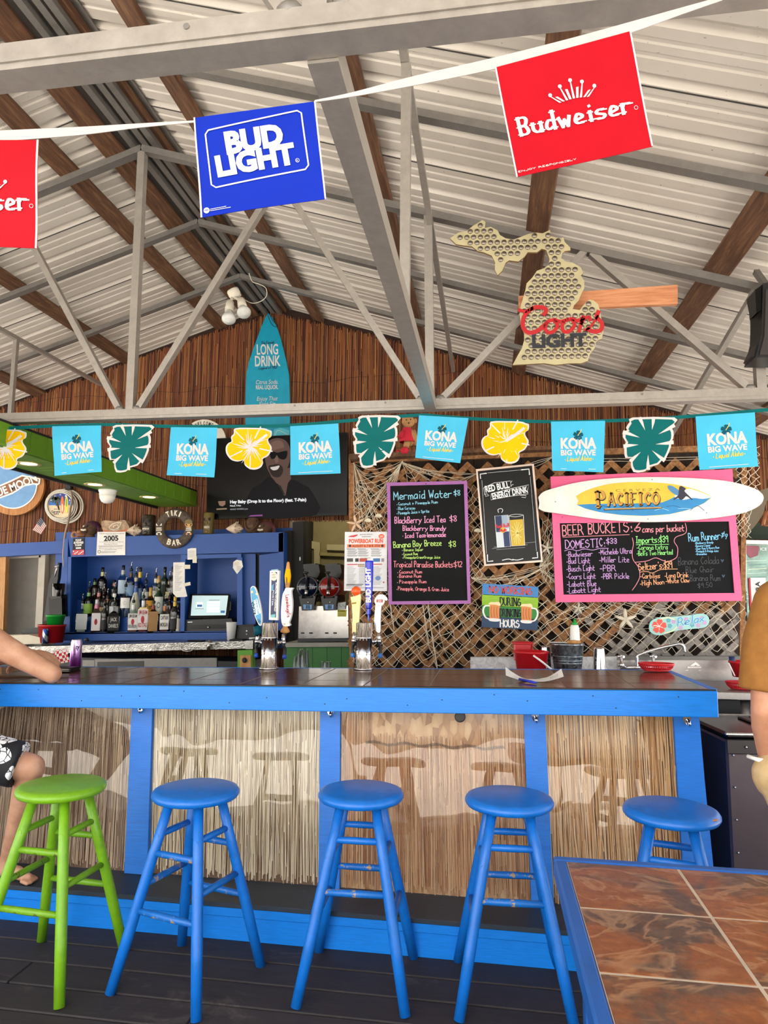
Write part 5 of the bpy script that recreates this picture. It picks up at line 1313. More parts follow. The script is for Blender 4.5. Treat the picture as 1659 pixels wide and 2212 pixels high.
kona([(370, 923), (470, 924), (462, 1031), (361, 1027)], 1.2, 'sky blue pennant between left leaf pennant and the hibiscus over the television')
kona([(627, 921), (731, 915), (735, 1022), (628, 1027)], 2.2, 'sky blue pennant over the television right half, slightly torn at its edge')
kona([(905, 897), (1012, 903), (994, 1000), (897, 989)], 3.1, 'sky blue pennant right next to the doll in the red dress')
kona([(1190, 911), (1307, 909), (1304, 1020), (1193, 1017)], .8, 'sky blue pennant over the left part of the pink beer bucket board')
kona([(1502, 900), (1630, 891), (1639, 1007), (1510, 1016)], 1.7, 'sky blue pennant over the nose of the white surfboard sign, at far right')
HIB = [(-.60, -.78), (.10, -.80), (.62, -.78), (.80, -.72), (.94, -.66), (.92, -.45), (.80, -.36), (.80, -.22), (.92, -.02), (.90, .14), (.76, .36), (.55, .48), (.56, .66), (.46, .84), (.24, .93), (.0, .90), (-.20, .74), (-.25, .55), (-.5, .60), (-.78, .52), (-.98, .26), (-1.0, 0), (-.9, -.16), (-.76, -.24), (-.78, -.42), (-.66, -.56)]
def hibiscus(cx, cy, rx, ry, ph, label):
    T_ = lambda p, k=1.0: (cx + p[0] * rx * k, cy + p[1] * ry * k)
    S = wavy(YK, ph, .008, (cx - rx, cy - ry, cx + rx, cy + ry)); P = smooth2(HIB, 3, True)
    mb = MB(); mb.slab(S, [T_(p) for p in P], C_WH, .0014); o = tag(mb.build('flower_pennant'), label, 'pennant', GK)
    mb = MB(); mb.poly(S, [T_((p[0], max(p[1], -.84)), .925) for p in P], C_YEL, .0014); mb.build('yellow_petals', o)
    mb = MB(); c = (.04, -.02)
    for i in range(5):
        a = math.radians((-97, -24, 55, 118, 190)[i])
        for j, (da, L) in enumerate(((0, .78), (.22, .52), (-.22, .56), (.4, .36), (-.42, .36))):
            b = a + da; p1 = (c[0] + math.cos(b) * L, c[1] + math.sin(b) * L); pm = (c[0] + math.cos(b - .1) * L * .5, c[1] + math.sin(b - .1) * L * .5)
            mb.ribbon(S, [T_(x) for x in smooth2([c, pm, p1], 4)], [rx * .05, rx * .05, rx * .045, rx * .04, rx * .04, rx * .035, rx * .025, rx * .018, rx * .006], C_WH, .0020 + j * .0002)
        g = a + .62; mb.ribbon(S, [T_((c[0] + math.cos(g) * .4, c[1] + math.sin(g) * .4)), T_((c[0] + math.cos(g) * .92, c[1] + math.sin(g) * .92))], rx * .05, C_WH, .0019)
    mb.ribbon(S, [T_(x) for x in ((.04, -.02), (.35, -.22), (.72, -.5))], [rx * .12, rx * .13, rx * .10], C_WH, .0030)
    for x, y in ((.66, -.36), (.74, -.42), (.80, -.52), (.82, -.62), (.70, -.60), (.62, -.52), (.86, -.45)): mb.disc(S, T_((x, y)), rx * .035, C_GOLD, .0034, 8)
    mb.build('white_veins', o)
hibiscus(8, 968, 53, 50, .5, 'yellow hibiscus pennant cut off by the left picture edge'); hibiscus(539, 966, 51, 52, 1.5, 'yellow hibiscus pennant hanging in front of the television'); hibiscus(1093, 952, 53, 53, 2.5, 'yellow hibiscus pennant above the black energy drink board')
LEAF = [(-.60, -1.0), (.98, -1.0), (1.0, -.80), (.86, -.66), (.94, -.50), (.94, -.24), (.84, -.10), (.86, .06), (.66, .50), (.52, .54), (.36, .72), (-.06, .84), (-.10, .94), (-.24, 1.0), (-.58, 1.0), (-.68, .70), (-.62, .48), (-.88, .48), (-.92, .22), (-.92, .02), (-.86, -.10), (-.98, -.28), (-.94, -.48), (-.80, -.54), (-.86, -.62), (-.72, -.84)]
def leaf(cx, cy, rx, ry, ph, label):
    T_ = lambda p, k=1.0: (cx + p[0] * rx * k, cy + p[1] * ry * k)
    S = wavy(YK, ph, .008, (cx - rx, cy - ry, cx + rx, cy + ry))
    mb = MB(); mb.slab(S, [T_(p) for p in smooth2(LEAF, 2, True)], C_WH, .0014); o = tag(mb.build('leaf_pennant'), label, 'pennant', GK)
    mb = MB(); mb.poly(S, [T_((p[0] * .90, max(p[1], -1.07) * .92)) for p in smooth2(LEAF, 2, True)], C_TEAL, .0014); mb.build('teal_leaf', o)
    mb = MB()
    for tip, b in (((-.14, -.52), (-.36, -1.0)), ((.12, -.54), (.18, -1.0)), ((.36, -.38), (.98, -.72)), ((.26, -.02), (.95, -.10)), ((.12, .20), (.62, .58)), ((-.02, .36), (-.02, .92)), ((-.30, .26), (-.70, .62)), ((-.38, .0), (-.96, .06)), ((-.34, -.26), (-.98, -.46))):
        d = Vector((b[0] - tip[0], b[1] - tip[1])); n = Vector((-d.y, d.x)).normalized() * .08; m_ = Vector(tip) + d * .6
        mb.poly(S, [T_(x) for x in (tip, tuple(m_ + n * .8), tuple(Vector(b) + n * .9), tuple(Vector(b) - n * .9), tuple(m_ - n * .55))], C_WH, .0020)
    mb.build('white_slits', o)
leaf(280, 969, 49, 51, .2, 'teal leaf pennant hanging below the left king post, near the green soffit'); leaf(811, 954, 50, 56, 2.0, 'teal leaf pennant just left of the doll in the red dress'); leaf(1401, 961, 57, 59, 1.1, 'teal leaf pennant above the middle of the pink board')

# ------------------------------------------------------------------ bottle cap sign of the state outline
YM = 3.96; SM = PY(YM)
PB = pslab('pine_board', 4.03, [(1120, 639), (1464, 615), (1464, 656), (1120, 671)], M_RAWWOOD, .03); tag(PB, 'raw pine board fixed behind the bottle cap sign and sticking out right', 'board')
MI = zt(830, 440, 2.0015, [(285, 150), (320, 125), (355, 118), (385, 95), (410, 80), (425, 70), (438, 80), (435, 105), (460, 100), (490, 115), (500, 135), (525, 150), (560, 155), (600, 140), (625, 130), (660, 125), (685, 128), (717, 113), (720, 140), (760, 150), (775, 145), (780, 165), (805, 190), (805, 202), (780, 205), (770, 215), (765, 235), (785, 250), (815, 255), (850, 275), (860, 300), (850, 310), (865, 335), (865, 365), (850, 395), (840, 420), (820, 440), (815, 455), (845, 460), (860, 440), (885, 415), (905, 418), (925, 435), (935, 470), (940, 510), (948, 550), (940, 585), (925, 590), (915, 600), (910, 625), (890, 650), (880, 680), (850, 690), (800, 690), (740, 697), (690, 690), (555, 697), (575, 660), (595, 625), (605, 590), (605, 560), (590, 520), (585, 480), (590, 440), (600, 410), (610, 375), (615, 345), (640, 320), (660, 290), (690, 280), (710, 265), (715, 240), (700, 200), (680, 195), (660, 210), (620, 210), (605, 230), (580, 250), (540, 245), (525, 255), (510, 290), (490, 310), (478, 285), (480, 255), (465, 225), (430, 210), (405, 205), (380, 185), (340, 180), (310, 175)])
mb = MB(); mb.slab(SM, MI, flat('#b5ac86', .6, name='khaki_painted_plywood'), .016, edge=flat('#8a6a42', .7, name='plywood_edge')); MS = tag(mb.build('state_sign'), 'plywood state outline sign covered in bottle caps with red and black lettering', 'sign')
def inside(p, poly, mar):
    c = False; n = len(poly); dmin = 1e9
    for i in range(n):
        a, b = poly[i], poly[(i + 1) % n]
        if (a[1] > p[1]) != (b[1] > p[1]) and p[0] < (b[0] - a[0]) * (p[1] - a[1]) / (b[1] - a[1]) + a[0]: c = not c
        t_ = max(0, min(1, ((p[0] - a[0]) * (b[0] - a[0]) + (p[1] - a[1]) * (b[1] - a[1])) / max(1e-9, (b[0] - a[0]) ** 2 + (b[1] - a[1]) ** 2)))
        dmin = min(dmin, math.hypot(p[0] - a[0] - t_ * (b[0] - a[0]), p[1] - a[1] - t_ * (b[1] - a[1])))
    return c and dmin > mar
M_CAP = metal('silver_bottle_cap', '#9c9287', .45, .2)
caps = []
for j in range(60):
    for i in range(40):
        p = (972 + i * 14.6 + (j % 2) * 7.3, 476 + j * 12.5 - i * .35)
        if inside(p, MI, 5.6): caps.append(p)
capr = .0148
def capmesh(mb, c):
    prof = [(capr, 0), (capr * .98, .003), (capr * .84, .0062), (0, .0066)]; n = 20; vs = []; M3 = Matrix.Rotation(math.pi / 2, 3, 'X')
    mb.lathe(prof, M_CAP, c, n, M3, caps=False)
    mb.tube([c + M3 @ Vector((math.cos(a) * capr * (1.04 if k % 2 else .97), math.sin(a) * capr * (1.04 if k % 2 else .97), .0015)) for k, a in enumerate([2 * math.pi * i / 28 for i in range(28)])], .0013, M_CAP, 3, closed=True)
src = None; rest = MB()
for i, p in enumerate(caps):
    w = SM(p[0], p[1], 0)
    if i < 100:
        if src is None: mb = MB(); capmesh(mb, w); src = mb.build('bottle_cap', MS)
        else:
            c_ = src.copy(); COL.objects.link(c_); c_.location = src.location + (w - SM(*caps[0], 0))
    else: capmesh(rest, w)
if rest.v: r_ = rest.build('bottle_caps', MS); r_['kind'] = 'stuff'
C_CR, C_CB = col('#b0141c', .5), col('#22242c', .5)
mb = MB(); K2 = lambda l: zt(830, 440, 2.0015, l); of = .0078
def brush(pts, w): mb.ribbon(SM, [tuple(p) for p in smooth2(K2(pts), 6)], w, C_CR, of)
brush([(690, 480), (700, 462), (680, 450), (640, 455), (605, 490), (600, 535), (625, 560), (665, 550), (700, 520)], 9); brush([(583, 462), (610, 468), (640, 455)], 7)
brush([(735, 505), (710, 510), (695, 535), (705, 558), (730, 555), (748, 530), (738, 506), (760, 512), (790, 505)], 8); brush([(810, 500), (782, 508), (768, 532), (778, 556), (805, 550), (822, 525), (812, 502), (835, 508), (860, 498)], 8)
brush([(842, 552), (852, 515), (860, 492)], 8); brush([(852, 520), (864, 500), (884, 492), (890, 505)], 7); brush([(866, 548), (890, 535), (922, 488)], 5); brush([(925, 470), (918, 492), (940, 520), (935, 548), (905, 555), (880, 545)], 9)
mb.text(SM, 'LIGHT', K2([(640, 624)])[0], K2([(876, 616)])[0], 27, C_CB, of, .045); mb.build('lettering', MS)

# ------------------------------------------------------------------ teal surfboard sign on the reed wall
YSB = 6.90; S = PY(YSB); out = [(579, 676), (588, 686), (597, 705), (605, 727), (612, 755), (619, 784), (624, 810), (626, 870), (626, 944), (530, 948), (530, 870), (532, 810), (537, 784), (545, 760), (555, 732), (565, 705), (572, 688)]
mb = MB(); mb.slab(S, out, flat('#0895b4', .35, name='teal_gloss_board'), .025); SB = tag(mb.build('surfboard_sign'), 'teal surfboard shaped drinks sign standing against the reed wall peak', 'sign')
C_NAVY = col('#0d2c4c'); mb = MB()
mb.chalk(S, 'The Finnish', (564, 743.5), (592, 742), 5.5, .9, C_NAVY, .0015, .03, .3); mb.text(S, 'LONG', (555, 766), (601, 765), 22, C_WH, .0015, .02); mb.text(S, 'DRINK', (551, 791), (606, 790), 22, C_WH, .0015, .02); mb.chalk(S, 'Legend of 1952', (559, 798), (598, 796), 5.5, .9, C_NAVY, .0015, .03, .3)
mb.text(S, 'Citrus Soda.', (553, 830), (601, 829), 9, C_WH, .0015, 0, .2); mb.text(S, 'REAL LIQUOR.', (553, 841), (601, 840), 8.5, C_WH, .0015, .02); mb.text(S, 'Enjoy That', (555, 866), (600, 865), 9, C_WH, .0015, 0, .2); mb.text(S, 'First Sip', (560, 877), (595, 876), 9, C_WH, .0015, 0, .2)
mb.poly(S, [(590, 945), (592, 928), (606, 924), (625, 930), (625, 944)], col('#49b8cc'), .0015); mb.ribbon(S, smooth2([(594, 940), (600, 930), (612, 934), (622, 940)], 4), 1, C_WH, .002); mb.build('lettering', SB)
mb = MB(); mb.tube(smooth2([tuple(S(*p, .004)) for p in ((577, 677), (582, 690), (588, 702), (597, 707), (599, 702), (590, 694), (582, 678))], 3), .003, M_INK, 5); mb.build('leash_cord', SB)
# ------------------------------------------------------------------ television
YT = 6.76; S = PY(YT); TV = thing('television', 'wide flat black television playing a song screen on the reed wall', 'television', aty(598, 1118, YT))
mb = MB(); mb.slab(S, [(447, 948), (751, 934), (749, 1112), (446, 1122)], M_BLACKG, .05); mb.slab(PY(YT + .06), [(520, 990), (690, 983), (690, 1080), (520, 1086)], M_BLACK, .15); mb.build('bezel', TV)
M_SCR = flat('#060607', .2, name='dark_screen', spec=.2); 
def scr(h, e=.55):
    if ('scr', h) not in _MC:
        t = NT('screen_' + h.strip('#')); t.b.inputs['Specular IOR Level'].default_value = .1; t.set(Base_Color='#020202', Roughness=.3, Emission_Color=h, Emission_Strength=.75); _MC['scr', h] = t.m
    return _MC['scr', h]
mb = MB(); mb.poly(S, [(449.5, 950.5), (748.5, 936.5), (746.5, 1107), (448.5, 1116)], M_SCR, .002); scn = mb.build('screen', TV)
mb = MB(); sk, sk2, dk = scr('#5a443c', .35), scr('#6f564a', .38), scr('#0d0c0e', .3)
mb.poly(S, smooth2([(572, 975), (576, 957), (590, 948), (606, 947), (620, 955), (627, 973), (625, 1000), (616, 1020), (603, 1032), (590, 1030), (580, 1018), (574, 1000)], 4, True), sk, .003)
mb.poly(S, [(583, 1024), (626, 1010), (629, 1034), (622, 1044), (617, 1071), (607, 1050), (592, 1040)], sk, .0028); mb.poly(S, smooth2([(580, 975), (585, 958), (597, 952), (608, 953), (614, 966), (600, 970)], 4, True), sk2, .0035); mb.poly(S, [(590, 985), (600, 984), (602, 998), (596, 1001)], sk2, .0035)
mb.poly(S, smooth2([(583, 978), (593, 976), (599, 978), (612, 975), (621, 975), (619, 989), (611, 993), (602, 989), (598, 983), (594, 990), (586, 991)], 3, True), dk, .004)
mb.poly(S, smooth2([(580, 1008), (590, 1004), (600, 1003), (608, 1006), (612, 1016), (606, 1029), (596, 1031), (587, 1026)], 4, True), scr('#2e2420', .3), .0038); mb.poly(S, smooth2([(584, 1010), (594, 1008), (604, 1006), (600, 1014), (590, 1016)], 3, True), scr('#c8c0b8', .45), .0045)
mb.poly(S, smooth2([(541, 1062), (562, 1046), (583, 1030), (600, 1048), (616, 1073), (622, 1046), (632, 1036), (655, 1047), (672, 1060), (684, 1112), (535, 1116)], 3, True), scr('#0e0d10', .3), .0032); mb.disc(S, (614, 1069), 1, sk2, .004, 8)
mb.build('portrait', scn); wt = scr('#f2f2f4', .9)
mb = MB(); mb.text(S, 'Hey Baby (Drop It to the Floor) (feat. T-Pain)', (497.5, 1087.5), (662, 1082.5), 6.4, wt, .006, .04); mb.text(S, 'Pitbull, T-Pain', (497.5, 1094.5), (521, 1093.7), 3.2, wt, .006, .015); mb.text(S, "ASHLEY MORRIS's Jam", (497.5, 1102), (536, 1100.6), 3.2, scr('#b8b8bc', .7), .006)
mb.poly(S, [(471, 1083), (487, 1082), (487, 1090), (481, 1094), (474, 1092)], scr('#8a6a58', .4), .003); mb.ribbon(S, [(469, 1100), (489, 1099)], 3, scr('#8f7a60', .5), .003); mb.poly(S, [(537, 1116), (568, 1115), (567, 1111.5), (542, 1113)], flat('#8a3a9a', .5, name='purple_tab'), .004); mb.build('screen_text', scn)
# ------------------------------------------------------------------ wall signs on the left
YBM = 6.86; S = PY(YBM); c0 = (29, 1047)
circ = lambda c, r, n=48, a0=0, a1=2 * math.pi: [(c[0] + r * math.cos(a0 + (a1 - a0) * k / n), c[1] + r * math.sin(a0 + (a1 - a0) * k / n)) for k in range(n + (0 if abs(a1 - a0 - 2 * math.pi) < 1e-6 else 1))]
mb = MB(); mb.slab(S, circ(c0, 66), wood('varnished_plank', '#8a5526', '#b97a3a', '#cf9550', (12, 12, 1.2), .5), .03)
BM = tag(mb.build('round_beer_sign'), 'round wooden beer sign with pale blue moon half hidden by the green soffit', 'sign')
mb = MB(); mb.slab(S, circ(c0, 52.5), M_WHITE, .012, off=.010); mb.slab(S, circ(c0, 50), flat('#6d9fd0', .5, name='moon_blue'), .012, off=.0115); mb.build('moon_disc', BM)
mb = MB(); lo = [(-34, 1100), (0, 1078), (30, 1067), (55, 1051), (75, 1047), (82, 1049), (88, 1046), (89, 1034), (70, 1030), (50, 1026), (25, 1038), (0, 1049), (-34, 1060)]; ctr = wood('band_wood', '#6a3d1e', '#8f5a2e', '#a87040', (12, 12, 1.2), .5)
mb.slab(S, lo, M_WHITE, .01, off=.016); mb.slab(S, [(-34, 1096), (0, 1075), (30, 1063), (55, 1048), (75, 1044), (84, 1045), (86, 1036), (70, 1033), (50, 1030), (25, 1042), (0, 1053), (-34, 1064)], ctr, .01, off=.0175); mb.text(S, 'BLUE MOON', (-20, 1081), (84, 1039), 16, M_WHITE, .0200, .03); mb.build('name_band', BM)
YCK = 6.90; S = PY(YCK); cc = (131.5, 1091.5); sc_ = (S(cc[0] + 1, cc[1]) - S(*cc)).length
CL = thing('neon_clock', 'round beach themed neon wall clock with coiled pale tubes', 'clock', S(*cc))
mb = MB(); mb.slab(S, circ(cc, 27), col('#dccba8'), .03); face = mb.build('clock_face', CL)
mb = MB(); mb.poly(S, circ(cc, 26, 24, math.pi, 2 * math.pi), col('#2c6fc0'), .0012); mb.poly(S, circ(cc, 26, 24, math.pi + .5, 2 * math.pi - .3), col('#213a8c'), .0016); mb.ribbon(S, [(122, 1092), (126, 1085), (127, 1099)], 2.2, col('#4a3424'), .003); mb.ribbon(S, smooth2([(122, 1080), (124, 1090), (128, 1101)], 4), 2.6, col('#4a3826'), .003)
for a in range(11): b = a * .57; mb.ribbon(S, smooth2([(121, 1078), (121 + 6 * math.cos(b), 1077 + 5 * math.sin(b)), (121 + 10 * math.cos(b), 1081 + 6 * math.sin(b))], 3), 2.6, col('#2c4226'), .0032)
for cx, c1, c2, m_ in ((135, '#e86a2a', '#f0e4c8', 0), (144, '#d9d048', '#7a9a30', 1)): mb.disc(S, (cx, 1091 if not m_ else 1090), 3.6, col(c1), .0034, 18, 19); mb.disc(S, (cx, 1097 if not m_ else 1086), 1.6, col(c2), .0038, 14, 9)
mb.chalk(S, 'Corona', (112, 1107.5), (130, 1107), 5, .9, C_NAVY, .003, .02); mb.chalk(S, 'Extra', (117, 1111.5), (127, 1111), 3, .7, C_NAVY, .003, .02); mb.ribbon(S, [(117, 1101), (119, 1099), (121, 1100.5), (123, 1099), (125, 1101)], 1, C_NAVY, .003)
for t_, p in (('12', (129, 1070)), ('11', (118, 1073)), ('10', (109, 1082)), ('1', (141, 1073)), ('2', (149, 1082))): mb.text(S, t_, p, (p[0] + 3.4, p[1]), 3, M_WHITE, .004, .02)
mb.build('face_picture', face)
M_NEON = flat('#d8d4c6', .15, name='pale_glass_tube')
for r, o_, dx in ((28.5, .012, 0), (31.5, .006, .3), (34.5, -.002, .6), (31, -.03, 9), (34, -.034, 9.5), (37, -.036, 7)):
    mb = MB(); mb.tube([S(cc[0] + dx + r * math.cos(a), cc[1] + 1 + r * math.sin(a), o_) for a in [2 * math.pi * k / 48 for k in range(48)]], 1.25 * sc_, M_NEON, 8, closed=True); mb.build('neon_tube', CL)
mb = MB(); mb.box(S(152, 1053, .02), (.07, .06, .06), M_BLACK, bev=.006); mb.build('power_box', CL)
mb = MB(); mb.tube(smooth2([tuple(S(*p, .035)) for p in ((156, 1060), (160, 1078), (156, 1100), (152, 1125), (146, 1150), (143, 1175), (141, 1205), (146, 1240))], 4), .012, flat('#9c8672', .6, name='tan_conduit'), 8); tag(mb.build('wall_cable'), 'tan cable running down from the neon clock to the blue cabinet corner', 'cable')
FLG = Quad(PY(6.988), [(88.5, 1116.5), (100.5, 1136.5), (89, 1154), (70, 1144)]); fm = flagmesh('small_flag', FLG, col('#e8e2dc'), 6, 6); tag(fm, 'small stars and stripes flag pinned on the reed wall below the clock', 'flag')
mb = MB()
for k in range(7):
    u = k / 6.5; mb.poly(FLG, [(u, 0.02), (u + .075, .02), (u + .075, .99), (u, .99)], col('#9c1c2c'), .001)
mb.poly(FLG, [(0, 0), (.55, 0), (.55, .5), (0, .5)], col('#1d2746'), .0016)
for i in range(5):
    for j in range(4): mb.disc(FLG, (.07 + i * .1, .07 + j * .12), .02, M_WHITE, .002, 6)
mb.build('stripes_and_stars', fm)
# welcome ring
S = PY(6.88); cw = (441, 953); mb = MB()
for k in range(8): 
    a0 = -math.pi / 2 - .62 + k * math.pi / 4; w = 1.24 if k % 2 == 0 else .33
    mb.slab(S, circ(cw, 47, 12, a0, a0 + .8) + circ(cw, 22, 12, a0 + .8, a0), M_IV if k % 2 == 0 or k == 1 else flat('#1c2430', .6, name='navy_ring_paint'), .03)
WR = tag(mb.build('welcome_sign'), 'round cream and navy welcome sign peeping out above the television', 'sign')
mb = MB()
for i, ch in enumerate('WELCOME'):
    a = -math.pi / 2 + (i - 3) * .155; p = (cw[0] + 35 * math.cos(a), cw[1] + 35 * math.sin(a)); d = (-math.sin(a), math.cos(a)); w = 4.6 if ch in 'WM' else 3.6
    mb.text(S, ch, (p[0] - d[0] * w / 2, p[1] - d[1] * w / 2), (p[0] + d[0] * w / 2, p[1] + d[1] * w / 2), 7.5, M_INK, .0015, .03)
mb.build('lettering', WR)
# tiki bar ring hung on the cabinet head board
S = PY(6.578); ct = (377.5, 1141.5); M_TK = wood('dark_carved_wood', '#2a221c', '#4a3d33', '#6a5a4a', (8, 8, 8), .7)
mb = MB(); vs = []; n1, n2 = 64, 14; c3 = S(*ct); k_ = (S(ct[0] + 1, ct[1]) - c3).length; R0, r0 = 31.5 * k_, 9.8 * k_
mb.grid(lambda u, v: c3 + Vector((math.cos(u * 6.28319) * (R0 + r0 * math.cos(v * 6.28319)), -abs(math.sin(v * 6.28319)) ** .7 * .02 * (1 if math.sin(v * 6.28319) > 0 else -1), math.sin(u * 6.28319) * (R0 + r0 * math.cos(v * 6.28319)))), n1, n2, M_TK)
TK = tag(mb.build('tiki_ring'), 'carved dark life ring sign reading tiki bar on the blue cabinet', 'sign'); mb = MB(); o2 = .0215
for word, cen, sg, hgt, r_ in (('TIKI', -math.pi / 2, 1, 11, 27.5), ('BAR', math.pi / 2, -1, 12, 37)):
    n = len(word)
    for i, ch in enumerate(word):
        a = cen + (i - (n - 1) / 2) * (.27 if n == 4 else .33) * sg; rr = r_; d = (-math.sin(a) * sg, math.cos(a) * sg); w = {'I': 3, 'K': 7, 'T': 7}.get(ch, 8.5)
        p = (ct[0] + rr * math.cos(a), ct[1] + rr * math.sin(a)); mb.text(S, ch, (p[0] - d[0] * w / 2, p[1] - d[1] * w / 2), (p[0] + d[0] * w / 2, p[1] + d[1] * w / 2), hgt, M_IV, o2, .04)
mb.build('lettering', TK); mb = MB()
for sx, m_ in ((-1, M_IV), (1, flat('#d8a860', .6, name='ochre_paint'))):
    x = ct[0] + sx * 32
    for dy, w in ((-1, 11), (3, 12), (8, 7)): mb.slab(S, [(x - w / 2, ct[1] + dy), (x + w / 2, ct[1] + dy - .5), (x + w / 2, ct[1] + dy + 2), (x - w / 2, ct[1] + dy + 2)], M_IV, .004, off=.024)
    for e in (-1, 1): mb.disc(S, (x + e * 4.2, ct[1] + 12.5), 2.2, M_IV if sx < 0 else flat('#c88a6a', .6, name='pink_clay'), .022, 10); mb.poly(S, [(x + e * 1.5, ct[1] - 5), (x + e * 6, ct[1] - 11), (x + e * 6.5, ct[1] - 6)], M_IV if sx < 0 else M_INK, .0235)
    if sx > 0: mb.disc(S, (x, ct[1] - 8), 8, m_, .0215, 16, 6); mb.disc(S, (x, ct[1] - 14), 8, flat('#7a6a40', .7, name='moss_paint'), .022, 16, 5)
mb.build('tiki_faces', TK)
# ------------------------------------------------------------------ papers on the cabinet
def sign(name, Y, q, m, label, cat='sign', t=.004, grp=None):
    mb = MB(); mb.slab(PY(Y), q, m, t); return tag(mb.build(name), label, cat, grp)
YF = 6.594
o = sign('age_notice', YF, [(210.5, 1149), (271, 1148.6), (270.4, 1199), (208, 1199.5)], M_PAPER, 'white paper notice with the large number 2005 on the blue cabinet', 'notice', .002)
S = PY(YF); mb = MB(); mb.text(S, '2005', (224.5, 1168.5), (256, 1167.5), 10.5, M_INK, .001, .04)
for i, (t_, a, b, y, h, m_) in enumerate((('YOUR BIRTHDAY MUST BE ON OR BEFORE', 214, 268, 1154, 2.2, M_INK), ("TODAY'S DATE IN", 230, 252, 1157, 1.8, M_GREYINK), ('TO PURCHASE ALCOHOLIC BEVERAGES', 214, 267, 1172, 2.2, M_GREYINK), ('Warning to Minors', 224, 254, 1176.5, 2.6, M_INK), ('We may call the police if you try to buy', 214, 264, 1186, 2.1, M_INK))): mb.text(S, t_, (a, y), (b, y - .4), h, m_, .001)
mb.ribbon(S, circ((214.5, 1192), 3, 16), .9, M_INK, .001, True); mb.ribbon(S, [(213, 1179.3), (266, 1178.6)], .8, M_GREYINK, .001); mb.ribbon(S, [(214, 1181.6), (264, 1181)], .8, M_GREYINK, .001); mb.ribbon(S, [(226, 1188), (252, 1187.6)], .8, M_GREYINK, .001); mb.ribbon(S, [(219, 1192), (250, 1191.5)], .8, M_GREYINK, .001); mb.ribbon(S, [(219, 1194), (248, 1193.5)], .8, M_GREYINK, .001); mb.build('lettering', o)
o = sign('id_notice', YF, [(158, 1163), (182, 1162), (181.7, 1199), (156, 1200)], M_INK, 'small black and red notice asking to be prepared to show identification', 'notice', .002)
mb = MB(); mb.text(S, 'PLEASE', (163, 1169), (176, 1168.5), 4.2, M_WHITE, .001, .04, .2); mb.text(S, 'BE PREPARED', (159.5, 1174.5), (180.5, 1174), 4.2, M_WHITE, .001, .04, .2); mb.text(S, 'TO SHOW', (162, 1180), (177, 1179.5), 4.2, M_WHITE, .001, .04, .2); mb.ribbon(S, [(165, 1184), (174, 1183.6)], 3, M_WHITE, .001)
mb.poly(S, [(157, 1188), (181.8, 1187), (181.6, 1198.5), (156.3, 1199.5)], col('#c2404a'), .001)
for k in range(8): mb.disc(S, (159 + k * 2.9, 1191 + (k * 5) % 7), 1.3, M_WHITE, .0016, 8)
mb.build('lettering', o)
def scrap(name, Y, q, label, tapes, lines):
    o = sign(name, Y, q, M_PAPER, label, 'paper', .0015, 'papers taped round the till opening'); S = PY(Y)
    if tapes: mb = MB(); [mb.slab(S, t_, flat('#d9d2bf', .4, name='tape'), .001, off=.002) for t_ in tapes]; mb.build('tape', o)
    mb = MB()
    for a, b, y in lines: mb.ribbon(S, [(a, y), (b, y - .3)], .6, M_GREYINK, .001)
    mb.build('writing', o)
scrap('price_list', YF, [(374.5, 1215), (399, 1214.5), (399, 1265), (404.5, 1288), (400, 1289.5), (381, 1290), (373, 1281)], 'long white printed list taped beside the bottle bay, curling at its foot', [[(397, 1220), (411, 1220), (411, 1229), (397, 1229)], [(396, 1260), (411, 1257), (412, 1264), (398, 1267)]], [(378, 378 + 8 + (k * 7) % 9, 1221 + k * 2.6) for k in range(22)])
scrap('note', YF, [(405, 1186), (413, 1184), (424, 1184), (424, 1208), (405, 1209)], 'small white note taped at the upper left corner of the till opening', [[(416, 1203), (425.5, 1202), (425, 1216), (416, 1216)]], [(407, 421, 1191 + k * 3) for k in range(5)])
scrap('note', YF, [(504, 1214), (511, 1209), (522, 1211), (525, 1224), (512, 1240), (503, 1227)], 'crumpled white note taped at the upper right corner of the till opening', [[(506, 1215), (516, 1213), (516, 1221), (506, 1222)]], [(512, 521, 1224 + k * 2.5) for k in range(4)])
# ------------------------------------------------------------------ boards on the lattice
YB_ = 5.10
def board(name, q, fw, mf, mp, label, cat, t=.02, inner=None, Y=YB_):
    S = PY(Y); mb = MB(); mb.slab(S, q, mp, t); o = tag(mb.build(name), label, cat)
    cx = sum(p[0] for p in q) / 4; cy = sum(p[1] for p in q) / 4
    inn = inner or [(p[0] + fw * (1 if p[0] < cx else -1), p[1] + fw * (1 if p[1] < cy else -1)) for p in q]
    mb = MB()
    for i in range(4): mb.slab(S, [q[i], q[(i + 1) % 4], inn[(i + 1) % 4], inn[i]], mf, .012, off=.010)
    mb.build('frame', o); return o, S
M_CHALKB = flat('#131416', .8, spec=.2, name='chalkboard_black', var=.12)
o, S = board('menu_board', [(836, 1043), (1009, 1039), (1017, 1304), (840, 1306)], 7, paintwood('lilac_frame_paint', '#a866ae', .5), M_CHALKB, 'black cocktail menu board in a lilac frame', 'menu board')
K3 = lambda x, y: (740 + x / 3.606, 960 + y / 3.606)
ck = {'b': col('#8fd4ee'), 'p': col('#ee9ccb'), 'g': col('#b8e070'), 's': col('#f08a98'), 'w': col('#e8e4e4')}
mb = MB()
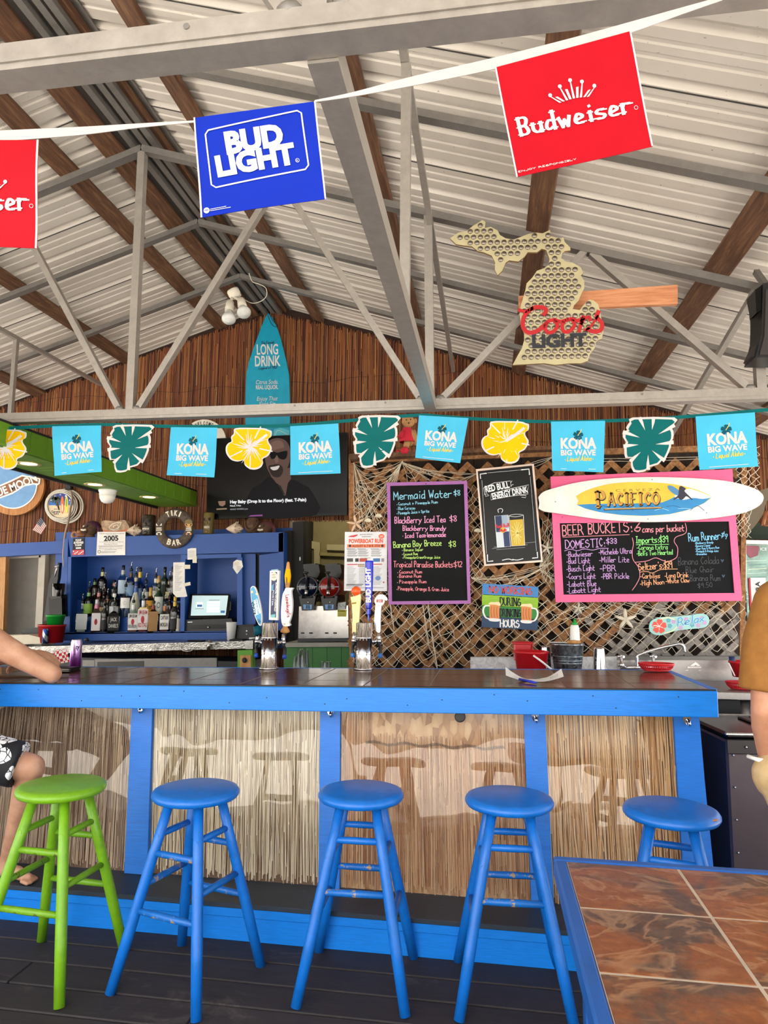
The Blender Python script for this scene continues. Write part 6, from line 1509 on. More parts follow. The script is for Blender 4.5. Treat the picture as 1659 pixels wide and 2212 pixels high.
for t_, x0, y0, x1, y1, h, w, c_ in (('Mermaid Water', 400, 430, 850, 412, 62, 1.7, 'b'), ('$8', 868, 398, 915, 395, 38, 1.4, 'b'), ('Coconut + Pineapple Rum', 435, 475, 740, 458, 22, .95, 'b'), ('Blue Curacao', 435, 510, 565, 505, 22, .95, 'b'), ('Pineapple Juice + Sprite', 435, 545, 675, 530, 22, .95, 'b'),
        ('BlackBerry Iced Tea', 408, 615, 800, 605, 48, 1.5, 'p'), ('$8', 835, 600, 888, 597, 42, 1.4, 'p'), ('Blackberry Brandy', 470, 672, 805, 670, 38, 1.4, 'p'), ('Iced Tea+lemonade', 487, 728, 803, 718, 36, 1.4, 'p'), ('Banana Bay Breeze', 398, 805, 770, 785, 46, 1.5, 'g'), ('$8', 828, 798, 882, 795, 42, 1.4, 'g'),
        ('Banana liquor', 478, 832, 628, 828, 22, .95, 'g'), ('Coconut Rum', 475, 865, 585, 860, 20, .9, 'g'), ('Pineapple+Cran+Orange Juice', 478, 890, 760, 888, 20, .9, 'g'), ('Tropical Paradise Buckets', 398, 955, 858, 957, 46, 1.4, 's'), ('$12', 868, 955, 930, 953, 42, 1.4, 's'), ('Coconut Rum', 443, 1005, 618, 1003, 26, 1.1, 's'), ('Banana Rum', 443, 1038, 612, 1035, 26, 1.1, 's'),
        ('Pineapple Rum', 443, 1082, 652, 1080, 26, 1.1, 's'), ('Pineapple, Orange & Cran Juice', 433, 1135, 828, 1143, 28, 1.1, 's')): mb.chalk(S, t_, K3(x0, y0), K3(x1, y1), h / 3.606, w, ck[c_], .0015)
for x, y in ((424, 470), (424, 505), (424, 540), (470, 715), (466, 826), (466, 858), (468, 885), (430, 1000), (430, 1033), (428, 1077), (424, 1130)): mb.disc(S, K3(x, y), .8, ck['w'], .0015, 6)
mb.build('chalk_writing', o)
mb = MB(); mb.disc(PY(YB_ - .0105), (920, 1045), 1.2, M_INK, .001, 8); mb.disc(PY(YB_ - .0105), (929, 1301), 1.2, M_INK, .001, 8); mb.build('screw_head', o)
# energy drink board
q = [(1028, 1014), (1153, 1002), (1172.5, 1214), (1046, 1223)]
o, S = board('drink_board', q, 4, flat('#e6cfc0', .6, name='cream_frame'), flat('#09090a', .4, name='gloss_black_print', spec=.3), 'black energy drink poster board in a thin cream frame, hung tilted', 'poster', .015)
W_ = col('#e9eef0'); mb = MB(); zz = lambda l: [K3(*p) for p in l]
for l in ([(1075, 265), (1072, 232), (1120, 225)], [(1395, 198), (1452, 192), (1456, 235)], [(1128, 860), (1130, 912), (1170, 908)], [(1480, 886), (1520, 882), (1516, 840)]): mb.ribbon(S, zz(l), 2.2, W_, .0015)
mb.ribbon(S, zz([(1130, 222), (1390, 199)]), .6, W_, .0015); mb.ribbon(S, zz([(1085, 280), (1122, 850)]), .5, W_, .0015); mb.ribbon(S, zz([(1462, 250), (1510, 830)]), .5, W_, .0015)
mb.ribbon(S, smooth2(zz([(1245, 902), (1290, 893), (1320, 900)]), 4), 1.5, W_, .0015); mb.ribbon(S, smooth2(zz([(1335, 898), (1365, 900), (1405, 890)]), 4), 1.5, W_, .0015); mb.disc(S, K3(1327, 898), 1.6, W_, .0016, 10)
mb.text(S, 'RED BULL', K3(1116, 374), K3(1302, 336), 13.5, W_, .0016, .035); mb.text(S, 'ENERGY DRINK', K3(1170, 428), K3(1446, 372), 13, W_, .0016, .035)
for l in ([(1100, 340), (1108, 385), (1115, 405), (1140, 398), (1125, 385), (1105, 390)], [(1100, 338), (1180, 300), (1308, 285), (1312, 330)], [(1158, 385), (1155, 432), (1300, 405), (1445, 385), (1440, 360), (1450, 315), (1310, 345), (1160, 383)], [(1370, 395), (1430, 398), (1425, 415), (1395, 412)], [(1308, 300), (1320, 285)], [(1312, 320), (1330, 312)]): mb.ribbon(S, zz(l), .9, W_, .0017)
mb.poly(S, zz([(1185, 558), (1288, 550), (1308, 795), (1205, 802)]), col('#c9d4dc'), .0014); mb.poly(S, zz([(1185, 558), (1236, 554), (1250, 680), (1198, 684)]), col('#1c2c52'), .0018); mb.poly(S, zz([(1250, 680), (1298, 677), (1308, 795), (1260, 798)]), col('#1f325c'), .0018); mb.poly(S, zz([(1236, 554), (1288, 550), (1298, 650), (1250, 660)]), col('#93a8bc'), .0018)
mb.chalk(S, 'Red Bull', K3(1196, 652), K3(1295, 640), 7, 1.5, col('#d0202c'), .0024); mb.disc(S, K3(1248, 668), 6, col('#e9b52c'), .0022, 16); mb.poly(S, zz([(1215, 672), (1240, 655), (1250, 672), (1262, 654), (1284, 668), (1255, 682), (1240, 680)]), col('#c4302a'), .0026)
mb.ribbon(S, zz([(1185, 558), (1205, 802), (1308, 795), (1288, 550)]), .9, W_, .0024, True); mb.ribbon(S, smooth2(zz([(1215, 530), (1210, 508), (1235, 500), (1248, 512), (1240, 530)]), 3), 1.2, W_, .002)
mb.poly(S, zz([(1302, 590), (1405, 582), (1418, 786), (1318, 792)]), col('#c9a92e'), .0014); mb.ribbon(S, zz([(1295, 556), (1318, 792), (1420, 786), (1408, 550)]), .9, W_, .0018); mb.ribbon(S, smooth2(zz([(1295, 556), (1350, 564), (1408, 550), (1350, 544)]), 4, True), .8, W_, .0018)
for k in range(16): a = k * .42; mb.ribbon(S, [K3(1360, 690), K3(1360 + 44 * math.cos(a) * (1 + .2 * math.sin(k * 5)), 690 + 88 * math.sin(a))], .8, col('#efe39a'), .0018)
for a, b, y in ((1180, 1440, 800), (1165, 1300, 812), (1330, 1500, 778), (1200, 1420, 820)): mb.ribbon(S, zz([(a, y), (b, y - 18)]), .7, col('#9aa0a4'), .0012)
mb.build('printed_artwork', o)
# painted plank sign
q = [(1042, 1260.5), (1163, 1267.5), (1161.5, 1361.5), (1040, 1354.5)]; Q = Quad(PY(YB_), q)
NW = thing('plank_sign', 'small painted plank sign about no working with two beer mugs', 'sign', PY(YB_)(1101, 1358))
for v0, v1, c_ in ((0, .245, '#3f83c4'), (.255, .495, '#8fbf2c'), (.505, .745, '#2f8a3c'), (.755, 1, '#2a4668')):
    mb = MB(); mb.slab(PY(YB_), [Q.px(0, v0), Q.px(1, v0), Q.px(1, v1), Q.px(0, v1)], paintwood('plank_paint_' + c_[1:], c_, .6, gs=.2), .016); mb.build('plank', NW)
mb = MB(); mb.chalk(Q, 'NO WORKING', (.13, .20), (.88, .195), .155, .02, col('#c4423c'), .0015, .03); mb.chalk(Q, 'DURING', (.325, .475), (.685, .47), .18, .021, M_INK, .0015, .03); mb.chalk(Q, 'DRINKING', (.325, .725), (.69, .72), .17, .02, M_INK, .0015, .03); mb.chalk(Q, 'HOURS', (.335, .97), (.67, .965), .17, .022, M_WHITE, .0015, .03); mb.build('painted_lettering', NW)
for u0, s_ in ((.13, -1), (.70, 1)):
    mb = MB(); mb.poly(Q, [(u0, .46), (u0 + .19, .46), (u0 + .185, .80), (u0 + .01, .80)], col('#d88a4a'), .0018); mb.poly(Q, smooth2([(u0 - .01, .47), (u0 + .02, .42), (u0 + .1, .41), (u0 + .17, .40), (u0 + .2, .45), (u0 + .19, .49), (u0 + .1, .47)], 3, True), col('#f0d6a8'), .0024); mb.poly(Q, smooth2([(u0, .79), (u0 + .19, .79), (u0 + .17, .85), (u0 + .02, .85)], 3, True), M_WHITE, .0024)
    hx = u0 if s_ < 0 else u0 + .19; mb.ribbon(Q, smooth2([(hx, .50), (hx + s_ * .08, .52), (hx + s_ * .105, .64), (hx + s_ * .06, .77), (hx, .80)], 5), .03, M_WHITE, .0022)
    for k in range(3): mb.ribbon(Q, smooth2([(u0 + .04 + k * .05, .52), (u0 + .035 + k * .05, .64), (u0 + .05 + k * .05, .76)], 3), .012, col('#b05c28'), .0028)
    mb.build('painted_mug', NW)
# pink beer board and white surfboard
K4 = lambda x, y: (1160 + x / 3.325, 980 + y / 3.323)
q = [(1189, 1030), (1581, 1014), (1602, 1298), (1200, 1301)]
o, S = board('beer_bucket_board', q, 0, paintwood('pink_frame_paint', '#ea5f92', .5, gs=.05), M_CHALKB, 'wide pink framed chalkboard listing beer buckets', 'menu board', .02, [K4(162, 500), K4(1375, 487), K4(1415, 1000), K4(190, 1012)])
ck = {'p': col('#ee8f9c'), 'v': col('#c89ad8'), 'g': col('#8ae07a'), 'o': col('#f0a878'), 'b': col('#7cc4ee'), 'x': col('#4b4d52')}
mb = MB()
for t_, x0, y0, x1, y1, h, w, c_ in (('BEER BUCKETS:', 185, 590, 682, 560, 74, 2, 'p'), ('6', 702, 560, 742, 557, 58, 2, 'p'), ('cans per bucket', 757, 565, 1055, 555, 48, 1.6, 'p'), ('DOMESTIC:', 205, 682, 488, 665, 58, 1.7, 'v'), ('$33', 498, 648, 572, 645, 38, 1.5, 'v'),
        ('-Budwieser', 213, 740, 398, 735, 36, 1.3, 'v'), ('-Bud Light', 213, 790, 380, 785, 40, 1.3, 'v'), ('-Busch Light', 213, 845, 413, 838, 40, 1.3, 'v'), ('-Coors Light', 213, 900, 420, 897, 40, 1.3, 'v'), ('-Labatt Blue', 217, 955, 425, 948, 38, 1.3, 'v'), ('-Labatt Light', 217, 1003, 457, 990, 38, 1.3, 'v'),
        ('-Michelob Ultra', 445, 725, 677, 715, 38, 1.3, 'v'), ('-Miller Lite', 448, 780, 660, 778, 40, 1.3, 'v'), ('-PBR', 452, 842, 565, 842, 42, 1.4, 'v'), ('-PBR Pickle', 462, 900, 660, 895, 38, 1.3, 'v'), ('Imports:$39', 712, 642, 940, 635, 46, 1.6, 'g'), ('-Corona Extra', 717, 690, 937, 685, 34, 1.3, 'g'), ("-Bell's Two Hearted", 717, 732, 973, 722, 34, 1.3, 'g'),
        ("Seltzer's:$39", 730, 838, 970, 818, 50, 1.6, 'o'), ('-Carbliss', 742, 895, 882, 892, 34, 1.3, 'o'), ('-High Noon', 742, 948, 912, 935, 36, 1.3, 'o'), ('-Long Drink', 918, 890, 1085, 885, 34, 1.3, 'o'), ('-White Claw', 925, 930, 1093, 922, 34, 1.3, 'o'), ('Rum Runner', 1090, 630, 1315, 612, 56, 1.7, 'b'), ('$9', 1318, 596, 1355, 612, 36, 1.4, 'b'),
        ('-Blackberry Brandy', 1135, 650, 1267, 643, 15, .8, 'b'), ('-Banana Liquer', 1135, 670, 1248, 663, 15, .8, 'b'), ('-Clear Rum & Myers Rum', 1137, 690, 1308, 680, 15, .8, 'b'), ('-Pineapple & Orange Juice', 1139, 708, 1302, 704, 15, .8, 'b'), ('-Grenadine', 1140, 728, 1218, 726, 15, .8, 'b'), ('Banana Colada', 1015, 800, 1305, 790, 54, .9, 'x'), ('Blue Chair', 1070, 855, 1270, 850, 44, .9, 'x'), ('Banana Rum', 1100, 915, 1315, 910, 44, .9, 'x'), ('$9.50', 1155, 965, 1258, 957, 34, .9, 'x')): mb.chalk(S, t_, K4(x0, y0), K4(x1, y1), h / 3.325, w, ck[c_], .0015)
kz = lambda l, n=5: smooth2([K4(*p) for p in l], n)
mb.ribbon(S, kz([(185, 600), (663, 581)]), 1.2, ck['p'], .0015); mb.ribbon(S, kz([(198, 698), (240, 686), (290, 696), (340, 684), (400, 692), (450, 680), (512, 680)]), 1.2, ck['v'], .0015); mb.ribbon(S, kz([(712, 655), (760, 648), (830, 654), (945, 650)]), 1.2, ck['g'], .0015); mb.ribbon(S, kz([(740, 850), (790, 846), (830, 856), (890, 832), (1008, 828)]), 1.2, ck['o'], .0015)
mb.ribbon(S, kz([(685, 605), (692, 650), (684, 700), (690, 760), (728, 815), (738, 880), (715, 935), (684, 980)]), 1.3, ck['p'], .0015); mb.ribbon(S, kz([(1064, 500), (1074, 545), (1060, 575), (1000, 598), (985, 630), (1008, 670), (1010, 710), (998, 748), (940, 774), (900, 765), (850, 748), (790, 770), (705, 780)]), 1.3, ck['p'], .0015)
for x, y in ((1330, 768), (1338, 878)): mb.poly(S, [K4(*p) for p in ((x - 12, y - 8), (x - 4, y - 10), (x, y), (x + 8, y - 12), (x + 12, y - 4), (x, y + 14))], col('#2e4a66'), .0015)
mb.build('chalk_writing', o)
YS_ = 5.045; S = PY(YS_)
sb = [K4(*p) for p in smooth2([(10, 310), (50, 272), (150, 240), (300, 205), (500, 180), (800, 168), (1100, 175), (1350, 195), (1500, 228), (1590, 265), (1628, 312), (1600, 370), (1500, 420), (1350, 450), (1100, 478), (800, 490), (500, 475), (300, 450), (130, 425), (50, 413), (12, 392)], 4)] + [K4(18, 352)]
mb = MB(); mb.slab(S, sb, flat('#efe9e0', .35, name='off_white_gelcoat'), .03); SF = tag(mb.build('surfboard_sign'), 'off white surfboard sign lying across the top of the pink board', 'sign')
lg = [K4(*p) for p in smooth2([(280, 305), (350, 265), (480, 225), (600, 208), (750, 204), (950, 215), (1100, 245), (1200, 280), (1252, 312), (1200, 355), (1100, 400), (950, 435), (770, 447), (600, 440), (450, 420), (350, 395), (285, 365)], 3)] + [K4(298, 340)]
mb = MB(); mb.poly(S, lg, flat('#e8c53c', .4, name='sun_yellow_print'), .0012)
sea = [(285, 367), (350, 395), (450, 420), (600, 440), (770, 447), (950, 435), (1100, 400), (1200, 355), (1250, 314), (1190, 322), (1120, 318), (1050, 330), (990, 310), (950, 330), (900, 350), (800, 352), (700, 358), (500, 360), (380, 362)]
mb.poly(S, [K4(*p) for p in sea], flat('#1f86c4', .4, name='sea_blue_print'), .0018)
mb.poly(S, [K4(*p) for p in smooth2([(985, 308), (1030, 275), (1090, 252), (1150, 268), (1215, 292), (1250, 313), (1190, 325), (1120, 318), (1050, 332)], 3, True)], flat('#dfe9ee', .4, name='surf_foam'), .0022)
for k in range(9): mb.ribbon(S, smooth2([K4(420 + k * 85, 380 + (k % 3) * 14), K4(470 + k * 85, 374 + (k % 2) * 20), K4(520 + k * 85, 388 + (k % 3) * 10)], 4), 1.2, col('#8cc8e4' if k % 2 else '#14548c'), .0024)
mb.disc(S, K4(985, 265), 17, col('#4a86b4'), .003, 22, 6.5, .62); mb.poly(S, [K4(*p) for p in smooth2([(1018, 262), (1022, 240), (1034, 232), (1052, 240), (1068, 252), (1058, 268), (1072, 285), (1100, 312), (1118, 330), (1108, 330), (1072, 306), (1050, 326), (1028, 332), (1010, 318), (985, 332), (980, 326), (1012, 300), (1016, 278)], 3, True)], col('#2a2436'), .0036)
mb.text(S, 'C E R V E Z A', K4(566, 273), K4(884, 265), 5.2, col('#8a6a24'), .0022)
GD, BK = col('#c8963c', .4), M_INK
for dx, dy, m_, of, b_ in ((4, 5, BK, .0026, .30), (0, 0, GD, .0032, .22)):
    mb.text(S, 'P', K4(418 + dx, 382 + dy), K4(496 + dx, 378 + dy), 33, m_, of, b_, font='slab'); mb.text(S, 'ACIFICO', K4(502 + dx, 370 + dy), K4(886 + dx, 362 + dy), 25.5, m_, of, b_, font='slab')
mb.ribbon(S, [K4(485, 402), K4(892, 389)], 3.6, BK, .0026); mb.ribbon(S, [K4(487, 399), K4(890, 387)], 2.2, GD, .0034); mb.build('printed_logo', SF)
mb = MB()
for p in ((132, 345), (826, 186), (796, 470), (182, 455), (1218, 425)): mb.disc(S, K4(*p), 1.1, M_INK, .0015, 8)
mb.build('screw_head', SF)
# race poster
q = [(745, 1149), (836.5, 1148.5), (836, 1277), (743, 1276)]; o = sign('race_poster', 5.12, q, flat('#dfe0e4', .5, name='poster_paper'), 'white powerboat race poster with orange date bar left of the lilac board', 'poster', .003); S = PY(5.12)
mb = MB(); OR_, DB = col('#e2562c'), col('#24406c')
mb.text(S, 'SECOND ANNUAL', K3(135, 707), K3(235, 704), 2.6, M_INK, .001, .01); mb.text(S, 'SAGINAW BAY', K3(150, 724), K3(222, 722), 2.6, M_INK, .001, .01); mb.text(S, 'POWERBOAT RUN', K3(50, 768), K3(316, 766), 8.5, OR_, .0014, .045)
mb.poly(S, zz([(36, 779), (332, 776), (332, 802), (36, 804)]), col('#ee7a4c'), .001); mb.text(S, 'AUGUST 6, 7 & 8, 2026', K3(76, 800), K3(292, 797), 5, M_INK, .0016, .01)
for x in (58, 310): petals(mb, S, K3(x, 790), 3, M_INK, .0016)
mb.poly(S, zz([(40, 722), (60, 712), (122, 700), (112, 712), (90, 722)]), col('#c02c34'), .0012); mb.disc(S, K3(303, 716), 6.5, col('#e8683c'), .001, 16, 5); mb.ribbon(S, [K3(292, 714), K3(315, 712)], .8, M_WHITE, .0016); mb.ribbon(S, [K3(294, 722), K3(313, 720)], .8, M_WHITE, .0016)
mb.ribbon(S, zz([(28, 808), (330, 806)]), .5, M_GREYINK, .001)
for cx in (34, 118, 220):
    for k in range(9): mb.ribbon(S, zz([(cx + (k * 13) % 9, 814 + k * 7), (cx + 62 + (k * 17) % 24, 814 + k * 7)]), .8, M_GREYINK if k % 4 else M_INK, .001)
for x, w, c_ in ((34, 48, '#4a4a44'), (98, 28, '#2a2a30'), (132, 60, '#b8483c'), (238, 54, '#3c70a8'), (302, 22, '#8a8a90')): mb.poly(S, zz([(x, 888), (x + w, 887), (x + w, 914), (x, 915)]), col(c_), .001)
for x, w, y, c_ in ((36, 80, 932, '#c04858'), (118, 54, 932, '#8a6a40'), (238, 70, 930, '#c05048'), (118, 54, 944, '#a88448')): mb.poly(S, zz([(x, y), (x + w, y - 1), (x + w, y + 7), (x, y + 8)]), col(c_), .001)
for cx in (36, 128, 236):
    for k in range(13): mb.ribbon(S, zz([(cx, 956 + k * 11), (cx + 46 + (k * 19) % 24, 955 + k * 11)]), .8, M_GREYINK, .001)
mb.disc(S, K3(276, 1042), 6, col('#5a8cc8'), .0008, 16, 5); mb.disc(S, K3(320, 1074), 1.8, col('#b03434'), .0014, 8); mb.ribbon(S, zz([(30, 1092), (160, 1090)]), 1.4, M_INK, .001); mb.ribbon(S, zz([(30, 1102), (150, 1100)]), 1.2, M_INK, .001); mb.ribbon(S, zz([(28, 1118), (320, 1116)]), 1, M_GREYINK, .001); mb.text(S, 'Our Sponsors', K3(142, 890), K3(215, 888), 2.8, M_INK, .0014); mb.build('printing', o)
# flip flop sign
S = PY(5.12); ff = smooth2([(1402.5, 1356), (1405, 1344), (1416, 1336), (1432, 1333), (1462, 1331.5), (1490, 1329), (1512, 1325.5), (1524, 1327), (1531, 1334), (1532, 1344), (1526, 1353), (1514, 1357), (1490, 1359), (1464, 1362), (1444, 1367), (1430, 1372), (1415, 1371), (1405, 1365)], 3, True)
mb = MB(); mb.slab(S, ff, flat('#9fd0cc', .5, name='pale_turquoise_paint'), .016); FS = tag(mb.build('flip_flop_sign'), 'pale turquoise flip flop shaped sign with red flower, leaning on the net', 'sign')
mb = MB()
for k, (x, y) in enumerate(((1447, 1352), (1455, 1343), (1482, 1338), (1495, 1350), (1515, 1336), (1522, 1345), (1444, 1340), (1508, 1351), (1470, 1356))): petals(mb, S, (x, y), 5, col('#c79ac8' if k % 3 else '#5aa6b4'), .001, rot=k)
mb.ribbon(S, smooth2([(1425, 1339), (1440, 1334), (1456, 1338)], 4), 2.4, col('#dfe6b4'), .0014); mb.ribbon(S, smooth2([(1436, 1368), (1452, 1363), (1464, 1352)], 4), 2.4, col('#dfe6b4'), .0014); petals(mb, S, (1424, 1353), 15.5, col('#e0523f'), .0018); mb.build('painted_flowers', FS)
mb = MB(); mb.chalk(S, 'Relax', (1464, 1353), (1520, 1342), 17, 3.4, col('#dcecf0'), .0022, .02, .25, 3); mb.chalk(S, 'Relax', (1464, 1353), (1520, 1342), 17, 2.2, col('#2f9ad0'), .0028, .02, .25, 3); mb.ribbon(S, [(1424, 1353), (1416, 1351), (1411, 1352)], 1.6, M_WHITE, .003)
for k in range(5): a = k * 1.257 - .9; mb.ribbon(S, [(1424, 1353), (1424 + 8 * math.cos(a), 1353 + 8 * math.sin(a))], 1, M_WHITE, .0026)
mb.build('painted_lettering', FS)
# ------------------------------------------------------------------ liquor bottles on the cabinet tiers
GB = 'liquor bottles in the blue cabinet'
def gl(name, c, tint=.9, rough=.03): 
    k = ('glass', c)
    if k not in _MC: _MC[k] = glassmat('glass_' + name, lin(c)[:3], rough, tint, 1.5).m
    return _MC[k]
def dark(c): return flat(c, .08, name='dark_glass_' + c.strip('#'), spec=.7)
POUR = metal('pourer_steel', '#d8d8d8', .2, .1)
def pourer(b, c, z, kind, collar='#151515'):
    mb = MB(); mb.lathe([(.011, -.012), (.016, -.004), (.016, .012), (.009, .02)], flat(collar, .5), c + Vector((0, 0, z)), 12)
    if kind == 'p':
        p = c + Vector((0, 0, z + .018)); mb.tube([p, p + Vector((0, 0, .035)), p + Vector((.003, -.006, .06)), p + Vector((.016, -.012, .07))], [.006, .0055, .005, .004], POUR, 8)
    mb.build('pourer', b)
def bottle(x, yb, yt, w, Y, glass, label, shape='round', lab=None, labt='', neck=None, cap='p', liquid=None, labc='#222222', capc='#151515', lz=(.12, .5), shoulder=.58, rim=None):
    """x, base row, top row and width in picture points; Y the real distance"""
    b = aty(x, yb, Y); sc = (aty(x + 1, yb, Y) - b).length; H = aty(x, yt, Y).z - b.z; r = w * sc / 2
    if cap == 'p': H = max(H - .085, .12)
    else: H = H - .018
    T_ = thing('liquor_bottle', label, 'bottle', b, GB); nr = .0135
    prof = [(0, .003), (r * .92, 0), (r, .008), (r, H * shoulder), (r * .93, H * (shoulder + .06)), (r * .6, H * (shoulder + .13)), (nr * 1.25, H * (shoulder + .2)), (nr, H * .9), (nr * 1.2, H * .91), (nr * 1.2, H), (0, H)]
    if shape == 'ball': prof = [(0, .003), (r * .5, 0), (r * .8, H * .1), (r, H * .28), (r * .85, H * .45), (r * .45, H * .56), (nr, H * .62), (nr, H * .92), (nr * 1.3, H * .93), (nr * 1.3, H), (0, H)]
    if shape == 'slope': prof = [(0, .003), (r * .95, 0), (r, .01), (r, H * .42), (r * .72, H * .58), (nr * 1.3, H * .75), (nr, H * .92), (nr * 1.2, H), (0, H)]
    n = 4 if shape == 'square' else 22; M_ = Matrix.Rotation(math.atan2(CAM.y - b.y, CAM.x - b.x) + math.pi / 4, 3, 'Z') if shape == 'square' else None
    if shape == 'square': prof = [((a * 1.3 if a > nr * 1.4 else a), h) for a, h in prof]
    mb = MB(); mb.lathe(prof, glass, b, n, M_, smooth=shape != 'square', caps=False, sy=.85 if shape != 'square' else 1); mb.build('glass_body', T_)
    if liquid:
        mb = MB(); mb.lathe([(0, .008), (r * .86, .008), (r * .86 * (1.25 if shape == 'square' else 1), H * .38), (0, H * .38)], flat(liquid, .15), b, n, M_, smooth=False); mb.build('liquid', T_)
    if lab:
        S = Wrap(b, r * (1.0 if shape != 'square' else .98) + .0012); hw = min(r * 1.15, .05); mb = MB()
        if shape == 'square':
            d = (CAM - b); d.z = 0; d.normalize(); S = Frame(b + d * (r * .935), Vector((-d.y, d.x, 0)), (0, 0, 1), d); hw = r * .84
        if shape == 'round_label': pass
        z0, z1 = H * lz[0], H * lz[1]
        mb.grid(lambda u, v: S((2 * u - 1) * hw, z0 + (z1 - z0) * v, 0), 8, 1, flat(lab, .6))
        if labt:
            tt = labt.split('|'); n_ = len(tt)
            for i, t_ in enumerate(tt):
                if not t_: continue
                zz = z1 - (z1 - z0) * (i + .8) / (n_ + .25); wv = hw * (.85 if len(t_) > 4 else .6)
                mb.text(S, t_, (-wv, zz), (wv, zz), (z1 - z0) / (n_ + 1.2) * .8, flat(labc, .6, var=0), .0012, .02)
        if rim: mb.disc(S, (0, (z0 + z1) / 2), hw * .35, flat(rim, .5, var=0), .0012, 14, (z1 - z0) * .18)
        mb.build('label', T_)
    if neck: mb = MB(); mb.lathe([(nr * 1.25, H * .72), (nr * 1.35, H * .80), (nr * 1.3, H * .9)], flat(neck, .4), b, 16, caps=False); mb.build('neck_label', T_)
    if cap == 'p': pourer(T_, b, H, 'p', capc)
    elif cap: mb = MB(); mb.lathe([(.0155, H - .03), (.0165, H - .028), (.0165, H + .016), (.0, H + .018)], flat(capc, .4), b, 16); mb.build('cap', T_)
    return T_
_text0 = MB.text
def _t(s, S, txt, p0, p1, h, m, off=.0015, bold=0.0, shear=0.0, font='block', fit=True, flip=None):
    up = isinstance(S, (Frame, Wrap)) if flip is None else flip
    return _text0(s, S, txt, p0, p1, h, m, off, bold, shear, font, fit, up)
MB.text = _t
CLR, CLB, GRN, LGN, DKG, BRN, BLK = gl('clear', '#eef4f4', .92), gl('blue_tint', '#b4d4f0', .8), gl('green', '#1f8a34', .6), gl('pale_green', '#b8e0c8', .8), dark('#0c1f10'), dark('#24100a'), dark('#0b0a0c')
FRO = flat('#b9bdae', .55, name='frosted_glass')
Z = 3.95
R1, R2, R3 = (1366, 6.64), (1334, 6.735), (1297, 6.84)
fx = lambda z: z / Z
def row(R, *a, **k): bottle(a[0] / Z, R[0], 1120 + a[1] / Z, a[2] / Z, R[1], *a[3:], **k)
row(R3, 800, 510, 66, BRN, 'dark amber bottle with green neck band on the top tier, far left', neck='#6a9a5a', cap='c', capc='#161616'); row(R3, 862, 415, 80, BLK, 'tall black bottle with pale neck label on the top tier, left of the gap', neck='#d8cf9a', cap='c')
row(R3, 885, 462, 56, BRN, 'narrow brown bottle with pink neck band and pourer beside the tall black bottle', neck='#c07a70'); row(R3, 968, 522, 56, BLK, 'black bottle with coppery foil neck on the top tier, behind the green bottle', neck='#b8705a', cap='c', capc='#1a1414')
row(R3, 1038, 398, 88, CLB, 'tall blue tinted bottle with silver and black cap on the top tier', lab='#b8d0e4', neck='#c8ccc8', cap='c', lz=(.2, .6)); row(R3, 1108, 372, 80, CLB, 'pale blue bottle with brown and white neck and the tallest pourer', lab='#7f9fc8', neck='#5a3826', lz=(.15, .5))
row(R3, 1152, 415, 58, LGN, 'slim pale bottle with beige patterned neck on the top tier', neck='#c8bc98'); row(R3, 1184, 415, 104, CLB, 'round blue liqueur bottle with yellow neck on the top tier', 'ball', liquid='#3a6ea0', neck='#d8b82c', cap='c', capc='#2c2418')
row(R3, 1240, 470, 62, CLR, 'slim clear bottle with white label and pourer right of the round blue bottle', lab='#dfe2d8', lz=(.1, .45)); row(R3, 1322, 425, 66, CLR, 'clear bottle with white neck band and pourer at the top tier centre right', neck='#e0dcd0', lab='#e8e8e4', lz=(.1, .4))
row(R3, 1347, 488, 58, gl('yellow_tint', '#e0cf8a', .8), 'short pale gold bottle tucked behind the pale green gin bottle', neck='#c8a458', cap='c', capc='#b08a50'); row(R3, 1396, 413, 62, DKG, 'tall dark green wine bottle on the top tier', cap='c', capc='#101010', lab='#1c241c')
row(R3, 1440, 450, 60, BRN, 'brown bottle with cream neck label and pourer left of the dark wine bottle pair', neck='#cbb793', lab='#d8c49c', lz=(.1, .4)); row(R3, 1466, 410, 58, BLK, 'tall dark wine bottle partly covered by the white price list', cap='c', capc='#121014')
row(R2, 745, 540, 78, GRN, 'green apple liqueur bottle with round green apple label', lab='#8fb84a', neck='#88b878', labc='#e8f0d8', lz=(.15, .5)); row(R2, 832, 540, 62, BRN, 'brown bottle with pink neck band on the middle tier', neck='#c88a86', lab='#9a5a50', lz=(.1, .42))
row(R2, 875, 560, 58, gl('rose', '#b86a60', .6), 'rose tinted slim bottle with cream label on the middle tier', lab='#c8b08a', lz=(.1, .4)); row(R2, 908, 600, 48, BLK, 'small dark bottle with copper neck and pourer next to the square dark bottle', neck='#b88058', lab='#c8d0d4', lz=(.1, .45))
row(R2, 966, 548, 96, GRN, 'big green herbal liqueur bottle with white label on the middle tier', 'round', lab='#d4d8dc', labt='', neck='#e0e0dc', lz=(.1, .42)); row(R2, 1060, 505, 92, CLR, 'clear rum bottle with large round white label and pourer', lab='#f0f0ee', lz=(.3, .62), rim='#c8c4bc')
row(R2, 1147, 540, 78, FRO, 'frosted grey bottle with blue top on the middle tier', 'slope', cap='c', capc='#2a3f86', neck='#3a58a4'); row(R2, 1218, 628, 68, CLR, 'clear square shouldered bottle with white label and pourer on the middle tier', lab='#e4e8ec', lz=(.1, .5))
row(R2, 1275, 588, 72, gl('gold', '#d8a43c', .75), 'gold tequila bottle with orange label', lab='#d89a24', labt='Cuervo', labc='#3a2410', neck='#c8a04c', cap='c', capc='#c89c48', lz=(.15, .6)); row(R2, 1347, 545, 78, LGN, 'pale green gin bottle with white label and dark ornament on the middle tier', lab='#dfe6e0', rim='#5a6a70', lz=(.12, .62), cap='c', capc='#20342c')
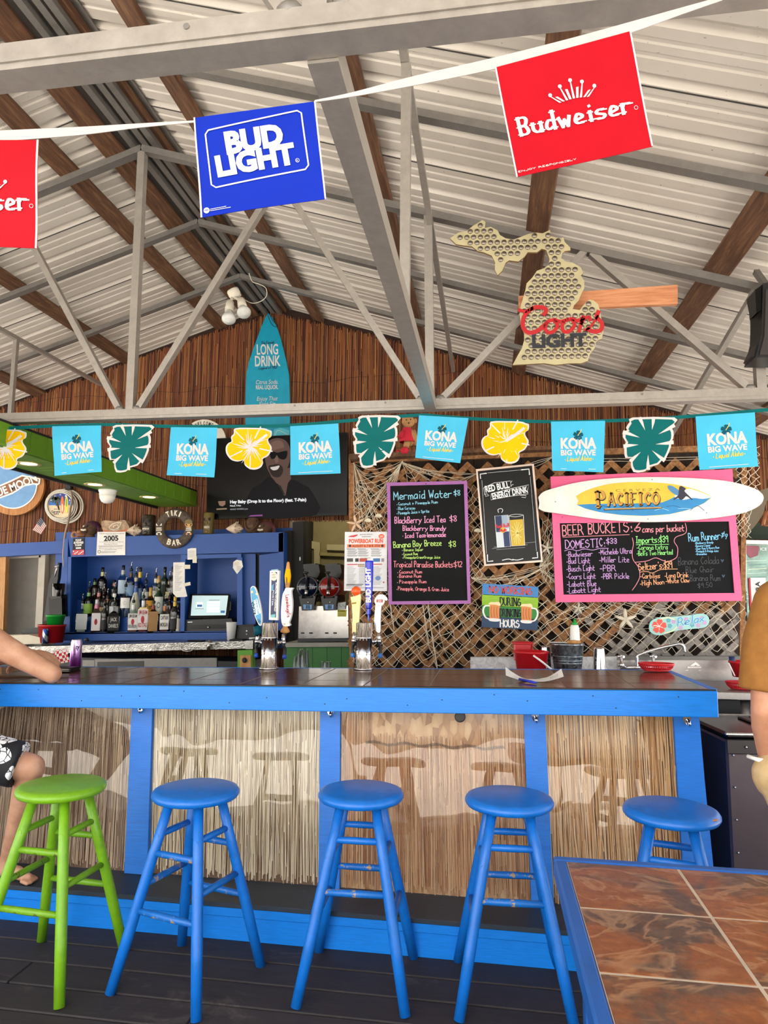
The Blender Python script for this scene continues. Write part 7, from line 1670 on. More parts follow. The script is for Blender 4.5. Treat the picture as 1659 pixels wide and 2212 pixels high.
row(R2, 1440, 600, 76, BRN, 'brown bottle with black collar and pourer behind the white label bottle', lab='#4a2c1c', lz=(.1, .4))
row(R1, 688, 645, 94, CLR, 'clear flask bottle with blank white label at the front left corner', 'square', lab='#ccd2d2', cap='p', lz=(.1, .62), liquid='#b8c4b0'); row(R1, 812, 690, 76, BRN, 'dark cherry bottle with white and red label at the front', 'square', lab='#ece6e6', neck='#d884a4', cap='c', capc='#d8d0d4', lz=(.06, .62), rim='#a01830')
row(R1, 882, 690, 58, BLK, 'slim black bottle standing between the cherry bottle and the black label bottle', lab='#2a2426', lz=(.1, .4), cap='c'); row(R1, 963, 668, 96, BLK, 'square black label whiskey bottle with pourer at the front', 'square', lab='#141416', labt="JACK|DANIEL'S", labc='#c8c8c4', lz=(.08, .6))
row(R1, 1127, 640, 82, CLR, 'bourbon bottle with white label and red seal, left of its twin', 'square', lab='#f0efec', labt='JIM BEAM||BOURBON', labc='#26262a', rim='#b8323a', liquid='#8a4a1c', lz=(.08, .62), neck='#e8e8ea'); row(R1, 1211, 600, 90, CLR, 'red labelled cherry bourbon bottle beside the white labelled bourbon', 'square', lab='#efe6e4', labt='JIM BEAM||RED STAG', labc='#a8202c', rim='#b8323a', liquid='#7a1c1c', lz=(.08, .66), neck='#e8e8ea')
row(R1, 1300, 645, 84, gl('amber', '#b8864a', .7), 'squat amber bottle with tan carton label and red wax collar', 'square', lab='#a8804c', neck='#7a1c1c', lz=(.05, .7), liquid='#8a5a2c'); row(R1, 1397, 650, 80, CLR, 'spiced rum bottle with white picture label and copper neck', 'square', lab='#efece6', labt='CAPTAIN|MORGAN', labc='#2a2a2e', neck='#b8744c', liquid='#6a3414', lz=(.1, .62))
row(R1, 1482, 665, 78, BLK, 'dark bottle with gold foil neck at the front right end', neck='#d8b448', lab='#181416', cap='c', capc='#d0ac40', lz=(.1, .4)); row(R1, 1512, 720, 44, BLK, 'slim dark bottle with pale side label squeezed against the cabinet divider', lab='#d8cfc0', lz=(.05, .5), cap='c')

# ------------------------------------------------------------------ curios on top of the cabinet
M_COC = wood('coconut_husk', '#33221a', '#5a3f2c', '#7a5a40', (6, 6, 6), .8); M_PUR = flat('#4a2038', .7, name='purple_bandana'); M_CONCH = flat('#d8c4ac', .55, name='conch_shell_cream')
GY = 6.70
def px_at(x, y, Y=GY): return aty(x, y, Y)
c = px_at(163, 1154); mb = MB()
pts = [c + Vector((math.cos(a) * r, 0, math.sin(a) * r)) for a, r in ((k * .5, .012 + .0032 * k) for k in range(15))]
mb.tube(pts, [.008 + .0016 * k for k in range(15)], flat('#9a6a44', .5, name='brown_snail_shell'), 10); mb.ball(c + Vector((.07, 0, -.01)), (.06, .04, .035), flat('#7a4a30', .5, name='dark_snail_shell'), 14); tag(mb.build('snail_shell'), 'brown spiral sea snail shell at the left end of the cabinet top', 'seashell')
def pirate(x, y, r, label, purple):
    c = px_at(x, y); T_ = thing('pirate_coconut', label, 'carved coconut', c + Vector((0, 0, -r * 1.2)))
    mb = MB(); mb.ball(c, (r, r * .95, r * .88), M_COC, 22); mb.ball(c + Vector((-r * .25, -r * .75, -r * .2)), (r * .5, r * .45, r * .45), M_COC, 16); mb.build('coconut', T_)
    mb = MB(); mb.ball(c + Vector((.1 * r, .02, r * .35)), (r * 1.04, r * 1.0, r * .7), purple, 20); mb.tube(smooth2([tuple(c + Vector(q) * r) for q in ((.9, 0, .3), (1.2, -.1, 0), (1.25, -.2, -.5), (1.4, -.25, -1.0))], 4), [r * .2] * 12 + [r * .05], purple, 8); mb.build('bandana', T_)
    mb = MB(); mb.tube(smooth2([tuple(c + Vector(q) * r) for q in ((-.62, -1.1, -.22), (-.3, -1.2, -.3), (.05, -1.1, -.22))], 4), r * .12, M_IV, 8); mb.build('teeth', T_)
    mb = MB(); mb.ball(c + Vector((-.45, -.86, .22)) * r, r * .14, M_IV, 10); mb.ball(c + Vector((.05, -.95, .24)) * r, r * .15, M_INK, 10); mb.build('eyes', T_)
    mb = MB(); mb.lathe([(r * .55, -r * 1.2), (r * .62, -r * 1.1), (r * .5, -r * .7)], M_COC, c, 18); mb.build('stand', T_)
pirate(196, 1142, .082, 'carved pirate coconut with purple bandana beside the rock', M_PUR); pirate(573, 1142, .078, 'carved pirate coconut grinning at the right end of the cabinet top', flat('#5a2a30', .7, name='maroon_bandana'))
mb = MB(); S = PY(GY - .02); rk = smooth2([(219, 1128), (228, 1124), (250, 1126), (268, 1123), (274, 1129), (279, 1140), (270, 1152), (250, 1156), (230, 1156), (222, 1146)], 3, True)
rt = NT('sandstone'); rt.set(Base_Color=rt.ramp(rt.noise(rt.coord(), 18, 6, .7), [(.35, '#8a7460'), (.6, '#bda284')]), Roughness=.9); rt.bump(rt.noise(rt.coord(), 30, 5), .5, .01)
mb.slab(S, rk, rt.m, .09); RK = tag(mb.build('painted_rock'), 'flat tan rock with a carved swirl standing behind the number notice', 'rock')
mb = MB(); mb.ribbon(S, smooth2([(262, 1129), (248, 1130), (238, 1136), (237, 1142), (246, 1144), (255, 1140), (254, 1134), (246, 1136), (245, 1140)], 4), 1.4, M_IV, .0015); mb.ribbon(S, smooth2([(262, 1129), (258, 1138), (252, 1146), (243, 1146)], 4), 1.1, M_IV, .0015); mb.ribbon(S, smooth2([(224, 1146), (240, 1149), (258, 1148), (276, 1144)], 4), 3, col('#c8683c'), .001); mb.build('painted_swirl', RK)
def conch(x, y, r, label, flip=1):
    c = px_at(x, y); mb = MB(); R_ = Matrix.Rotation(math.radians(90), 3, 'Y')
    mb.lathe([(0, -1.3 * r), (.22 * r, -1.0 * r), (.55 * r, -.4 * r), (.8 * r, .15 * r), (.72 * r, .45 * r), (.5 * r, .62 * r), (.52 * r, .72 * r), (.3 * r, .9 * r), (.32 * r, .97 * r), (0, 1.25 * r)], M_CONCH, c, 20, R_ if flip > 0 else Matrix.Rotation(math.radians(-90), 3, 'Y'))
    for k in range(9):
        a = k * .7; q = c + Vector((flip * r * .28, math.cos(a) * r * .72, math.sin(a) * r * .72)); d = Vector((flip * .5, math.cos(a), math.sin(a))); mb.tube([q, q + d * r * .34], [r * .16, r * .03], M_CONCH, 7)
    for k in range(6):
        a = k * 1.05; q = c + Vector((flip * r * .75, math.cos(a) * r * .4, math.sin(a) * r * .4)); d = Vector((flip * .6, math.cos(a), math.sin(a))); mb.tube([q, q + d * r * .22], [r * .1, r * .02], M_CONCH, 6)
    tag(mb.build('conch_shell'), label, 'seashell', 'conch shells on the cabinet top')
conch(289, 1147, .075, 'spiky cream conch shell between the rock and the dark tiki mug'); conch(507, 1142, .075, 'white conch shell under the television on the cabinet top')
def tiki(x, y0, y1, w, m, label):
    b = aty(x, y1, GY); h = aty(x, y0, GY).z - b.z; sc = (aty(x + 1, y1, GY) - b).length; r = w * sc / 2
    T_ = thing('tiki_mug', label, 'tiki mug', b); mb = MB(); mb.lathe([(r * .92, 0), (r, h * .05), (r * .98, h * .5), (r * 1.02, h * .95), (r * .94, h), (r * .8, h), (r * .8, h * .8), (0, h * .8)], m, b, 24); mb.build('mug', T_)
    f = Frame(b, (1, 0, 0), (0, 0, 1), (0, -1, 0)); P = lambda u, v, o: b + Vector((u * r, -r * o, v * h))
    mb = MB(); mb.ball(P(0, .52, .95), (r * .2, r * .22, h * .12), m, 12); mb.ball(P(-.4, .78, .85), (r * .38, r * .2, h * .05), m, 12); mb.ball(P(.4, .78, .85), (r * .38, r * .2, h * .05), m, 12); mb.ball(P(0, .12, .9), (r * .4, r * .2, h * .1), m, 12); mb.tube(smooth2([tuple(P(*q)) for q in ((-.6, .42, .75), (-.3, .46, .98), (.3, .46, .98), (.6, .42, .75))], 4), r * .1, m, 8); mb.build('carved_face', T_)
    mb = MB(); mb.ball(P(-.42, .68, .85), (r * .3, r * .15, h * .07), M_INK, 12); mb.ball(P(.42, .68, .85), (r * .3, r * .15, h * .07), M_INK, 12); mb.build('eyes', T_)
    mb = MB()
    for k in range(6): mb.box(P(-.45 + k * .18, .31, 1.0 - abs(k - 2.5) * .05), (r * .16, r * .1, h * .09), M_IV, bev=.003)
    mb.build('teeth', T_)
tiki(320, 1113, 1157, 26, flat('#2e261a', .35, name='dark_olive_glaze'), 'dark tall tiki mug with a white grin left of the tiki ring'); tiki(450, 1108, 1154, 22, flat('#6a5a2a', .35, name='gold_brown_glaze'), 'golden brown tiki mug under the left corner of the television')
mb = MB(); c = px_at(547, 1134); mb.lathe([(.0, -.085), (.06, -.08), (.085, -.03), (.078, .03), (.05, .07), (0, .08)], M_COC, c, 20); mb.tube(smooth2([tuple(c + Vector(q)) for q in ((-.07, -.05, .04), (-.05, -.08, -.03), (0, -.09, -.06), (.05, -.08, -.03), (.07, -.05, .04))], 4), .008, M_COC, 6); tag(mb.build('coconut_cup'), 'plain brown carved coconut left of the grinning pirate coconut', 'carved coconut')
# stuffed doll on the shelf
c = aty(880, 975, YL - .06); k = (aty(881, 975, YL - .06) - c).length; D = thing('stuffed_toy', 'tan stuffed animal in a red dress on the shelf over the lattice', 'stuffed toy', c)
M_PL = flat('#b98a5a', .95, name='tan_plush'); M_DR = flat('#c8243a', .9, name='red_cloth'); V = lambda x, y, o=0: aty(x, y, YL - .06 - o)
mb = MB(); mb.ball(V(882, 911, .02), (14 * k, 13 * k, 12 * k), M_PL, 18); mb.ball(V(883, 917, .05), (8 * k, 7 * k, 6 * k), M_PL, 14); mb.ball(V(872, 903), (4 * k, 3 * k, 5 * k), M_PL, 10); mb.ball(V(897, 909), (4 * k, 3 * k, 6 * k), M_PL, 10)
mb.ball(V(885, 945), (13 * k, 11 * k, 20 * k), M_PL, 16); mb.tube([V(893, 930), V(898, 948), V(895, 962)], [5 * k, 5 * k, 4 * k], M_PL, 8); mb.tube([V(880, 955, .04), V(877, 966, .06)], [7 * k, 6 * k], M_PL, 8); mb.build('body', D)
mb = MB(); mb.lathe([(9 * k, 0), (11 * k, -8 * k), (13 * k, -18 * k), (17 * k, -30 * k), (16 * k, -31 * k), (8 * k, -6 * k)], M_DR, V(879, 925, .015), 16, caps=False); mb.tube([V(872, 930, .04), V(864, 945, .06)], [4 * k, 6 * k], M_DR, 8); mb.build('dress', D)
mb = MB(); mb.ball(V(874, 973, .06), (9 * k, 8 * k, 8 * k), M_DR, 12); mb.ball(V(860, 977, .04), (7 * k, 6 * k, 5 * k), M_DR, 12); mb.build('shoes', D)
mb = MB(); mb.ball(V(878, 907, .12), (1.6 * k,) * 3, M_INK, 8); mb.ball(V(887, 906, .12), (1.6 * k,) * 3, M_INK, 8); mb.ball(V(883, 914, .15), (1.8 * k,) * 3, M_INK, 8); mb.build('face', D)

# ------------------------------------------------------------------ till, drawer and small things in the right bay
YQ = 6.66; S = PY(YQ)
TL = thing('till_tablet', 'touch screen till tablet standing on its cash drawer', 'till', aty(452, 1336, YQ))
Sq = Plane(aty(455, 1310, YQ), (0, -1, .25)); mb = MB(); mb.slab(Sq, [(411, 1283), (413, 1283), (495, 1283), (497, 1285), (494, 1332), (491, 1335), (409, 1336), (407, 1334)], M_BLACKG, .02); mb.slab(PY(YQ + .05), [(440, 1320), (470, 1320), (470, 1338), (440, 1338)], M_BLACK, .08); mb.slab(Sq, [(492, 1298), (499, 1300), (498, 1318), (490, 1322)], M_BLACK, .03, off=-.004); mb.build('case', TL)
mb = MB(); mb.poly(Sq, [(415.5, 1286.5), (493, 1286.5), (487.5, 1329), (412, 1330)], flat('#b9d2d6', .3, name='till_screen_glow', emit=.36), .001)
mb.poly(Sq, [(425, 1301), (438, 1301), (437, 1312), (424, 1312)], flat('#e8f0f2', .4, name='screen_white', emit=.6), .0016); mb.poly(Sq, [(426, 1306), (437, 1306), (436.6, 1311), (425.6, 1311)], flat('#2c5c8c', .4, name='screen_blue', emit=.5), .002)
for j in range(4):
    for i in range(3): mb.poly(Sq, [(448 + i * 9.5 - j * .4, 1299 + j * 6.2), (456.5 + i * 9.5 - j * .4, 1299 + j * 6.2), (456 + i * 9.5 - j * .4, 1304 + j * 6.2), (447.5 + i * 9.5 - j * .4, 1304 + j * 6.2)], flat('#dfeaec', .4, name='screen_key', emit=.62), .0016)
mb.poly(Sq, [(477, 1319), (486, 1319), (485.5, 1324), (476.5, 1324)], flat('#2c5c8c', .4, name='screen_blue', emit=.5), .0016); mb.ribbon(Sq, [(452, 1296.5), (474, 1296.3)], 1, M_GREYINK, .0016); mb.ribbon(Sq, [(422, 1315), (440, 1315)], 1, M_GREYINK, .0016); mb.build('screen', TL)
CDW = thing('cash_drawer', 'black cash drawer under the till tablet', 'cash drawer', aty(452, 1363, YQ - .03)); mb = MB(); mb.slab(PY(YQ - .03), [(401, 1339), (500, 1336), (508, 1362), (401, 1365)], M_BLACK, .3); mb.build('drawer_body', CDW)
mb = MB(); mb.slab(PY(YQ - .032), [(408, 1350), (500, 1348), (502, 1357), (407, 1360)], M_BLACKG, .01); mb.ball(aty(450, 1355, YQ - .04), (.014, .006, .008), M_BRUSHED, 10); mb.ribbon(PY(YQ - .034), [(406, 1344), (415, 1343.6)], 2, M_WHITE, .001); mb.build('drawer_front', CDW)
def onctr(x, Y): return Vector((aty(x, 1380, Y).x, Y, zc(aty(x, 1380, Y).x) + .002))
b = onctr(499, 6.22); CPo = thing('plastic_cup', 'tall white plastic cup on the back counter by the printer', 'cup', b); h = aty(498, 1344, 6.22).z - b.z
mb = MB(); mb.lathe([(0, .003), (.036, 0), (.049, h - .004), (.051, h), (.046, h), (.034, .008), (0, .008)], M_WHITE, b, 24); mb.build('cup_body', CPo)
b = onctr(530, 6.32); PR = thing('receipt_printer', 'small black receipt printer on the back counter', 'printer', b); mb = MB(); mb.slab(PY(6.25), [(507, 1352), (548, 1350), (551, 1355), (551, 1379), (506, 1381)], M_BLACK, .17); mb.build('printer_body', PR)
mb = MB(); mb.slab(PY(6.245), [(508, 1350.5), (548, 1348.5), (549, 1353), (507, 1355)], M_BLACKG, .15); mb.build('paper_lid', PR); mb = MB(); mb.ball(aty(533, 1363, 6.245), .008, M_WHITE, 8); mb.ball(aty(533, 1370, 6.245), .007, M_WHITE, 8); mb.ribbon(PY(6.248), [(510, 1353), (517, 1352.6)], 1.6, M_WHITE, .002); mb.build('buttons', PR)
def phone(x0, x1, Y, d, label, m=M_BLACKG, nm='phone'):
    a = onctr(x0, Y); b = onctr(x1, Y); mb = MB(); mb.box((a + b) / 2 + Vector((0, 0, .009)), ((b - a).length, d, .014), m, bev=.005); o = tag(mb.build(nm), label, 'phone'); return o
phone(408, 441, 6.16, .08, 'black phone lying on the back counter edge below the till'); o = phone(500, 529, 6.13, .12, 'thick black card reader lying in front of the receipt printer', M_BLACK, 'card_reader'); o['category'] = 'card reader'
mb = MB(); mb.box(onctr(552, 6.28) + Vector((.0, 0, .012)), (.09, .12, .018), M_WHITE, bev=.004); tag(mb.build('white_tray'), 'small white tray at the right end of the back counter', 'tray')
mb = MB(); mb.lathe([(0, 0), (.02, .0), (.024, .012), (.012, .03), (.0, .032)], M_BLACK, aty(187, 1382, 6.1) + Vector((0, 0, -.012)), 14); tag(mb.build('rubber_stopper'), 'small black rubber stopper on the back counter below the bottles', 'stopper')

# ------------------------------------------------------------------ left end of the back counter
c0_, c1_ = aty(97, 1390, 6.3), None
def bucket2(x, y0, y1, rp, Y, m, label, taper=.84):
    b = aty(x, y1, Y); a = aty(x, y0, Y); sc = (aty(x + 1, y1, Y) - b).length; r = rp * sc; h = a.z - b.z
    mb = MB(); mb.lathe([(0, .004), (r * taper * .96, .004), (r * .95, h), (r * 1.06, h), (r * 1.06, h - .016), (r, h - .018), (r * taper, 0), (0, 0)], m, b, 26, caps=False); return tag(mb.build('plastic_pail'), label, 'pail')
bucket2(110, 1349, 1388, 25, 6.3, flat('#a8141e', .3, name='deep_red_plastic'), 'deep red plastic pail on the back counter behind the blue energy can', .88); bucket2(119, 1328, 1352, 17, 6.36, flat('#0f8a2c', .35, name='green_plastic'), 'green plastic pail nested on top of the deep red pail')
def can(c, r, h, bands, name, label, art=None):
    T_ = thing(name, label, 'can', c); prof = [(r * .8, 0), (r, .008), (r, h - .016), (r * .86, h - .003), (r * .86, h), (r * .8, h - .003), (0, h - .004)]
    mb = MB(); mb.lathe(prof, bands, c, 28); b_ = mb.build('can_body', T_)
    if art: mb = MB(); art(mb, Wrap(c, r + .0006)); mb.build('can_print', T_)
    return T_
m1 = NT('blue_silver_can'); ck_ = m1.n('ShaderNodeTexChecker'); ck_.inputs['Scale'].default_value = 1; sp_ = m1.n('ShaderNodeSeparateXYZ'); tc_ = m1.coord()
m1.l(tc_, sp_.inputs[0]); dg = m1.math('ADD', m1.math('MULTIPLY', sp_.outputs[0], 14), m1.math('MULTIPLY', sp_.outputs[2], 9)); m1.set(Base_Color=m1.ramp(m1.math('FRACT', dg), [(.0, '#1d3570'), (.49, '#1d3570'), (.51, '#b9c2cc'), (1, '#b9c2cc')]), Metallic=.7, Roughness=.25)
can(aty(97, 1390, 6.16), .0275, .142, m1.m, 'energy_drink_can', 'slim blue and silver energy drink can on the back counter by the red pail')
mb = MB(); b = aty(118, 1328, 6.5); mb.slab(PY(6.5), [(105, 1290), (133, 1288), (134, 1332), (107, 1332)], M_BLACKG, .12); mb.slab(PY(6.49), [(109, 1286), (132, 1284), (132, 1292), (109, 1294)], M_BLACK, .1); BLD = tag(mb.build('coffee_machine'), 'black drinks machine with clear jug at the left of the blue cabinet', 'machine')
mb = MB(); c = aty(125, 1288, 6.5); mb.lathe([(.055, 0), (.06, .06), (.062, .13), (.066, .132)], gl('smoky', '#8a7868', .6), c, 18, caps=False); mb.build('clear_jug', BLD)
mb = MB(); mb.slab(PY(6.6), [(105, 1262), (112, 1240), (120, 1238), (124, 1215), (128, 1216), (125, 1250), (116, 1290), (104, 1340), (94, 1342)], M_BLACK, .05); tag(mb.build('hanging_apron'), 'black apron hanging on the door jamb left of the cabinet', 'apron')
mb = MB(); mb.tube([aty(119, 1224, 6.56), aty(128, 1222, 6.56)], .006, M_BRUSHED, 8); mb.tube([aty(126, 1216, 6.57), aty(118, 1246, 6.57)], .007, M_BRUSHED, 8); tag(mb.build('hand_tool'), 'steel handled bar tool hanging over the black apron', 'tool')
mb = MB(); mb.slab(PY(6.35), [(46, 1366), (52, 1357), (86, 1355), (88, 1372), (50, 1376)], M_BLACK, .2); tag(mb.build('plastic_bin'), 'black bin on the back counter below the grey door', 'bin')
mb = MB(); mb.slab(PY(6.2), [(-40, 1374), (62, 1371), (90, 1378), (92, 1390), (-40, 1396)], flat('#cfc4ac', .5, name='cream_board'), .2); tag(mb.build('cutting_board'), 'cream cutting board on the back counter behind the seated person', 'board')

# ------------------------------------------------------------------ beer taps on the bar
def barpt(x, Y): return Vector((x, Y, zb(x) + .0015))
M_LB = flat('#3f9fd0', .35, name='tap_sky_blue')
def tower(px, Y, ytop, label):
    b = barpt(aty(px, 1442, Y).x, Y); h = aty(px, ytop, Y).z - b.z; T_ = thing('beer_tower', label, 'beer tap tower', b, 'chrome beer towers on the bar'); r = .0455
    mb = MB(); mb.lathe([(r * 1.25, 0), (r * 1.25, .008), (r, .012), (r, h * .66), (r * 1.06, h * .665), (r * 1.06, h * .70), (r, h * .705), (r, h), (r * .97, h + .002), (r * .94, h - .004), (r * .2, h - .006), (0, h - .006)], M_CHROME, b, 40); mb.build('column', T_)
    mb = MB()
    for k in range(6): a = -math.pi * .95 + k * .38; mb.ball(b + Vector((math.cos(a) * r * 1.08, math.sin(a) * r * 1.08, h * .645)), .0045, M_BRUSHED, 8)
    mb.build('rivet', T_); return T_, b, h
def faucet(T_, px, py, Y, b, h, tip):
    p = aty(px, py, Y); a = Vector((b.x, b.y, p.z)); mb = MB(); d = (p - a); d.z = 0; d.normalize()
    mb.tube([a + d * .04, p], .011, M_CHROME, 10); mb.tube([a + d * .052, a + d * .066], .016, M_CHROME, 12); mb.tube([p + Vector((0, 0, -.012)), p + Vector((0, 0, .05))], [.014, .010], M_CHROME, 12); mb.ball(p, .0165, M_CHROME, 12)
    mb.tube(smooth2([tuple(p + Vector(q)) for q in ((0, 0, -.01), (d.x * .015, d.y * .015, -.045), (d.x * .012, d.y * .012, -.075))], 3), .0095, M_BLACK, 10); mb.tube([p + Vector((d.x * .012, d.y * .012, -.07)), p + Vector((d.x * .012, d.y * .012, -.095))], [.011, .014], tip, 10); mb.build('faucet', T_)
BLC = flat('#1f4fc0', .35, name='blue_tap_cover')
T1, b1, h1 = tower(580.5, 3.88, 1346, 'chrome beer tower with three handles standing left on the bar'); T2, b2, h2 = tower(785.5, 3.88, 1346, 'chrome beer tower with the tall blue handle standing right of the other tower')
faucet(T1, 612, 1388, 3.97, b1, h1, BLC); faucet(T1, 556, 1386, 4.03, b1, h1, BLC); faucet(T1, 588, 1383, 4.05, b1, h1, BLC); faucet(T2, 818, 1385, 3.97, b2, h2, flat('#2f7fd0', .35, name='light_blue_tap_cover')); faucet(T2, 765, 1384, 3.95, b2, h2, flat('#2f7fd0', .35, name='light_blue_tap_cover')); faucet(T2, 797, 1383, 4.05, b2, h2, BLC)
def handle(T_, label, Y, pts, m, t=.022, stem=None):
    S = PY(Y); mb = MB(); mb.slab(S, pts, m, t); o = mb.build('tap_handle', T_); o['label'] = label
    if stem: q = MB(); q.tube([S(*stem[0], -t / 2), S(*stem[1], -t / 2)], .007, M_BLACK, 8); q.build('handle_stem', o)
    return o, S
K6 = lambda x, y: (540 + x / 8.506, 1190 + y / 8.506); z6 = lambda l: [K6(*p) for p in l]
o, S = handle(T1, 'sky blue surfboard tap handle', 4.02, smooth2(z6([(8, 720), (18, 670), (50, 645), (90, 665), (130, 760), (170, 900), (200, 1050), (218, 1220), (215, 1350), (185, 1375), (150, 1340), (90, 1200), (50, 1050), (22, 900)]), 3, True), M_WHITE, .02)
mb = MB(); mb.poly(S, smooth2(z6([(18, 730), (26, 685), (52, 660), (84, 680), (122, 770), (160, 900), (190, 1050), (208, 1220), (205, 1335), (188, 1355), (160, 1325), (100, 1195), (60, 1050), (32, 900)]), 3, True), M_LB, .0012); mb.poly(S, z6([(60, 920), (135, 870), (200, 1140), (100, 1190), (72, 1080)]), col('#dff0f6'), .0016)
mb.text(S, 'KONA', K6(112, 1160), K6(72, 920), 5.4, C_DTEAL, .002, .04); mb.text(S, 'BIG WAVE', K6(172, 1150), K6(128, 880), 3.6, col('#2f8ab8'), .002, .02); petals(mb, S, K6(38, 755), 3, col('#f0d8a8'), .002); petals(mb, S, K6(128, 790), 3, col('#f0d8a8'), .002)
for k in range(6): mb.ribbon(S, [K6(130 + k * 10, 1250 + (k % 2) * 30), K6(165 + k * 6, 1330 - k * 8)], .7, C_DTEAL, .002)
mb.build('handle_print', o); q = MB(); q.tube([PY(4.03)(*K6(125, 1380)), PY(4.03)(*K6(165, 1530))], [.022, .026], C_DTEAL, 14); q.build('teal_grip', o)
o, S = handle(T1, 'tall white framed tap handle with navy label', 4.04, z6([(365, 365), (535, 360), (510, 1275), (348, 1268)]), M_WHITE, .03, (K6(425, 1270), K6(415, 1330)))
mb = MB(); mb.poly(S, z6([(398, 390), (500, 388), (478, 1225), (378, 1220)]), flat('#1d2450', .4, name='navy_print'), .0012); mb.disc(S, K6(440, 470), 7.6, M_IV, .002, 24, 9.4); mb.text(S, 'GREAT', K6(405, 455), K6(478, 452), 3.2, M_GREYINK, .0026); mb.text(S, 'LAKES', K6(405, 500), K6(478, 497), 3.2, M_GREYINK, .0026)
mb.text(S, 'EDMUND FITZGERALD', K6(474, 580), K6(448, 1110), 4.2, M_WHITE, .002, .03, flip=False); mb.text(S, 'PORTER', K6(420, 720), K6(400, 1010), 3, col('#c8d4e4'), .002, .02, flip=False); mb.poly(S, z6([(380, 1222), (384, 1175), (466, 1160), (462, 1225)]), col('#7cc4c8'), .002); mb.poly(S, z6([(398, 640), (440, 600), (430, 720), (398, 740)]), col('#5a9ac4'), .002)
mb.slab(PY(4.045), z6([(390, 345), (512, 335), (512, 358), (390, 362)]), col('#8ab4c0'), .026); mb.build('handle_print', o)
o, S = handle(T1, 'white canoe paddle shaped tap handle with yellow tip', 3.97, smooth2(z6([(655, 680), (740, 678), (792, 682), (755, 740), (772, 900), (770, 1100), (740, 1250), (715, 1320), (740, 1365), (690, 1388), (600, 1370), (570, 1230), (575, 1000), (600, 800), (640, 720)]), 2, True), M_WHITE, .03, (K6(643, 1500), K6(640, 1575)))
q = MB(); q.lathe([(.012, 0), (.016, .03), (.020, .07), (.014, .11), (.008, .15), (.004, .155)], [flat('#c89050', .5, name='honey_wood'), C_YEL, C_YEL, flat('#c89050', .5, name='honey_wood'), flat('#c89050', .5, name='honey_wood')], PY(3.98)(*K6(690, 675)), 16); e = q.build('paddle_tip', o); e['label'] = 'yellow and wood tip'
mb = MB(); mb.text(PY(3.955), 'SUMMER', K6(690, 625), K6(682, 480), 2.6, M_INK, .002, .02); mb.build('tip_print', e)
q = MB(); q.lathe([(.016, .05), (.013, .03), (.026, .012), (.028, .0), (.012, -.008)], flat('#c89050', .5, name='honey_wood'), PY(3.985)(*K6(645, 1490)), 18); q.build('wooden_foot', o)
mb = MB(); mb.chalk(S, "Leinenkugel's", K6(655, 820), K6(690, 1220), 7.4, 1.3, col('#a8283c'), .0015, .02, -.25); mb.build('handle_print', o)
K7 = lambda x, y: (730 + x / 8.508, 1190 + y / 8.508); z7 = lambda l: [K7(*p) for p in l]
o, S = handle(T2, 'cream wedge tap handle with orange ball', 3.95, z7([(230, 848), (270, 842), (320, 830), (380, 785), (408, 800), (415, 850), (400, 1050), (385, 1300), (350, 1520), (258, 1515), (262, 1300), (270, 1150), (250, 960)]), flat('#ecdf9c', .4, name='cream_enamel'), .03, (K7(305, 1515), K7(312, 1570)))
q = MB(); q.ball(PY(3.96)(*K7(335, 740)), .0285, flat('#ec5a1c', .3, name='orange_gloss'), 22); q.build('orange_ball', o)['label'] = 'orange ball'; mb = MB(); mb.poly(S, z7([(255, 950), (340, 935), (342, 970), (258, 980)]), col('#d8a830'), .0014)
for k in range(3): mb.disc(S, K7(270 + k * 26, 965 - k * 3), 1.2, M_INK, .002, 8)
mb.build('handle_print', o)
cb = PY(4.04)(*K7(562, 1290)); zt_ = PY(4.04)(*K7(562, 175)).z; hb = zt_ - cb.z; sc = (aty(800, 1250, 4.04) - aty(801, 1250, 4.04)).length; r = 9.2 * sc
gm = flat('#0e2ac4', .12, name='royal_blue_acrylic', spec=.8); q = MB(); q.lathe([(.006, 0), (.006, hb * .10), (r * .52, hb * .11), (r * .52, hb * .20), (r * .74, hb * .215), (r * .8, hb * .26), (r * .97, hb * .8), (r * .97, hb * .97), (r * .85, hb * .995), (0, hb)], gm, cb, 10, smooth=False); o = q.build('tap_handle', T2); o['label'] = 'tall royal blue faceted tap handle'
mb = MB(); Sx = PY(cb.y - r * .98); mb.text(Sx, 'BUD LIGHT', K7(602, 948), K7(597, 310), 10.4, M_WHITE, .002, .045); mb.build('handle_print', o)
SVR = metal('silver_handle', '#dcdee2', .15, .1)
o, S = handle(T2, 'silver hooked tap handle with round badge', 3.97, smooth2(z7([(690, 990), (688, 900), (720, 830), (780, 800), (850, 815), (900, 860), (908, 895), (885, 915), (860, 900), (850, 960), (800, 1010), (790, 1120), (782, 1300), (775, 1490), (720, 1490), (670, 1430), (668, 1280), (680, 1120)]), 2, True), SVR, .024, (K7(728, 1495), K7(726, 1570)))
mb = MB(); mb.disc(S, K7(765, 920), 11.4, M_IV, .0015, 26); mb.disc(S, K7(765, 920), 10, M_WHITE, .0019, 26); mb.poly(S, z7([(720, 890), (812, 888), (828, 905), (820, 950), (712, 945), (708, 910)]), col('#b02a2c'), .0024); mb.text(S, 'STELLA', K7(728, 915), K7(806, 913), 3, M_WHITE, .003, .02); mb.text(S, 'ARTOIS', K7(730, 942), K7(802, 942), 2.6, M_WHITE, .003, .02); mb.build('badge', o)

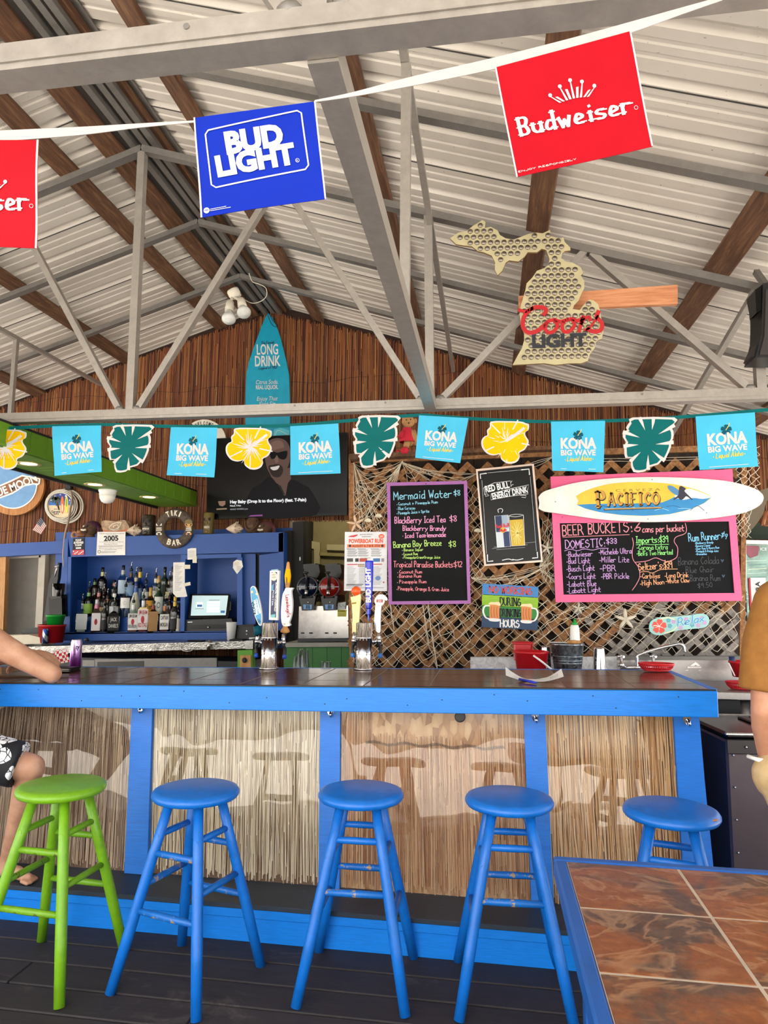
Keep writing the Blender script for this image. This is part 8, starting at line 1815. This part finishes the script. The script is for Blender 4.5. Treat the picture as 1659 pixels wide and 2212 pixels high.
# ------------------------------------------------------------------ things on and behind the bar
b = barpt(aty(162, 1446, 3.81).x, 3.81); pm = NT('purple_can'); s3 = pm.n('ShaderNodeSeparateXYZ'); pm.l(pm.coord(), s3.inputs[0])
pm.set(Base_Color=pm.ramp(pm.math('ADD', pm.math('MULTIPLY', s3.outputs[2], 6.4), .02), [(.05, '#5a1c70'), (.3, '#a03ab4'), (.6, '#b88ac8'), (.95, '#cbb8d4')]), Metallic=.75, Roughness=.25)
def art(mb, S):
    mb.text(S, 'ty', (-.004, .118), (.018, .118), .024, flat('#2c0f3c', .5, var=0), .0008, .03, .15); mb.poly(S, [(-.026, .02), (.012, .02), (.016, .07), (-.004, .088), (-.026, .07)], flat('#6a1c7c', .4, var=0), .0006)
can(b, .032, .172, pm.m, 'seltzer_can', 'tall purple and silver seltzer can on the bar top', art)
c = barpt(aty(140, 1452, 3.70).x, 3.66); mb = MB(); mb.box(c + Vector((-.01, 0, .014)), (.20, .10, .026), M_BLACK, bev=.006); WL = tag(mb.build('wallet'), 'black wallet with silver edges lying on the bar by the elbow', 'wallet')
mb = MB(); mb.box(c + Vector((-.0, -.0515, .010)), (.17, .002, .003), M_BRUSHED); mb.box(c + Vector((.0, -.0515, .019)), (.17, .002, .003), M_BRUSHED); mb.build('metal_edge', WL)
ckm = NT('red_check_paper'); ch = ckm.n('ShaderNodeTexChecker'); ch.inputs['Scale'].default_value = 62; ch.inputs['Color1'].default_value = lin('#c4202c'); ch.inputs['Color2'].default_value = lin('#eeeae6'); ckm.l(ckm.coord(rot=(0, .3, .2)), ch.inputs[0]); ckm.set(Base_Color=ch.outputs[0], Roughness=.7)
mb = MB(); qd = Quad(Bowed((0, 3.42, 0), (0, -1, .2), (118, 1400, 150, 1440), lambda u, v: .02 * math.sin(u * 3) + .01 * math.sin(v * 4)), [(118, 1409), (149, 1401), (151, 1430), (124, 1437)]); mb.grid(lambda u, v: qd(u, v, 0), 8, 8, ckm.m); mb.grid(lambda u, v: qd(1 - u, v, -.001), 8, 8, ckm.m); tag(mb.build('checked_paper'), 'red and white checked food paper held in the seated person hand', 'paper')
# curled receipt with pen
def rc(u, v):
    s = u * 2 - 1; x = .215 + s * .135; lift = .055 * max(0, abs(s) - .25) ** 1.4 + .0; 
    return Vector((x, 3.40 + .10 * v - .04 + .03 * s * s, zb(x) + .003 + lift * (1.3 if s > 0 else 1.5) * (.45 + .55 * v) + .02 * max(0, .2 - abs(s - .3)) * v))
mb = MB(); mb.grid(rc, 26, 6, M_PAPER); mb.grid(lambda u, v: rc(1 - u, v) - Vector((0, 0, .0008)), 26, 6, M_PAPER); RCP = tag(mb.build('receipt'), 'curled white receipt on the bar top in front of the red pail', 'receipt')
mb = MB(); S = Frame((0, 0, 0), (1, 0, 0), (0, 1, 0), (0, 0, 1))
for k in range(5): mb.tube([rc(.78 + .03 * k, .3) + Vector((0, -.0, .001)), rc(.79 + .03 * k, .7) + Vector((0, 0, .001))], .0006, M_GREYINK, 4)
mb.build('writing', RCP)
mb = MB(); a_, b_ = atz(1122, 1467, zb(.2) + .012), atz(1158, 1475, zb(.2) + .009); mb.tube([a_, a_.lerp(b_, .7), b_], [.006, .0062, .0045], flat('#1c2fc0', .3, name='blue_pen_plastic'), 10); tag(mb.build('pen'), 'blue pen lying across the curled receipt', 'pen')
# glasses behind the bar on a shelf
mb = MB(); mb.box((-.95, 4.16, .985), (1.2, .3, .02), M_BLACK); mb.box((-.95, 4.16, .5), (1.16, .26, .95), M_DARK); tag(mb.build('back_shelf'), 'dark service shelf behind the bar under the upturned glasses', 'shelf')
def glass(px, ytop, Y, rb, rt, hgt, label):
    x = aty(px, 1430, Y).x; b = Vector((x, Y, .9955)); h = aty(px, ytop, Y).z - b.z
    mb = MB(); mb.lathe([(rb, 0), (rt, h - .004), (rt * .92, h), (rt * .5, h - .004), (rt * .5, h - .012), (rt * .86, h - .014), (rb * .94, 0)], gl('tumbler', '#e8eef0', .93), b, 28, caps=False); tag(mb.build('drinking_glass'), label, 'glass', 'upturned glasses behind the bar')
glass(655, 1402, 4.14, .046, .032, 0, 'pint glass standing upside down right of the left beer tower'); glass(704, 1429, 4.10, .034, .030, 0, 'short glass upside down, just its base showing between the towers'); glass(645, 1416, 4.22, .040, .030, 0, 'glass upside down half hidden behind the pint glass')
# ------------------------------------------------------------------ people
def skin(name, c0, c1):
    t = NT(name); n_ = t.noise(t.coord(), 14, 5, .6); t.set(Base_Color=t.ramp(n_, [(.3, c0), (.7, c1)]), Roughness=.5); t.b.inputs['Subsurface Weight'].default_value = .08; t.b.inputs['Subsurface Radius'].default_value = (.01, .004, .002); return t.m
def hand(mb, w, d, up, side, curl, m, k=1.0):
    """five separate fingers: w wrist, d pointing direction, up the back of the hand, side +1/-1 thumb side"""
    d, up = Vector(d).normalized(), Vector(up); s = d.cross(up).normalized() * side; up = s.cross(d).normalized() * side; w = Vector(w)
    if up.dot(Vector((0, 0, 1))) < -2: up = -up
    for i, (o, L, r) in enumerate(((.030, .068, .0088), (.010, .076, .0092), (-.010, .070, .0088), (-.029, .056, .0078))):
        b = w + d * .016 * k + s * o * .55 * k; kn = w + d * (.088 - abs(i - 1) * .004) * k + s * o * k
        limb(mb, [b, b.lerp(kn, .5), kn], [.017 * k, .015 * k, .0115 * k], m, 8)
        p = kn; a = .25 * curl; ch = [p]
        for f in (.46, .31, .23):
            a += curl * .62; q = d * math.cos(a) - up * math.sin(a) + s * o * 1.2; p = p + q.normalized() * L * f * 1.15 * k; ch.append(p)
        limb(mb, ch, [r * k * 1.06, r * k, r * k * .93, r * k * .8], m, 8)
    b = w + d * .02 * k + s * .022 * k; q1 = b + (d * .45 + s * .62 - up * .35).normalized() * .042 * k; q2 = q1 + (d * .8 + s * .3 - up * .4).normalized() * .034 * k; q3 = q2 + (d * .9 - up * .4 - s * .1).normalized() * .026 * k
    limb(mb, [b, q1, q2, q3], [.017 * k, .0125 * k, .011 * k, .009 * k], m, 8)
def head(mb, c, f, m):
    """skull, jaw, nose, lips, brow, ears; f faces forward"""
    f = Vector(f).normalized(); s = f.cross(Vector((0, 0, 1))).normalized(); M3 = Matrix((s, f, (0, 0, 1))).transposed(); P = lambda x, y, z: c + M3 @ Vector((x, y, z))
    mb.ball(P(0, -.012, .022), (.076, .097, .098), m, 20, M3); mb.ball(P(0, .022, -.048), (.058, .066, .070), m, 16, M3); mb.ball(P(0, .066, -.098), (.026, .022, .02), m, 12, M3)
    mb.tube([P(0, .084, .018), P(0, .104, -.022), P(0, .092, -.036)], [.009, .014, .012], m, 8); mb.ball(P(.012, .092, -.034), .009, m, 8); mb.ball(P(-.012, .092, -.034), .009, m, 8)
    mb.tube([P(-.045, .074, .034), P(0, .088, .034), P(.045, .074, .034)], [.009, .011, .009], m, 8); mb.tube([P(-.024, .078, -.064), P(0, .088, -.061), P(.024, .078, -.064)], [.006, .008, .006], m, 8); mb.tube([P(-.02, .076, -.073), P(0, .085, -.074), P(.02, .076, -.073)], [.006, .008, .006], m, 8)
    for e in (-1, 1): mb.ball(P(e * .078, -.012, -.006), (.01, .02, .031), m, 10, M3); mb.ball(P(e * .036, .055, -.025), (.024, .024, .024), m, 10)
    return P, M3
def headbits(P, M3, par, hairc):
    mb = MB()
    for e in (-1, 1): mb.ball(P(e * .032, .076, .012), .0125, M_WHITE, 10); mb.ball(P(e * .032, .0865, .012), .0055, M_INK, 8)
    mb.build('eyes', par)
    mb = MB(); mb.ball(P(0, -.024, .040), (.083, .098, .092), hairc, 22, M3); mb.ball(P(0, -.05, -.01), (.078, .066, .085), hairc, 18, M3); mb.build('hair', par)
M_SK1 = skin('light_tan_skin', '#b88468', '#d0a184'); M_SK2 = skin('reddish_tan_skin', '#b27a5c', '#c89474')
# --- seated person at the left end of the bar
V = Vector
mb = MB(); m = M_SK1
hR, hL, kR, kL = V((-2.50, 2.79, .842)), V((-2.69, 2.81, .845)), V((-2.055, 2.925, .712)), V((-2.72, 3.14, .79))
aR, aL = V((-2.275, 3.115, .245)), V((-2.73, 3.12, .25)); sR, sL = V((-2.375, 2.995, 1.275)), V((-2.78, 3.0, 1.29)); eR, eL = V((-2.118, 3.125, 1.106)), V((-2.74, 3.26, 1.128))
limb(mb, [V((-2.595, 2.81, .875)), V((-2.595, 2.86, .98)), V((-2.585, 2.93, 1.14)), V((-2.575, 2.98, 1.26))], [.145, .135, .15, .13], m, 20)
limb(mb, [V((-2.66, 2.94, 1.17)), V((-2.50, 2.94, 1.17))], [.115, .115], m, 16); limb(mb, [sL, V((-2.58, 2.98, 1.33)), sR], [.068, .075, .068], m, 16)
limb(mb, [V((-2.578, 2.98, 1.30)), V((-2.565, 3.04, 1.44))], [.065, .056], m, 14)
limb(mb, [sR, sR.lerp(eR, .3), sR.lerp(eR, .65), eR], [.070, .060, .053, .046], m, 16); wR = V((-2.37, 3.29, 1.135)); limb(mb, [eR, eR.lerp(wR, .3), eR.lerp(wR, .7), wR], [.046, .047, .036, .028], m, 14)
hand(mb, wR, (-.85, .2, -.02), (0, -.2, .95), 1, .6, m)
wL = V((-2.43, 3.40, 1.172)); limb(mb, [sL, sL.lerp(eL, .5), eL], [.068, .055, .044], m, 14); limb(mb, [eL, eL.lerp(wL, .4), wL], [.045, .042, .028], m, 12); hand(mb, wL, (.88, .02, -.18), (-.1, -.45, .85), -1, .55, m)
for h, k_, a, sgn in ((hR, kR, aR, 1), (hL, kL, aL, -1)):
    limb(mb, [h, h.lerp(k_, .5), k_], [.095, .078, .060], m, 18); limb(mb, [k_, k_.lerp(a, .22), k_.lerp(a, .6), a], [.057, .056, .043, .034], m, 16)
    toe = V((.75, -.22, 0)) if sgn > 0 else V((.1, .06, 0)); hl = V((a.x, a.y, .188)); limb(mb, [hl - toe.normalized() * .04, hl + toe.normalized() * .07 + V((0, 0, .002)), hl + toe.normalized() * .15 - V((0, 0, .008))], [.031, .030, .020], m, 12); limb(mb, [a, hl], [.034, .033], m, 12)
    n_ = V((-toe.y, toe.x, 0)).normalized()
    for i in range(5): b_ = hl + toe.normalized() * (.15 - abs(i - 1) * .006) + n_ * (i - 2) * .0145 - V((0, 0, .014)); limb(mb, [b_, b_ + toe.normalized() * .035 - V((0, 0, .004))], [.0115, .0095], m, 8)
P_, M3_ = head(mb, V((-2.555, 3.09, 1.575)), (.15, 1, -.15), m)
PL_ = thing('person', 'person in floral shorts sitting at the left end of the bar, arm resting on it', 'person', (-2.59, 2.82, .72))
remesh(mb, .0058, 'body', PL_, 5); headbits(P_, M3_, PL_, flat('#3a2a1e', .8, name='brown_hair'))
fl = NT('floral_swim_cloth'); vo = fl.n('ShaderNodeTexVoronoi'); vo.inputs['Scale'].default_value = 13; cd = fl.coord(); nz = fl.noise(cd, 9, 2); mx = fl.n('ShaderNodeVectorMath', operation='ADD'); fl.l(cd, mx.inputs[0])
cb_ = fl.n('ShaderNodeCombineXYZ'); fl.l(fl.math('MULTIPLY', nz, .07), cb_.inputs[0]); fl.l(fl.math('MULTIPLY', nz, -.06), cb_.inputs[2]); fl.l(cb_.outputs[0], mx.inputs[1]); fl.l(mx.outputs[0], vo.inputs[0])
v2 = fl.n('ShaderNodeTexVoronoi', feature='DISTANCE_TO_EDGE'); v2.inputs['Scale'].default_value = 30; fl.l(mx.outputs[0], v2.inputs[0])
fm_ = fl.math('MULTIPLY', fl.math('LESS_THAN', vo.outputs['Distance'], .60), fl.math('GREATER_THAN', v2.outputs['Distance'], .05)); fl.set(Base_Color=fl.mix(fm_, '#14161c', '#e9eaec'), Roughness=.75)
mb = MB(); limb(mb, [V((-2.595, 2.81, .882)), V((-2.595, 2.85, .96))], [.157, .15], fl.m, 20)
for h, k_, f in ((hR, kR, .90), (hL, kL, .75)):
    e = h.lerp(k_, f); mb.tube([h - V((0, .0, .0)), h.lerp(e, .5), e], [.118, .104, .100], fl.m, 22); mb.ball(h, .118, fl.m, 16)
remesh(mb, .009, 'shorts', PL_, 3)
mb = MB(); rd = flat('#c0222e', .8, name='red_jersey'); limb(mb, [V((-2.595, 2.82, .88)), V((-2.595, 2.86, .98)), V((-2.585, 2.93, 1.14)), V((-2.577, 2.975, 1.25))], [.158, .148, .162, .138], rd, 20); limb(mb, [V((-2.67, 2.94, 1.17)), V((-2.49, 2.94, 1.17))], [.124, .124], rd, 16); limb(mb, [V((-2.69, 2.985, 1.315)), V((-2.47, 2.985, 1.315))], [.066, .066], rd, 12); remesh(mb, .011, 'tank_top', PL_, 4)
# --- standing person at the right edge
mb = MB(); m = M_SK2; o_ = V((1.135, 2.40, 0)); Q_ = lambda x, y, z: o_ + V((x, y, z))
limb(mb, [Q_(0, 0, .98), Q_(0, .01, 1.12), Q_(0, .0, 1.30), Q_(0, -.01, 1.42)], [.15, .145, .15, .12], m, 20); limb(mb, [Q_(-.205, -.01, 1.485), Q_(0, -.01, 1.53), Q_(.205, -.01, 1.485)], [.065, .07, .065], m, 16); limb(mb, [Q_(0, -.01, 1.50), Q_(0, .02, 1.64)], [.066, .058], m, 14)
eA, wA = Q_(-.268, -.03, 1.155), Q_(-.240, .055, 1.005); limb(mb, [Q_(-.215, -.01, 1.475), Q_(-.245, -.02, 1.32), eA], [.066, .056, .046], m, 16); limb(mb, [eA, eA.lerp(wA, .4), wA], [.047, .046, .033], m, 14); hand(mb, wA, (.22, .30, -.9), (-1, .1, -.1), 1, .35, m)
eB, wB = Q_(.285, -.03, 1.18), Q_(.275, .07, .94); limb(mb, [Q_(.215, -.01, 1.475), eB], [.066, .046], m, 16); limb(mb, [eB, eB.lerp(wB, .4), wB], [.046, .044, .031], m, 14); hand(mb, wB, (0, .12, -1), (1, 0, 0), -1, .5, m)
for e in (-1, 1):
    limb(mb, [Q_(e * .095, 0, .93), Q_(e * .11, .01, .70), Q_(e * .115, .015, .52)], [.098, .08, .058], m, 18); limb(mb, [Q_(e * .115, .015, .52), Q_(e * .118, -.01, .38), Q_(e * .12, -.01, .1)], [.056, .055, .036], m, 16); limb(mb, [Q_(e * .12, -.04, .045), Q_(e * .125, .06, .04), Q_(e * .13, .15, .03)], [.042, .04, .028], m, 12)
P_, M3_ = head(mb, Q_(0, .04, 1.745), (-.1, 1, 0), m)
PR_ = thing('person', 'person in brown t-shirt and khaki shorts standing near the bar end', 'person', o_)
remesh(mb, .0058, 'body', PR_, 5); headbits(P_, M3_, PR_, flat('#4a3626', .8, name='chestnut_hair'))
ts = NT('brown_jersey'); ts.set(Base_Color=ts.ramp(ts.noise(ts.coord(), 30, 4), [(.3, '#8a5a22'), (.7, '#9c6a2c')]), Roughness=.85); ts.bump(ts.noise(ts.coord((1, 1, .35)), 7, 3), .5, .02)
mb = MB(); limb(mb, [Q_(0, 0, .96), Q_(0, .01, 1.12), Q_(0, .0, 1.30), Q_(0, -.01, 1.42)], [.165, .165, .17, .135], ts.m, 22); limb(mb, [Q_(-.07, 0, .95), Q_(.07, 0, .95)], [.172, .172], ts.m, 22); limb(mb, [Q_(-.12, 0, 1.36), Q_(.12, 0, 1.36)], [.115, .115], ts.m, 16); limb(mb, [Q_(-.205, -.01, 1.485), Q_(0, -.01, 1.525), Q_(.205, -.01, 1.485)], [.078, .075, .078], ts.m, 16)
for e in (-1, 1):
    mb.tube([Q_(e * .20, -.01, 1.49), Q_(e * .245, -.018, 1.36), Q_(e * .262, -.026, 1.21)], [.080, .079, .084], ts.m, 20); mb.ball(Q_(e * .20, -.01, 1.49), .080, ts.m, 16)
remesh(mb, .009, 'tshirt', PR_, 4)
kh = NT('khaki_twill'); kh.set(Base_Color=kh.ramp(kh.noise(kh.coord(), 20, 4), [(.3, '#b99c6c'), (.7, '#cdb286')]), Roughness=.85)
mb = MB(); limb(mb, [Q_(-.06, 0, .86), Q_(.06, 0, .86)], [.155, .155], kh.m, 20); limb(mb, [Q_(-.13, .02, .95), Q_(-.222, .03, .94), Q_(-.16, .02, .80)], [.085, .080, .075], kh.m, 14)
for e in (-1, 1): mb.tube([Q_(e * .10, 0, .93), Q_(e * .125, .01, .72), Q_(e * .13, .015, .50)], [.125, .122, .125], kh.m, 22); mb.ball(Q_(e * .1, 0, .93), .125, kh.m, 16)
remesh(mb, .009, 'shorts', PR_, 3)
mb = MB(); mb.tube([wA + V((-.062, .0, -.012)), wA + V((-.045, -.034, -.014)), wA + V((-.005, -.05, -.016)), wA + V((.03, -.045, -.018))], .007, M_WHITE, 8); mb.build('pocket_lining', PR_)
mb = MB()
for e in (-1, 1): limb(mb, [Q_(e * .12, -.045, .05), Q_(e * .125, .06, .046), Q_(e * .13, .16, .036)], [.05, .049, .038], M_INK, 14)
remesh(mb, .008, 'shoes', PR_, 3)
